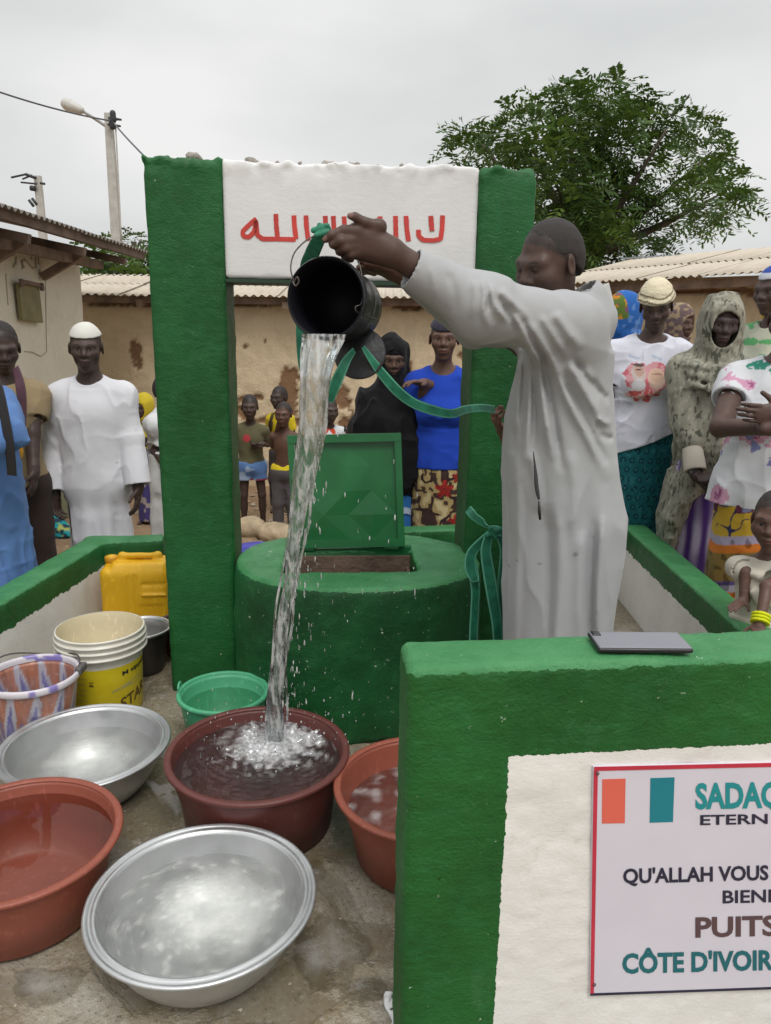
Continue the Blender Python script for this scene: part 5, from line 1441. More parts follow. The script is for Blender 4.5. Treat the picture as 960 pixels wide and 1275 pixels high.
class Fig:
    def __init__(F, label, hc, s=1.0, yaw=0.0, hyaw=None, pitch=0.1, roll=0.0, skin=(.075, .042, .030), arms=None, w=1.0, ground=GZ, h=.008, hh=.004, group='people watching the well',
                 hands=True, legs=((-.085, 0), (.085, 0)), fem=False, lean=(0, 0), hip=None, old=0.0, cheeks=0.0, base=None, smile=0.0, hs=None, eyes=.6, scalp=True):
        F.hc = np.asarray(hc, float); F.s = s; F.hs = s if hs is None else hs; F.M = Rz(yaw); F.yaw = yaw; F.w = w
        F.Mh = Rz(yaw if hyaw is None else hyaw) @ Rx(pitch) @ Ry(roll)
        F.nb = F.hc + (F.M @ V3(lean[0], .03 + lean[1], -.165)) * F.hs
        F.skin = np.array(skin) * 1.3; F.zg = (ground - F.nb[2]) / s; F.fem = fem
        F.root = empty('person', V3(F.nb[0], F.nb[1], ground) if base is None else base, label, 'person', group)
        L = F.L
        F.sh = {'L': L(-.157 * w, .01, -.082), 'R': L(.157 * w, .01, -.082)}
        zh = -.585 if hip is None else hip
        F.zh = zh
        F.arm = {}
        for sd_, sg in (('L', -1), ('R', 1)):
            a = (arms or {}).get(sd_)
            if a is None:
                e = L(sg * .235 * w, .035, -.35); wr = L(sg * .25 * w, -.04, -.59); a = (e, wr, V3(0, -.12, -1), F.M @ V3(-sg, 0.1, 0), .35)
            F.arm[sd_] = a
        # ---- head
        t_ = F.hs
        H = lambda *p: F.hc + F.Mh @ (V3(*p) * t_)
        E = lambda c, r, k=.02, op='+', M=None: ell(H(*c), np.array(r) * t_, F.Mh if M is None else F.Mh @ M, k * t_, op)
        jw = .058 if fem else .063
        HP = [E((0, .018, .030), (.075, .094, .090)), E((0, -.018, -.035), (jw, .074, .078), .03), ell(H(0, -.066, -.098), np.array((.022, .020, .018)) * t_, F.Mh, .025 * t_),
              E((-.040, -.058, -.022), (.026 + cheeks, .026, .026 + cheeks), .025), E((.040, -.058, -.022), (.026 + cheeks, .026, .026 + cheeks), .025),
              cap(H(-.045, -.066, .022), H(-.012, -.079, .019), .012 * t_, .011 * t_, .024 * t_), cap(H(.045, -.066, .022), H(.012, -.079, .019), .012 * t_, .011 * t_, .024 * t_),
              ell(H(-.031, -.098, .003), np.array((.017, .017, .011)) * t_, F.Mh, .010 * t_, '-'), ell(H(.031, -.098, .003), np.array((.017, .017, .011)) * t_, F.Mh, .010 * t_, '-'),
              E((-.031, -.073, .003), (.0135, .0125, .0115), .003), E((.031, -.073, .003), (.0135, .0125, .0115), .003),
              cap(H(0, -.080, .012), H(0, -.099, -.023), .0085 * t_, .0140 * t_, .012 * t_), E((-.0160, -.088, -.029), (.0115, .012, .0095), .008), E((.0160, -.088, -.029), (.0115, .012, .0095), .008),
              E((0, -.078, -.060), (.030, .016, .020), .02), E((0, -.0915, -.0545), (.0205, .0125, .0076), .007), E((0, -.0895, -.0675), (.0180, .0130, .0086), .006),
              cap(H(-.017, -.095, -.0610), H(.017, -.095, -.0610), .0016 * t_, k=.004 * t_, op='-')]
        for sg in (-1, 1):
            HP += [ell(H(sg * .079, .012, -.005), np.array((.007, .020, .031)) * t_, F.Mh @ Rz(sg * .35), .006 * t_), ell(H(sg * .088, .006, -.004), np.array((.006, .011, .019)) * t_, F.Mh @ Rz(sg * .35), .004 * t_, '-')]
            if old: HP += [E((sg * .050, -.062, -.055), (.016, .02, .022), .02, '-')]
        neck = [cap(H(0, .025, -.06), F.nb + F.M @ V3(0, .005, 0) * s, .051 * s * (.9 if fem else 1), .056 * s * (.9 if fem else 1), .025 * s)]
        ndown = [cap(F.nb + F.M @ V3(0, .005, .03) * s, L(0, .01, -.12), .056 * s * (.9 if fem else 1), .07 * s, .02 * s)]
        # ---- trunk, arms, legs
        B = lambda c, r, k=.05: ell(L(*c), np.array(r) * s * [w, w, 1], F.M, k * s)
        BP = ndown + [cap(L(-.02, .02, -.02), F.sh['L'], .050 * s, .050 * s, .03 * s), cap(L(.02, .02, -.02), F.sh['R'], .050 * s, .050 * s, .03 * s), B((0, .0, -.20), (.150, .102, .17)), B((0, -.0, -.38), (.128, .095, .14)), B((0, .0, -.54), (.158, .115, .12))]
        if fem: BP += [B((-.065, -.085, -.24), (.06, .055, .06), .04), B((.065, -.085, -.24), (.06, .055, .06), .04)]
        HD = []
        for sd_, sg in (('L', -1), ('R', 1)):
            e, wr, hd, hn, cu = F.arm[sd_][:5]; e, wr = np.asarray(e, float), np.asarray(wr, float)
            th = F.arm[sd_][5] if len(F.arm[sd_]) > 5 else -sg
            BP += [cap(F.sh[sd_], e, .050 * s * w, .039 * s, .03 * s), cap(e, wr, .039 * s, .027 * s, .02 * s)]
            if hands: HD += [cap(wr - unit(wr - e) * .06 * s, wr, .0315 * s, .027 * s, .01)] + hand_prims(wr, np.asarray(hd, float), np.asarray(hn, float), s, cu, th)
        for lx, ly in legs:
            hp = L(np.sign(lx) * .085 * w, 0, zh + .04); kn_ = L(lx * 1.05, ly * .5 - .03, (zh + F.zg) / 2 + .02); an = L(lx * 1.1, ly, F.zg + .075)
            BP += [cap(hp, kn_, .078 * s * w, .052 * s, .03 * s), cap(kn_, an, .050 * s, .034 * s, .02 * s), ell(kn_ * .62 + an * .38 + F.M @ V3(0, .018, 0) * s, np.array((.046, .048, .10)) * s, F.M, .03 * s),
                   cap(an - V3(0, 0, .045) * s, L(lx * 1.25, ly - .13, F.zg + .022), .036 * s, .024 * s, .03 * s)]
        parts = [polys(HP + neck, hh * F.hs, None, None), polys(BP, h, None, None, None, .02)]
        nbv = len(parts[0][0])
        if HD: parts.append(polys(HD, .0038 * s))
        F.HP, F.BP = HP, BP
        vs, ts, qs, n = [], [], [], 0
        for v, t, q in parts: vs.append(v); ts.append(t + n); qs.append(q + n); n += len(v)
        v = np.concatenate(vs); col_ = np.repeat(F.skin[None], len(v), 0)
        q = ((v - F.hc) @ F.Mh) / F.hs; hd_ = np.arange(len(v)) < nbv; fr = hd_ & (q[:, 1] < -.045)
        def paint(m, c, a=1.0):
            mm = np.clip(m, 0, 1)[:, None] * fr[:, None] * a; col_[:] = col_ * (1 - mm) + np.array(c) * mm
        axx = np.abs(q[:, 0])
        paint(1.6 - 1.3 * np.hypot(q[:, 0] / .020, (q[:, 2] + .0605 + 24 * q[:, 0] ** 2) / .0135), F.skin * [1.15, .92, .98])
        paint(1.5 - 1.2 * np.hypot(q[:, 0] / .015, (q[:, 2] + .0608 + 24 * q[:, 0] ** 2) / .0018), F.skin * .35)
        paint(2.2 - 2 * np.hypot((axx - .032) / .019, (q[:, 2] - .0265 + .15 * np.abs(axx - .028)) / .0040), (.012, .009, .009), .8)
        ey = max(eyes, .12)
        paint(2.2 - 2 * np.hypot((axx - .031) / .0150, (q[:, 2] - .0035) / (.0030 + .0045 * ey)), F.skin * .30)
        if eyes > .2:
            paint(2.4 - 2 * np.hypot((axx - .031) / .0120, (q[:, 2] - .0022) / (.0018 + .0030 * ey)), (.27, .225, .20))
            paint(2.8 - 2 * np.hypot((axx - .031) / .0056, (q[:, 2] - .0025) / (.0025 + .0035 * ey)), (.010, .007, .006))
        if scalp:
            hm = (q[:, 2] - .078 + .93 * (q[:, 1] + .072)) / .010 + 1.6 * (fbm(v, 120, 2, 2) - .5) + .35; hm = np.clip(hm, 0, 1) * hd_ * (np.abs(q[:, 0]) < .0765)
            col_[:] = col_ * (1 - .8 * hm[:, None]) + np.array([.024, .019, .018]) * .8 * hm[:, None]
        F.body = mkmesh('body', v, np.concatenate(ts) if n else None, np.concatenate(qs), M_skin, F.root, col_)
    def L(F, *p): return F.nb + F.M @ (V3(*p) * F.s)
    def H(F, *p): return F.hc + F.Mh @ (V3(*p) * F.hs)
    def E(F, c, r, k=.02, op='+', M=None): return ell(F.H(*c), np.array(r) * F.hs, F.Mh if M is None else F.Mh @ M, k * F.hs, op)
    def hcut(F, n, p):
        """keep what lies behind the plane through head point p with normal n (head frame)"""
        nn = F.Mh @ unit(V3(*n)); return half(nn, float(nn @ F.H(*p)))
    def bcut(F, n, p):
        nn = F.M @ unit(V3(*n)); return half(nn, float(nn @ F.L(*p)))
    def part(F, name, prims, col, h=.006, wr=.0, adapt=.008, mat=None, noise=None, boxes=None):
        cf = (lambda P: np.repeat(np.array(col, float)[None], len(P), 0)) if not callable(col) else col
        if callable(col): adapt = 0
        sd_ = F.hc[0] * 3
        nz = noise
        if wr and noise is None:
            def nz(p):
                q = p + .07 * np.stack([fbm(p, 5, 2, 3), fbm(p, 5, 2, 8), fbm(p, 5, 2, 12)], 1)
                a = 1 - np.abs(2 * fbm(q, (9, 9, 3.4), 2, sd_) - 1); b = 1 - np.abs(2 * fbm(q, (6, 6, 11), 2, sd_ + 5) - 1); c = fbm(q, (22, 22, 14), 2, sd_ + 9) - .5
                fade = np.ones(len(p))
                for k_ in 'LR': fade = np.minimum(fade, np.clip(np.linalg.norm(p - np.asarray(F.arm[k_][1], float), axis=1) / .13 - .35, .08, 1))
                return fade * wr * (.75 - 1.5 * a ** 4 - .45 * b ** 5 + .6 * c)
        return sdf_mesh(name, prims, h, mat or M_cloth, F.root, nz, adapt, boxes, cf)
    # garments
    def hair(F, th=.005, line=.082, nape=-.07):
        F.part('hair', [F.E((0, .018 + th * 1.2, .030 + th * 1.0), (.0755, .094, .0905)), F.E((0, .034 + th, -.004), (.0735, .078, .082), .03),
                        F.E((-.088, .004, -.02), (.03, .035, .05), .01, '-'), F.E((.088, .004, -.02), (.03, .035, .05), .01, '-'), F.hcut((0, -(line - nape), -.17), (0, -.068, line))], (.024, .019, .018), .0045, mat=M_hair,
               noise=lambda p: (fbm(p, 90, 2) - .5) * .003)
    def torso(F, off, w=1.0, k=.05, belly=0.0):
        s = F.s; B = lambda c, r: ell(F.L(*c), (np.array(r) * [F.w * w, F.w * w, 1] + off) * s, F.M, k * s)
        P = [cap(F.L(-.02, .02, -.03), F.sh['L'] + V3(0, 0, -.005), (.046 + off * .8) * s, (.047 + off * .8) * s, .05 * s), cap(F.L(.02, .02, -.03), F.sh['R'] + V3(0, 0, -.005), (.046 + off * .8) * s, (.047 + off * .8) * s, .05 * s),
             B((0, 0, -.20), (.150, .105, .17)), B((0, -belly, -.38), (.138, .102 + belly, .16)), B((0, 0, -.54), (.162, .118, .14))]
        if F.fem: P += [B((-.065, -.085, -.24), (.06, .055, .06)), B((.065, -.085, -.24), (.06, .055, .06))]
        return P
    def sleeve(F, sd_, f, off, end=1.25):
        e, wr = np.asarray(F.arm[sd_][0], float), np.asarray(F.arm[sd_][1], float); s = F.s; a = F.sh[sd_]; P = []
        if f <= 1:
            q = a + (e - a) * f; P += [cap(a, q, (.052 + off) * s, (.050 + off * end) * s, .03 * s, flat=False if f < .2 else True), cap(a, a + (q - a) * .6, (.052 + off) * s, (.050 + off) * s, .03 * s)]
            P.append(cap(a + (q - a) * .93, a + (q - a) * 1.08, (.042 + off * end) * s, k=.0, op='-', flat=True) if f >= .2 else P[-1])
            if f < .2: P.pop()
        else:
            g = e + (wr - e) * (f - 1); P += [cap(a, e, (.050 + off * .8) * s, (.042 + off) * s, .05 * s), cap(e, g, (.042 + off) * s, (.034 + off * end) * s, .02 * s, flat=True), ell(e, np.array([1, 1, 1]) * (.043 + off) * s, None, .03 * s)]
            d = unit(g - e); P.append(cap(g - d * .02 * s, g + d * .03 * s, (.022 + off * end) * s, k=0, op='-', flat=True))
        return P
    def neckhole(F, r=.066, drop=.0, front=.02):
        return [ell(F.L(0, -.015, .035 - drop), np.array([r, r * 1.05, .055 + front]) * F.s, F.M @ Rx(-.35), .006, '-')]
    def top(F, col, hem=-.62, off=.022, sl=(.55, .55), w=1.0, neck=.066, name='shirt', wr=.006, h=.006, soff=None, extra=(), belly=0.0, drop=0.0, front=.02, tuck=0.0, tailcut=None):
        P = F.torso(off, w, belly=belly)
        if tuck: P.append(loft([(hem - .02, 0, 0, (.175 + off + tuck) * w * F.w, .135 + off + tuck * .7), (-.30, 0, 0, (.155 + off) * w * F.w, .115 + off)], o=(0, 0, 0), yaw=0) if False else
                          F.loft([(hem - .02, 0, 0, (.165 + off + tuck) * w * F.w, .125 + off + tuck * .7), (-.34, 0, 0, (.140 + off) * w * F.w, .105 + off)], F.folds(7, .05, -.3, hem, F.hc[0] * 5)))
        P += F.neckhole(neck, drop, front) + [F.bcut(*(tailcut or ((0, 0, -1), (0, 0, hem))))]
        for sd_, f in zip('LR', sl):
            if f: P += F.sleeve(sd_, f, (off * .75 if soff is None else soff))
        P = [p for p in P if p.op != '-'] + [p for p in P if p.op == '-'] if False else P
        P += list(extra)
        return F.part(name, P, col, h, wr)
    def folds(F, n, amp, z0, z1, seed=0.0):
        def f(th, z):
            g = np.clip((z / F.s - z0) / (z1 - z0), 0, 1)
            a = np.sin(n * th + seed + 1.3 * np.sin(2 * th + seed)) + .5 * np.sin((2 * n - 3) * th + 2.1 * seed + .6 * g)
            return 1 + amp * g * a * .7
        return f
    def loft(F, rows, fold=None, k=.03, pw=2.0):
        s = F.s
        return loft([(z * s, cx * s, cy * s, rx * s, ry * s) for z, cx, cy, rx, ry in rows], F.nb, F.yaw, fold, k * s, pw=pw)
    def skirt(F, col, zt=-.42, zb=None, rx=(.150, .185, .20), ry=(.115, .145, .16), n=6, amp=.07, name='skirt', h=.007, wr=.004, cx=0.0, seed=None):
        zb = F.zg + .05 if zb is None else zb; z1 = zt - .18
        return F.part(name, [F.loft([(zb, cx, 0, rx[2], ry[2]), (z1, 0, 0, rx[1], ry[1]), (zt, 0, 0, rx[0], ry[0])], F.folds(n, amp, zt - .05, zb, F.hc[0] * 4 if seed is None else seed))], col, h, wr)
    def trousers(F, col, zt=-.50, zb=None, off=.02, name='trousers', legs=((-.085, 0), (.085, 0)), h=.007, wr=.006):
        s = F.s; P = [ell(F.L(0, 0, -.55), np.array((.165 * F.w + off, .12 * F.w + off, .12)) * s, F.M, .05 * s)]
        zb = F.zg + .08 if zb is None else zb
        for lx, ly in legs:
            hp = F.L(np.sign(lx) * .085 * F.w, 0, F.zh + .03); kn_ = F.L(lx * 1.05, ly * .5 - .03, (F.zh + F.zg) / 2 + .02); an = F.L(lx * 1.1, ly, F.zg + .075)
            P += [cap(hp, kn_, (.080 * F.w + off) * s, (.060 + off) * s, .05 * s), cap(kn_, an, (.060 + off) * s, (.050 + off) * s, .03 * s)]
        P += [F.bcut((0, 0, 1), (0, 0, zt)), F.bcut((0, 0, -1), (0, 0, zb))]
        return F.part(name, P, col, h, wr)
    def scarf(F, col, cape=None, off=.018, open_=(.058, .082), name='headscarf', h=.005, wr=.006, oz=-.018, chest=.0, fold=None, band=True):
        """cloth over head and neck with an opening for the face; cape: loft rows below"""
        P = [F.E((0, .020, .030), (.075 + off, .096 + off, .090 + off)), F.E((0, .0, -.05), (.066 + off, .078 + off, .085 + off), .05), cap(F.H(0, .025, -.07), F.L(0, .01, -.03), (.065 + off * .5) * F.hs, .085 * F.s, .04 * F.s)]
        if cape: P += [F.loft(cape, fold, .05)] + (F.torso(.03)[:2] if cape[0][0] < -.5 else [])
        P.append(ell(F.H(0, -.125, oz), np.array([open_[0], .085, open_[1]]) * F.hs, F.Mh, .010 * F.s, '-'))
        return F.part(name, P, col, h, wr)

def A(px, py, d): return atd(px, py, d)
KF = 1.0227
def BY(px, py, dd): return at(px, py, dd * KF)      # a point in the upright plane of the figure
dn = V3(0, -.1, -1.0)
FOLK = 'people watching the well'

# --- man in white robe and cap
d = 3.95
F = Fig('old man in long white robe and white skullcap standing beyond the left wall', A(107, 433, d), 1.0, radians(8), radians(14), .10, 0, (.052, .033, .027),
        {'L': (BY(66, 548, d + .02), BY(68, 613, d - .05), V3(.12, -.2, -1), V3(1, -.3, 0), .5), 'R': (BY(163, 546, d + .02), BY(172, 606, d - .05), V3(-.05, -.1, -1), V3(-1, 0, 0), .4)}, w=1.02, old=1, eyes=0.4)
F.part('cap', [F.E((0, .02, .034), (.083, .102, .094)), F.hcut((0, .10, -1), (0, 0, .062))], (.66, .65, .60), .004, .002)
WHT = (.66, .66, .70)
rows = [(F.zg + .10, .01, 0, .200, .165), (-.95, .005, 0, .172, .150), (-.6, 0, 0, .158, .138), (-.3, 0, 0, .160, .128), (-.16, 0, 0, .140, .105), (-.06, 0, 0, .10, .07)]
F.part('robe', F.torso(.022, 1.05) + [F.loft(rows, F.folds(6, .085, -.25, -.9, 2.2), .03)] + F.sleeve('L', 1.96, .018, 1.9) + F.sleeve('R', 1.96, .018, 1.9) + F.neckhole(.068, .0, .018) +
       [cap(F.L(.008, -.20, -.03), F.L(.012, -.20, -.20), .075 * 0 + .0, k=0)][:0], WHT, .005, .006)

# --- man in blue robe at the left edge
d = 3.15
F = Fig('man in sky blue robe with a black shoulder strap at the left edge', A(-44, 428, d), 1.0, radians(62), radians(60), .2, 0, (.06, .037, .028),
        {'L': (BY(-10, 540, d + .1), BY(-20, 590, d + .1), dn, V3(0, 0, 1), .5), 'R': (BY(12, 540, d - .15), BY(-22, 560, d - .25), V3(-.9, -.2, -.3), V3(0, 0, -1), .6)}, w=1.0, h=.01, hh=.005)
BLU = (.105, .21, .46)
rows = [(F.zg + .08, 0, 0, .235, .225), (-.9, 0, 0, .215, .20), (-.5, 0, 0, .19, .17), (-.18, 0, 0, .16, .125)]
F.part('robe', F.torso(.02, 1.02) + [F.loft(rows, F.folds(6, .07, -.3, -1.1, 1.0), .06)] + F.sleeve('L', 1.0, .02) + F.sleeve('R', 1.85, .02, 1.3) + F.neckhole(), BLU, .006, .011)
F.hair(.005)
sp = crv([BY(-14, 452, d - .17), BY(-2, 480, d - .21), BY(6, 520, d - .24), BY(12, 560, d - .24), BY(14, 590, d - .22)], 5)
ys_ = d * KF - .215
ribbon('shoulder_strap', [(-16, 450, ys_ + .06, 6, 0), (-3, 480, ys_, 6, 0), (6, 520, ys_ - .02, 6, 0), (12, 556, ys_ - .02, 6, 0), (15, 592, ys_, 6, 0)], flat_mat('black strap', (.014, .014, .016), .6), F.root, False)

# --- boy in khaki shirt
d = 3.75
F = Fig('teenage boy in khaki shirt with a bag strap, looking down behind the blue robe', A(3, 433, d), .95, radians(35), radians(30), .32, 0, (.05, .031, .025),
        {'R': (BY(40, 540, d), BY(42, 588, d - .1), V3(.0, -.3, -1), V3(-1, 0, 0), .6)}, w=.92, eyes=0.1)
F.hair(.008)
F.top((.30, .225, .13), -.56, .022, (.6, .6), wr=.005)
F.trousers((.045, .03, .025))
sp = crv([F.L(.10, .03, .0), F.L(.115, -.06, -.05), F.L(.11, -.135, -.16), F.L(.09, -.155, -.32)], 6)
ys_ = d * KF - .15
ribbon('bag_strap', [(19, 458, ys_ + .06, 5, 0), (24, 474, ys_, 6, 0), (27, 496, ys_ - .02, 6, 0), (26, 530, ys_ - .02, 6, 0), (22, 570, ys_, 6, 0)], flat_mat('maroon strap', (.07, .03, .045), .7, var=.6), F.root, False)
bagp = BY(14, 540, d - .32)
tag(sdf_mesh('cloth_bag', [ell(bagp, (.045, .05, .105), k=.02), ell(bagp + [.012, 0, -.09], (.035, .04, .05), k=.03)], .007, M_cloth, None, lambda p: (fbm(p, (12, 12, 6), 2) - .5) * .03, col=lambda P: np.repeat(np.array([[.62, .30, .015]]), len(P), 0)),
    'orange cloth bag hanging between the blue robe and the khaki shirt', 'bag')

# --- girl in yellow
F = Fig('small girl in yellow headscarf standing far back beside the white robe', A(178, 507, 6.4), .66, radians(-15), radians(-10), .1, 0, (.05, .03, .025), {'L': (BY(168, 560, 6.4), BY(180, 547, 6.2), V3(1, -.2, .2), V3(0, 0, 1), .5), 'R': (BY(190, 560, 6.4), BY(178, 552, 6.2), V3(-1, -.2, .2), V3(0, 0, 1), .5)}, fem=True, w=.8, h=.01, hh=.006, hip=-.5, hs=.86)
YEL = (.55, .42, .03)
F.scarf(YEL, [(-.30, 0, 0, .17, .14), (-.1, 0, 0, .14, .11), (.02, 0, .01, .08, .07)], h=.008)
F.skirt(lambda P: np.where((vnoise(P, 22) > .62)[:, None], np.array([.35, .3, .3]), np.array([.06, .05, .17])), -.25, None, (.14, .15, .16), (.11, .12, .13), name='dress', h=.01)

# --- person in white half hidden by the left pillar
d = 5.0
F = Fig('person in white tunic half hidden behind the left pillar', A(209, 487, d), .84, radians(75), radians(80), .1, 0, (.05, .032, .026), {'R': (BY(194, 562, d - .15), BY(208, 582, d - .25), V3(1, 0, 0), V3(0, 0, 1), .5), 'L': (BY(215, 560, d + .15), BY(222, 580, d), V3(1, 0, 0), V3(0, 0, 1), .5)}, w=.9, h=.01, hh=.006)
F.hair(.005)
F.part('tunic', F.torso(.03, 1.0) + [F.loft([(-1.0, 0, 0, .17, .16), (-.3, 0, 0, .16, .14)], F.folds(5, .06, -.3, -1, 1))] + F.sleeve('R', 1.0, .035) + F.sleeve('L', 1.0, .035) + F.neckhole(), (.62, .63, .64), .008, .006)

# --- boy in olive shirt and blue shorts
d = 6.35
F = Fig('small boy in olive t-shirt and blue shorts seen past the left pillar', A(311, 507, d), .66, radians(8), radians(5), .05, 0, (.05, .03, .024),
        {'L': (BY(300, 553, d), BY(318, 556, d - .2), V3(1, -.2, 0), V3(0, 0, 1), .6), 'R': (BY(333, 553, d), BY(325, 553, d - .2), V3(-1, -.2, 0), V3(0, 0, 1), .6)}, w=.95, h=.008, hh=.005, hip=-.52, hs=.84, legs=((-.10, 0), (.12, -.02)))
F.hair(.004)
def olive(P):
    c = np.repeat(np.array([[.115, .105, .055]]), len(P), 0); q = A(307, 546, d); m = (np.hypot(P[:, 0] - q[0], P[:, 2] - q[2]) < .032) & (P[:, 1] < F.nb[1]); c[m] = (.42, .05, .06); return c
F.top(olive, -.50, .022, (.75, .75), w=1.0, wr=.007)
def shorts(P):
    c = np.repeat(np.array([[.10, .19, .40]]), len(P), 0); zz_ = (P[:, 2] - F.nb[2]) / F.s; c[zz_ < -.685] = (.30, .05, .08); c[vnoise(P, 20) > .68] = (.28, .36, .5); return c
F.trousers(shorts, -.47, -.71, .035, 'shorts', ((-.10, 0), (.12, -.02)))

# --- child behind, and shirtless boy
d = 6.9
F = Fig('child peeping from behind the shirtless boy', A(347, 495, d), .66, radians(-10), radians(-25), .05, 0, (.045, .028, .023), {'L': (BY(334, 545, d), BY(337, 527, d - .2), V3(.1, -.2, 1), V3(1, 0, 0), .5)}, w=.8, h=.01, hh=.006, hip=-.5, hs=.84)
F.hair(.004); F.top((.60, .46, .02), -.5, .02, (.6, .6), wr=.004, h=.008); F.trousers((.05, .04, .04), h=.01)
d = 6.05
F = Fig('shirtless small boy in grey trousers with a yellow waistband', A(353, 516, d), .62, radians(-5), radians(-8), .05, 0, (.085, .042, .028),
        {'L': (BY(340, 555, d), BY(347, 528, d - .15), V3(.2, -.2, 1), V3(1, 0, 0), .7), 'R': (BY(373, 555, d), BY(374, 580, d), dn, V3(-1, 0, 0), .4)}, w=.95, h=.008, hh=.005, hip=-.52, hs=.80)
F.hair(.003)
F.trousers(lambda P: np.where(((P[:, 2] - F.nb[2]) / F.s > -.49)[:, None], np.array([.60, .46, .02]), np.array([.085, .075, .08])), -.43, F.zg + .16, .02)
an = F.L(-.10, -.05, F.zg + .03)
F.part('shoe', [cap(an + [0, .05, 0], an + [0, -.10, -.005], .045, .04, .01)], (.03, .03, .13), .007)

# --- child in white behind the stream
d = 6.3
F = Fig('child in white shirt with a red flower print behind the strap', A(411, 511, d), .64, radians(15), radians(25), .1, 0, (.045, .028, .023), {'R': (BY(430, 540, d), BY(437, 530, d - .2), V3(1, -.1, .3), V3(0, 0, 1), .5)}, w=.85, h=.01, hh=.006, hip=-.5, hs=.82)
F.hair(.004)
def redstar(P):
    c = np.repeat(np.array([[.60, .62, .64]]), len(P), 0); q = A(410, 531, d); dx, dz = P[:, 0] - q[0], P[:, 2] - q[2]
    m = (np.hypot(dx, dz) < .055 + .025 * np.sin(5 * np.arctan2(dz, dx))) & (P[:, 1] < F.nb[1]); c[m] = (.55, .07, .03); return c
F.top(redstar, -.5, .025, (.75, .75), wr=.004); F.trousers((.05, .05, .06), h=.01)

# --- woman in black and woman in blue
d = 4.3
F = Fig('woman in a long black veil standing behind the green lid', A(489, 446, d), .93, radians(0), radians(5), .22, 0, (.075, .042, .030), {'L': (BY(460, 535, d + .02), BY(470, 575, d - .02), V3(1, 0, -.6), V3(0, 0, 1), .5), 'R': (BY(520, 535, d + .02), BY(505, 575, d - .02), V3(-1, 0, -.6), V3(0, 0, 1), .5)}, fem=True, w=1.0)
BLK = (.0045, .0045, .0055)
F.part('head_wrap', [F.E((0, .02, .034), (.086, .106, .098)), F.hcut((0, .12, -1), (0, -.07, .040))], (.007, .007, .009), .005, .003)
rows = [(-.66, .02, .02, .19, .17), (-.54, .0, 0, .24, .20), (-.40, -.02, 0, .275, .21), (-.22, -.02, 0, .255, .18), (-.08, -.01, 0, .17, .13), (.02, 0, 0, .10, .095), (.06, 0, 0, .08, .08)]
F.scarf(BLK, rows, .016, (.060, .070), 'veil', .006, .016, .005, fold=F.folds(4, .05, -.1, -.8, 1.7))
def wave(P):
    q = (P - F.nb) / F.s; c = np.repeat(np.array([[.03, .15, .42]]), len(P), 0)
    u = ((q[:, 0] + .02) / .115 + .5) % 1 - .5; v = ((q[:, 2] + .02) / .125 + 1.0 * u * u * 1.6) % 1; c[(v < .30)] = (.42, .50, .62); c[(v > .88)] = (.015, .06, .2); return c
F.skirt(wave, -.5, None, (.16, .175, .185), (.13, .145, .15), 5, .03, h=.006, wr=.002, cx=.02)
d = 4.22
FB = F
F = Fig('woman in royal blue top and dark head wrap resting a hand on her neighbour', A(553, 422, d), .98, radians(-3), radians(-6), .05, 0, (.095, .05, .035),
        {'L': (BY(519, 520, d + .06), BY(530, 478, d - .05), V3(-.75, -.45, .15), V3(-.3, -.3, -.9), .45, 1)}, fem=True, w=.96)
F.part('head_wrap', [F.E((0, .022, .036), (.086, .108, .100)), F.E((0, .075, .05), (.06, .06, .06), .04), F.hcut((0, .25, -1), (0, -.08, .044))], (.040, .037, .055), .005, .003)
F.top((.014, .055, .42), -.56, .018, (.75, .6), neck=.074, wr=.009, tuck=.01, h=.005, front=.03)
def damask(P):
    q = (P - F.nb) / F.s; c = np.repeat(np.array([[.40, .29, .13]]), len(P), 0)
    w1 = P + .05 * np.stack([fbm(P, 9, 2, 1), fbm(P, 9, 2, 2), fbm(P, 9, 2, 3)], 1); n = vnoise(w1, 19, 4); m = vnoise(w1, 34, 6)
    c[(np.abs(n - .5) < .10)] = (.035, .018, .02); c[m > .63] = (.055, .03, .025); c[(m < .26)] = (.55, .45, .25)
    for cx, cz, r in ((.02, -.67, .055), (-.01, -.99, .075), (.09, -.86, .04), (.10, -.6, .04)):
        dd = np.hypot(q[:, 0] - cx, q[:, 2] - cz); th = np.arctan2(q[:, 2] - cz, q[:, 0] - cx); mk = dd < r * (.8 + .25 * np.sin(5 * th)); c[mk] = (.36, .025, .02); c[mk & (np.sin(th * 9 + dd * 60) > .6)] = (.12, .015, .015)
    return c
F.skirt(damask, -.40, None, (.14, .172, .175), (.12, .145, .15), 5, .03, h=.005, wr=.003)

# --- women on the right
d = 4.35
F = Fig('woman in bright blue headscarf turned away behind the grey robe', A(774, 394, d), .96, radians(-75), radians(-70), .12, 0, (.07, .04, .03), fem=True, w=.95, h=.01)
def bluescarf(P):
    c = np.repeat(np.array([[.025, .12, .40]]), len(P), 0); n = vnoise(P, 42); c[n > .70] = (.10, .22, .5)
    q = ((P - F.hc) @ F.Mh) / F.hs; m = (q[:, 1] < -.02) & (q[:, 2] > -.01); c[m] = np.where((vnoise(P, 40, 2) > .5)[:, None], np.array([.50, .22, .02]), np.array([.10, .16, .03]))[m]; c[m & (vnoise(P, 36, 5) > .62)] = (.20, .08, .12); return c
F.scarf(bluescarf, [(-.18, 0, .02, .17, .13), (-.06, 0, .02, .13, .11), (.05, 0, .02, .085, .085)], .022, (.055, .08))
F.top((.58, .50, .48), -.6, .03, (.6, .6), w=1.0, h=.008); F.skirt((.45, .42, .42), h=.01)

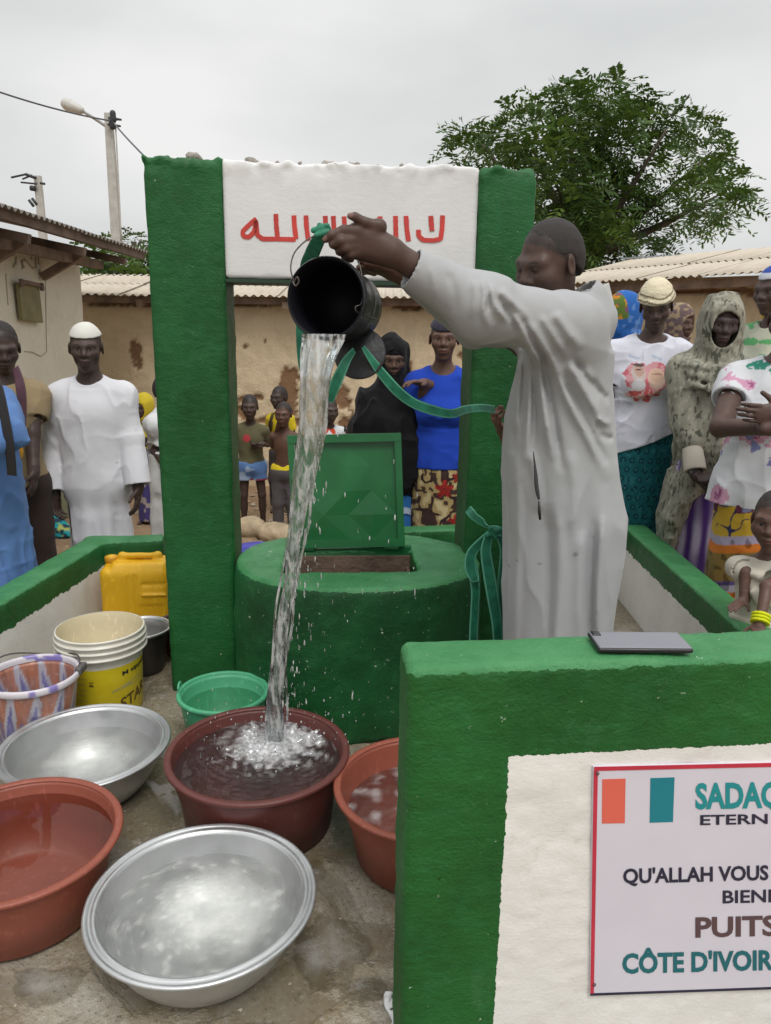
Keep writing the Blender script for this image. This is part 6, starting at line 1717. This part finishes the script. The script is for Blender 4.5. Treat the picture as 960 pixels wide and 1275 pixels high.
d = 4.0
F = Fig('young woman in cream knit cap, printed white t-shirt and teal wrapper', A(817, 382, d), .97, radians(-6), radians(-18), .36, radians(-4), (.055, .033, .026),
        {'L': (BY(763, 500, d + .1), BY(771, 556, d + .12), V3(.4, .1, -1), V3(1, 0, 0), .4), 'R': (BY(866, 492, d + .16), BY(845, 522, d + .26), V3(-1, .2, -.3), V3(0, -1, 0), .4)}, fem=True, w=1.04, eyes=0.25)
def knit(P):
    q = ((P - F.hc) @ F.Mh) / F.hs; z = q[:, 2] - .15 * q[:, 1]; c = np.repeat(np.array([[.66, .59, .43]]), len(P), 0)
    for zc in (.062, .085, .036): c[np.abs(z - zc + .006 * np.sin(q[:, 0] * 40)) < .0042] = (.22, .18, .11)
    return c
F.part('knit_cap', [F.E((0, .022, .040), (.092, .110, .108)), F.E((0, .018, .046), (.098, .116, .022), .02), F.hcut((0, .16, -1), (0, -.06, .040))], knit, .004, mat=M_knit, noise=lambda p: (fbm(p, (25, 25, 70), 2) - .5) * .007)
tq = A(803, 473, d)
def tee(P):
    c = np.repeat(np.array([[.62, .62, .70]]), len(P), 0); u = (P[:, 0] - tq[0]) / (20 * 4 / 960); v = (P[:, 2] - tq[2]) / (20 * 4 / 960); f = P[:, 1] < F.nb[1] - .02
    n = fbm(P, 40, 3, 3); n2 = vnoise(P, 55, 8)
    heart = f & ((np.hypot(u + .45, (v - .15) * .82) < .66 + .18 * n2) | (np.hypot(u - .5, (v - .15) * .82) < .72 + .18 * n2))
    c[heart] = (.60, .30, .32); c[heart & (n2 > .55)] = (.55, .14, .17)
    for cx, cz, rx, rz, cc in ((-.48, .35, .40, .62, (.50, .42, .40)), (.55, .12, .50, .62, (.62, .44, .36)), (-.45, .55, .28, .34, (.46, .30, .24)), (.55, .3, .38, .36, (.60, .40, .30)), (-.5, -.3, .42, .36, (.62, .60, .62)), (-.45, .9, .28, .10, (.10, .07, .07)), (-.50, .62, .14, .05, (.08, .05, .05)), (.6, .38, .30, .05, (.35, .2, .16))):
        c[f & (np.hypot((u - cx) / rx, (v - cz) / rz) < 1)] = cc
    for cx, cz, r in ((.15, -.95, .36), (-.45, -1.0, .30), (-.85, -.85, .22), (.65, -.75, .24)):
        m = f & (np.hypot(u - cx, v - cz) < r * (.7 + .6 * n2)); c[m] = (.52, .10, .10); c[m & (n > .58)] = (.62, .35, .32)
    m = f & (np.abs(v - 1.35 - .1 * np.sin(u * 5)) < .09) & (np.abs(u) < .9) & (n2 > .5); c[m] = (.45, .5, .62)
    return c
F.top(tee, -.66, .030, (.62, .78), w=1.02, neck=.082, wr=.008, tuck=.02, h=.0042, front=.03, drop=.004, tailcut=((.42, 0, -1), (0, 0, -.555)))
def teal(P):
    q = (P - F.nb) / F.s; a = np.arctan2(q[:, 0], -q[:, 1]); u = a * .18 / .052; v = q[:, 2] / .052; u = u + .5 * (np.floor(v) % 2); fu, fv = u % 1 - .5, v % 1 - .5; r = np.hypot(fu, fv)
    c = np.repeat(np.array([[.008, .105, .125]]), len(P), 0); c[np.abs(r - .24) < .07] = (.004, .028, .045); c[r < .09] = (.03, .17, .18); c[vnoise(P, 60) > .70] = (.02, .14, .16); return c
F.skirt(teal, -.44, None, (.165, .195, .20), (.13, .16, .165), 5, .05, h=.0055, wr=.004)

F = Fig('woman with patterned brown headscarf just showing behind the knit cap', A(847, 402, 4.7), .86, radians(20), radians(25), .1, 0, (.07, .04, .03), fem=True, w=.85, h=.012, hh=.006)
F.scarf(lambda P: np.where((vnoise(P, 45) > .5)[:, None], np.array([.30, .22, .14]), np.array([.13, .09, .09])), [(-.2, 0, 0, .15, .12), (.05, 0, 0, .085, .085)], .02, h=.007); F.top((.2, .14, .12), -.6, .02, h=.01); F.skirt((.12, .1, .1), h=.012)

d = 3.65
F = Fig('old woman wrapped in a mottled olive shawl over a purple tie-dyed skirt', A(899, 401, d), .98, radians(-14), radians(-10), .20, radians(3), (.045, .030, .028),
        {'L': (BY(858, 528, d + .0), BY(866, 590, d - .13), V3(.5, -.35, -.7), V3(.6, 0, .3), .7), 'R': (BY(930, 560, d - .02), BY(893, 592, d - .19), V3(-.95, -.1, -.2), V3(0, -.3, 1), .6)}, fem=True, w=.97, old=1, smile=.003, eyes=0.3)
def shawlc(P):
    w1 = P * [1, 1, .6] + .03 * np.stack([fbm(P, 14, 2, 1), fbm(P, 14, 2, 2), fbm(P, 14, 2, 3)], 1); n = fbm(w1 * [1, 1, .6], 46, 3, 2); m = fbm(w1 * [1, 1, .55], 95, 2, 3)
    c = np.array([.255, .245, .195]) * (.55 + .9 * n[:, None]); c[m > .66] = (.085, .088, .068); c[(m < .33)] = (.34, .33, .27); return c
rows = [(-.66, .0, -.0, .13, .150), (-.45, .01, -.01, .165, .175), (-.25, .01, 0, .185, .170), (-.10, 0, 0, .17, .145), (-.02, 0, 0, .125, .11), (.06, 0, 0, .095, .09)]
shawl = F.torso(.030)[:2] + [F.E((0, .020, .028), (.101, .120, .114)), F.E((0, .0, -.05), (.096, .104, .10), .05), F.loft(rows, F.folds(8, .11, -.02, -.4, .4), .05), F.loft([(-1.05, -.145, .0, .045, .15), (-.8, -.13, 0, .068, .165), (-.58, -.07, 0, .10, .165)], F.folds(4, .08, -.5, -1.0, 2), .06)]
for k, (z, r) in enumerate(((-.02, .024), (-.055, .022), (-.09, .020))):
    pts_ = [F.L(.15 * sin(a), -.02 - (.125 + .02 * k) * cos(a), z - .035 * cos(a) - .01 * k) for a in np.linspace(-1.3, 1.4, 9)]
    shawl += [cap(p_, q_, r * .55, k=.028) for p_, q_ in zip(pts_[:-1], pts_[1:])]
el_, wl2_ = np.asarray(F.arm['L'][0]), np.asarray(F.arm['L'][1])
shawl += [cap(F.sh['L'], el_, .070, .066, .06), cap(el_, el_ + (wl2_ - el_) * .38, .066, .060, .04), cap(F.L(.02, -.15, -.10), F.L(.20, -.05, -.02), .022, .03, .03), ell(F.H(0, -.135, -.018), np.array([.057, .085, .088]), F.Mh, .012, '-'), ell(F.H(0, -.03, -.02), np.array([.070, .10, .10]), F.Mh, .012, '-')]
F.part('shawl', shawl, shawlc, .0048, .010)
e_, w_ = np.asarray(F.arm['L'][0]), np.asarray(F.arm['L'][1])
F.part('sleeve', [cap(e_, w_ + (w_ - e_) * -.05, .044, .051, .02, flat=True), cap(w_ + (w_ - e_) * -.2, w_ + (w_ - e_) * .05, .037, k=0, op='-', flat=True)], (.50, .45, .38), .0055, .004)
def tiedye(P):
    q = (P - F.nb) / F.s; a = np.arctan2(q[:, 0], -q[:, 1]); v = .5 + .5 * np.sin(a * 13 + 1.2 * fbm(P, 5, 2, 1) * 3 + q[:, 2] * 1.5); v = v * (.35 + .65 * (.5 + .5 * np.sin(q[:, 2] * 15 + 2 * fbm(P, 4, 2) * 2)))
    v = np.clip(v * 1.4 - .1, 0, 1)[:, None]; return np.array([.085, .035, .20]) * (1 - v) + np.array([.52, .46, .62]) * v
F.skirt(tiedye, -.50, None, (.15, .175, .20), (.12, .14, .16), 7, .07, h=.0055, wr=.003)

d = 3.85
F = Fig('woman in blue and white headband with a yellow scarf at the right edge', A(963, 362, d), .97, radians(-60), radians(-62), .15, 0, (.055, .034, .028), fem=True, w=.95, h=.01)
F.part('head_band', [F.E((0, .02, .034), (.084, .103, .096)), F.hcut((0, .2, -1), (0, -.07, .062))], lambda P: np.where((((P - F.hc) @ F.Mh)[:, 2] > .092)[:, None], np.array([.03, .07, .32]), np.array([.50, .52, .58])), .005)
F.part('scarf', [F.E((.03, .045, -.01), (.085, .085, .12)), F.E((.02, .02, -.12), (.10, .09, .06), .05), F.hcut((-.35, -1, 0), (0, -.015, 0))], (.62, .37, .015), .006, .006)
F.top(lambda P: np.where((vnoise(P, 26) > .55)[:, None], np.array([.10, .34, .13]), np.array([.45, .46, .36])), -.6, .025, (.6, .6), h=.008); F.skirt((.1, .09, .12), h=.012)

d = 3.1
F = Fig('woman in flowered white top with folded arms and an orange banded wrapper', A(984, 398, d), 1.0, radians(-22), radians(-35), .15, 0, (.07, .040, .032),
        {'L': (BY(897, 532, d - .06), BY(962, 533, d - .30), V3(.95, -.1, .1), V3(.1, 1, 0), .5), 'R': (BY(1046, 545, d), BY(972, 517, d - .30), V3(-1, .0, .05), V3(0, 1, 0), .5)}, fem=True, w=1.08)
F.part('head_wrap', [F.E((0, .02, .034), (.085, .104, .097)), F.hcut((0, .2, -1), (0, -.07, .058))], (.10, .075, .04), .006)
def flower(P):
    c = np.repeat(np.array([[.62, .63, .66]]), len(P), 0); n = vnoise(P, 11, 2); m = vnoise(P, 24, 5)
    e = fbm(P, 60, 3, 9); q = (P - F.nb) / F.s; w_ = np.exp(-((q[:, 2] + .30) / .09) ** 2) + np.exp(-((q[:, 2] + .56) / .06) ** 2) * .8
    c[(n + .35 * w_ + .3 * (e - .5) > .80)] = (.56, .30, .42); c[(n + .3 * w_ + .5 * (e - .5) > .93)] = (.32, .10, .22); c[(m + .2 * (e - .5) > .83) & (w_ > .2)] = (.20, .22, .42); c[(n < .17) & (e > .45) & (q[:, 2] > -.3)] = (.04, .24, .17); return c
F.top(flower, -.60, .024, (.42, .42), w=1.05, neck=.08, wr=.006, h=.005, tuck=.02, soff=.016)
def bands(P):
    q = (P - F.nb) / F.s; z = q[:, 2] - .45 * q[:, 0] + .03 * np.sin(q[:, 0] * 9); t = (z + .50) / -.62; n = vnoise(P, 40, 1); m = vnoise(P, 18, 4); c = np.zeros((len(P), 3))
    st_ = [(-9, (.45, .30, .05)), (.02, (.52, .33, .035)), (.30, (.38, .33, .45)), (.36, (.60, .17, .025)), (.42, (.24, .15, .045)), (.62, (.12, .08, .22)), (.65, (.36, .34, .42)), (.70, (.60, .17, .025)), (.77, (.24, .16, .05)), (.93, (.36, .34, .42)), (.98, (.60, .17, .025)), (1.05, (.25, .16, .05))]
    for t0, cc in st_: c[t >= t0] = cc
    c[(t < .14) & (m > .52)] = (.12, .03, .06); c[(t < .14) & (n > .66)] = (.2, .2, .34); c[(np.abs(m - .5) < .035) & (t > .1) & (t < .3)] = (.03, .03, .09); c[(n > .7) & (t > .3)] *= .5; return c
F.skirt(bands, -.40, None, (.16, .20, .205), (.135, .165, .17), 5, .05, h=.005, wr=.004)

# --- toddler at the wall
d = 2.72
KF = .968
F = Fig('toddler in a cream ruffled dress leaning on the right wall with a yellow bracelet', A(964, 648, d), .56, radians(-24), radians(-36), .08, 0, (.095, .052, .040),
        {'L': (BY(928, 712, d + .02), BY(926, 748, d - .02), V3(-.75, -.55, -.12), V3(0, 0, -1), .18, 1), 'R': (BY(955, 730, d - .12), BY(946, 776, d - .20), V3(-.3, -.5, -.5), V3(0, 0, -1), .3, -1)}, w=1.05, hs=.88, h=.006, hh=.0032, hip=-.60, cheeks=.006, legs=((-.06, .0), (.06, .0)))
F.hair(.003)
CRM = (.56, .52, .44)
F.part('dress', F.torso(.022, 1.0) + [F.loft([(-.95, 0, .02, .26, .22), (-.4, 0, 0, .18, .14)], F.folds(7, .14, -.2, -.8, 1))] + F.sleeve('L', .72, .030, 1.1) + F.sleeve('R', .72, .030, 1.1) + F.neckhole(.052, -.005, .008) +
       [ell(F.L(.115 * sin(a), -.012 - .105 * cos(a), -.055 - .05 * cos(a)), np.array([.020, .016, .017]), None, .010) for a in np.linspace(-1.7, 1.7, 11)] + [ell(F.L(.02 * k - .05, -.135, -.20 - .03 * (k % 3)), np.array([.024, .016, .018]), None, .012) for k in range(6)], CRM, .0045, .010)
e_, w_ = np.asarray(F.arm['R'][0]), np.asarray(F.arm['R'][1]); dd_ = unit(w_ - e_)
for k in range(3):
    q = w_ - dd_ * (.004 + .012 * k)
    F.part('bracelet', [cap(q - dd_ * .005, q + dd_ * .005, .031, k=0, flat=True)], (.62, .66, .01), .003)

# --- main man pouring
KF = 1.005
d = 2.16
YM = 2.25
SK = (.062, .036, .028)
fist = A(612, 518, 2.62)
# a helper stands hidden behind him and holds the strap
F = Fig('fist of a helper hidden behind the grey robe holding the green strap', A(708, 500, 2.78), .80, radians(-60), radians(-60), .1, 0, (.10, .05, .036), {'R': (BY(650, 590, 2.72), BY(628, 538, 2.66), unit(fist - BY(628, 538, 2.66)), V3(.7, .3, .2), 1.15, -1), 'L': (BY(690, 590, 2.85), BY(680, 640, 2.75), dn, V3(1, 0, 0), .4)}, w=.8, h=.008, hh=.006, hip=-.5)
F.top((.12, .13, .13), -.5, .015, (.5, .5), h=.009); F.trousers((.05, .05, .06), h=.009); F.hair(.004)

hcM = A(683, 329, d)
wl_ = at(508, 329, 1.98); el_ = at(612, 393, 2.02); wr2 = at(505, 338, 2.14); er2 = at(600, 400, 2.36)
F = Fig('man in long light grey robe tipping the black bucket to pour out water', hcM, .965, radians(-62), radians(-58), .30, radians(4), SK,
        {'R': (el_, wl_, V3(-1, -.1, .25), V3(0, -.2, -1), .5), 'L': (er2, wr2, V3(-1, -.1, .15), V3(0, 0, 1), .4)}, w=.70, h=.008, hh=.0028, group='man drawing water', hands=False, lean=(0, .01), eyes=0.1, legs=((-.07, .03), (.07, .03)))
F.hair(.003, .080)
# hands of the pouring man: near hand points along the strap, thumb up; far hand under the bucket
YH = 1.95
def hp(px, py, y=YH): return at(px, py, y)
NH = [cap(hp(512, 330, 1.98), hp(488, 314, 1.965), .033, .030, .02), ell(hp(461, 302), V3(.062, .024, .036), Ry(radians(22)), .02), cap(hp(487, 312, 1.96), hp(447, 290), .028, .024, .02), cap(hp(488, 320, 1.96), hp(446, 313), .022, .020, .02),
      cap(hp(462, 292), hp(472, 281, 1.94), .021, .016, .012), cap(hp(474, 282, 1.94), hp(455, 277, 1.93), .0135, .012, .008), cap(hp(455, 277, 1.93), hp(442, 270, 1.925), .0115, .0105, .004), cap(hp(442, 270, 1.925), hp(436, 269, 1.922), .010, .0075, .004),
      cap(hp(448, 288, 1.94), hp(428, 287, 1.925), .0155, .0125, .010), cap(hp(428, 287, 1.925), hp(413, 293, 1.92), .0122, .011, .004), cap(hp(413, 293, 1.92), hp(405, 298, 1.925), .0105, .0085, .004),
      cap(hp(446, 299, 1.94), hp(425, 300, 1.915), .0135, .0125, .008), cap(hp(425, 300, 1.915), hp(415, 304, 1.925), .0118, .0105, .004), cap(hp(415, 304, 1.925), hp(420, 308, 1.95), .010, .009, .004),
      cap(hp(448, 307, 1.945), hp(430, 309, 1.92), .0130, .0118, .008), cap(hp(430, 309, 1.92), hp(423, 313, 1.935), .0112, .010, .004), cap(hp(423, 313, 1.935), hp(430, 316, 1.955), .0098, .009, .004),
      cap(hp(452, 314, 1.95), hp(436, 317, 1.93), .0118, .0105, .008), cap(hp(436, 317, 1.93), hp(430, 321, 1.945), .010, .009, .004), cap(hp(430, 321, 1.945), hp(437, 323, 1.96), .009, .008, .004)]
FH = [cap(at(510, 345, 2.14), at(492, 337, 2.12), .032, .029, .02), ell(at(474, 333, 2.11), V3(.046, .036, .020), Ry(radians(10)), .02), cap(at(478, 330, 2.09), at(458, 328, 2.05), .0145, .012, .01), cap(at(458, 326, 2.06), at(449, 325, 2.05), .0115, .009, .004)]
for k, dy in enumerate((-.028, -.008, .012, .030)):
    b0 = at(466, 333 + 2 * k, 2.12 + dy); b1 = at(455 + k, 331 + 2 * k, 2.12 + dy); b2 = at(447 + 2 * k, 333 + 2 * k, 2.13 + dy)
    FH += [cap(b0, b1, .0105, .0095, .006), cap(b1, b2, .0095, .0080, .004)]
vs, ts, qs, n = [], [], [], 0
for P_ in (NH, FH):
    v, t, q = polys(P_, .0024); vs.append(v); ts.append(t + n); qs.append(q + n); n += len(v)
me = F.body.data
old_v = np.zeros(len(me.vertices) * 3, np.float32); me.vertices.foreach_get('co', old_v); old_v = old_v.reshape(-1, 3)
oc = np.zeros(len(old_v) * 4, np.float32); me.attributes['col'].data.foreach_get('color', oc)
fc_ = [tuple(p.vertices) for p in me.polygons]; T_ = [f for f in fc_ if len(f) == 3]; Q_ = [f for f in fc_ if len(f) == 4]
hv = np.concatenate(vs); hcol = np.repeat(np.array([SK]), len(hv), 0) * 1.4
nails = [hp(436, 267, 1.917), hp(404, 296, 1.918)]
for q_ in nails:
    m_ = np.linalg.norm(hv - q_, axis=1) < .008; hcol[m_] = (.20, .12, .10)
far = np.zeros(len(hv), bool); far[len(vs[0]):] = True; hcol[far] = hcol[far] * [1.5, 1.25, 1.1]  # warm light on the far hand is painted into its skin colour
bpy.data.objects.remove(F.body); no = len(old_v)
F.body = mkmesh('body', np.concatenate([old_v, hv]), np.array([*T_, *(np.concatenate(ts) + no).tolist()]), np.array([*Q_, *(np.concatenate(qs) + no).tolist()]), M_skin, F.root, np.concatenate([oc.reshape(-1, 4)[:, :3], hcol]))
# robe
def rowpx(y, xl, xr, ry, yy_=YM):
    a, b = at(xl, y, yy_), at(xr, y, yy_); return (a[2], (a[0] + b[0]) / 2, yy_, (b[0] - a[0]) / 2, ry)
rowsM = [rowpx(440, 652, 757, .19), rowpx(480, 640, 759, .20), rowpx(520, 629, 761, .20), rowpx(560, 626, 764, .20), rowpx(600, 627, 771, .20), rowpx(640, 627, 778, .20), rowpx(690, 627, 774, .20), rowpx(740, 627, 765, .20), rowpx(790, 627, 758, .20), rowpx(870, 628, 752, .20)]
rowsM.append((.05, rowsM[-1][1], YM, rowsM[-1][3] * 1.02, .21))
def rf(th, z):
    g = np.clip((1.30 - z) / .5, 0, 1)
    return 1 + g * (.020 * np.sin(7 * th + 1.5 * np.sin(z * 3)) + .016 * np.sin(12 * th + 2 + z * 2) )
shN = at(712, 407, 2.10); shF = at(718, 402, 2.40)
RB = [loft(rowsM, fold=rf, k=.05), cap(shN, shF, .080, .074, .06), ell(at(705, 435, 2.24), V3(.108, .18, .13), None, .06),
      cap(shN, at(604, 385, 2.03), .080, .074, .05), cap(at(604, 385, 2.03), at(511, 334, 1.985), .074, .052, .04, flat=True), ell(at(604, 386, 2.03), V3(.076, .074, .076), None, .04),
      cap(shF, at(598, 400, 2.38), .08, .075, .05), cap(at(598, 400, 2.38), at(520, 345, 2.15), .078, .052, .04, flat=True),
      cap(at(735, 398, 2.27), at(727, 375, 2.27), .074, .068, .03)]
# drawn cloth creases: (pixel polyline, depth of the near surface, radius, raise +/ sink -)
CREASE = [
    (((655, 398), (672, 425), (690, 455), (703, 482)), 7, .014), (((640, 390), (652, 415), (668, 445), (684, 470)), 6, .011), (((690, 388), (705, 410), (724, 436)), 7, .011), (((672, 392), (690, 420), (708, 448)), 5, .008),
    (((609, 352), (615, 372), (622, 388), (640, 404)), 5, .011), (((600, 348), (604, 366), (602, 388), (610, 412)), 4.5, .010), (((622, 360), (640, 378), (662, 400)), 5, .009), (((590, 348), (592, 372), (586, 398)), 5, .006),
    (((648, 395), (663, 422), (680, 452)), 4, -.010), (((616, 366), (630, 388), (646, 416)), 4, -.009), (((605, 352), (608, 372), (606, 392)), 3, -.008),
    (((666, 432), (674, 480), (681, 530), (690, 575)), 7, .016), (((660, 432), (659, 480), (656, 540), (652, 600)), 6, .012), (((649, 440), (645, 490), (641, 540)), 5, .010), (((675, 445), (685, 500), (694, 550), (700, 590)), 5, -.013), (((665, 440), (666, 500), (664, 560)), 4, -.011), (((654, 440), (652, 500), (648, 550)), 4, -.008),
    (((690, 455), (714, 505), (738, 548), (757, 600)), 8, .016), (((705, 450), (730, 490), (753, 532)), 7, .014), (((697, 462), (722, 512), (744, 555), (756, 580)), 5, -.016), (((714, 445), (738, 480), (757, 504)), 4, -.013), (((722, 455), (744, 486), (758, 500)), 5, .012), (((735, 470), (750, 490), (759, 498)), 4, -.010), (((744, 520), (752, 526), (762, 528)), 4, .008), (((746, 540), (756, 545), (764, 545)), 4, -.007),
    (((752, 640), (748, 700), (744, 760), (746, 860)), 7, .014), (((740, 640), (734, 710), (735, 790), (737, 860)), 6, -.012), (((726, 660), (722, 730), (724, 860)), 8, .010), (((640, 560), (645, 640), (642, 720), (640, 860)), 7, .010), (((634, 600), (636, 690), (634, 860)), 5, -.007), (((690, 620), (698, 700), (692, 800), (690, 860)), 8, .010), (((682, 640), (684, 720), (680, 860)), 5, -.007), (((660, 560), (668, 600), (672, 640)), 6, .008), (((710, 560), (716, 620), (712, 700)), 8, .008),
    (((520, 330), (524, 345), (520, 362)), 4, .006), (((533, 330), (540, 352), (538, 378)), 5, .006), (((556, 338), (566, 362), (566, 392)), 5, -.005)]
def creases(p):
    q = p - CAMP; z = q @ _fw;  u = 480 + FPX * (q @ _R) / z; v = 637.5 + FPX * (q @ _D) / z
    out = np.zeros(len(p)); near = p[:, 1] < YM - .03
    for pts, w, amp in CREASE:
        C = crv([(a, b, 0) for a, b in pts], 4)[:, :2]; lo, hi = C.min(0) - 3 * w, C.max(0) + 3 * w
        i = np.nonzero(near & (u > lo[0]) & (u < hi[0]) & (v > lo[1]) & (v < hi[1]))[0]
        if not len(i): continue
        P = np.stack([u[i], v[i]], 1); best = np.full(len(i), 1e9); tt = np.zeros(len(i)); n_ = len(C) - 1
        for k in range(n_):
            a, b = C[k], C[k + 1]; ab = b - a; t = np.clip(((P - a) @ ab) / (ab @ ab + 1e-9), 0, 1); dd = np.hypot(*(P - a - t[:, None] * ab).T)
            m = dd < best; best[m] = dd[m]; tt[m] = (k + t[m]) / n_
        out[i] += amp * np.exp(-(best / w) ** 2) * np.clip(np.minimum(tt * 5 + .1, (1 - tt) * 3), 0, 1)
    return out * 1.15
nk = F.L(0, .0, .0)
RB += [cap(at(711, 345, 2.265), at(729, 398, 2.27), .056, .058, .008, '-', flat=True)]
d1 = unit(at(511, 334, 1.985) - at(604, 385, 2.03)); RB += [cap(at(511, 334, 1.985) - d1 * .025, at(511, 334, 1.985) + d1 * .03, .045, k=0, op='-', flat=True)]
GRY = (.38, .387, .395)
def mwr(p):
    q = p + .06 * np.stack([fbm(p, 5, 2, 3), fbm(p, 5, 2, 8), fbm(p, 5, 2, 12)], 1); a = 1 - np.abs(2 * fbm(q, (9, 9, 3.2), 2, 4) - 1)
    cf = np.clip((p[:, 0] - at(528, 340, 2.0)[0]) / .05, .05, 1)
    return cf * (.005 * (.5 - 1.1 * a ** 4) + .002 * (fbm(q, (24, 24, 14), 2, 6) - .5)) - creases(p) * np.clip(cf * 2, 0, 1)
def greyc(P):
    c = np.repeat(np.array([GRY]), len(P), 0)
    for px, py, rx, rz in ((716, 689, .010, .006), (675, 708, .005, .004), (650, 710, .003, .003), (643, 724, .0035, .003), (636, 750, .004, .002)):
        q_ = at(px, py, 2.05); c[(np.hypot((P[:, 0] - q_[0]) / rx, (P[:, 2] - q_[2]) / rz) < 1) & (P[:, 1] < YM)] *= .62
    return c
F.part('robe', RB, greyc, .0056, noise=mwr)
# pocket slit with a hanging pull
slit = crv([at(664, 562, 2.062), at(667, 590, 2.055), at(668, 605, 2.052), at(671, 622, 2.05)], 5)
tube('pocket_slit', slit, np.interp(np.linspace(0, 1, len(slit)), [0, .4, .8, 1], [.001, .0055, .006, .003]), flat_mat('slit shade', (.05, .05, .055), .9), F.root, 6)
tube('zip_pull', [at(671, 624, 2.045), at(671.5, 636, 2.045), at(672.5, 647, 2.045)], [.003, .0045, .0035], flat_mat('zip metal', (.05, .05, .05), .4, .6), F.root, 6)
F.part('collar', [cap(at(741, 386, 2.285), at(735, 358, 2.285), .054, .052, k=0, flat=True), cap(at(741, 392, 2.285), at(734, 352, 2.285), .049, .048, k=.002, op='-', flat=True), half(V3(-1, .15, 0), float(V3(-1, .15, 0) @ at(722, 370, 2.27)) / np.linalg.norm([1, .15]))], (.50, .50, .49), .004)
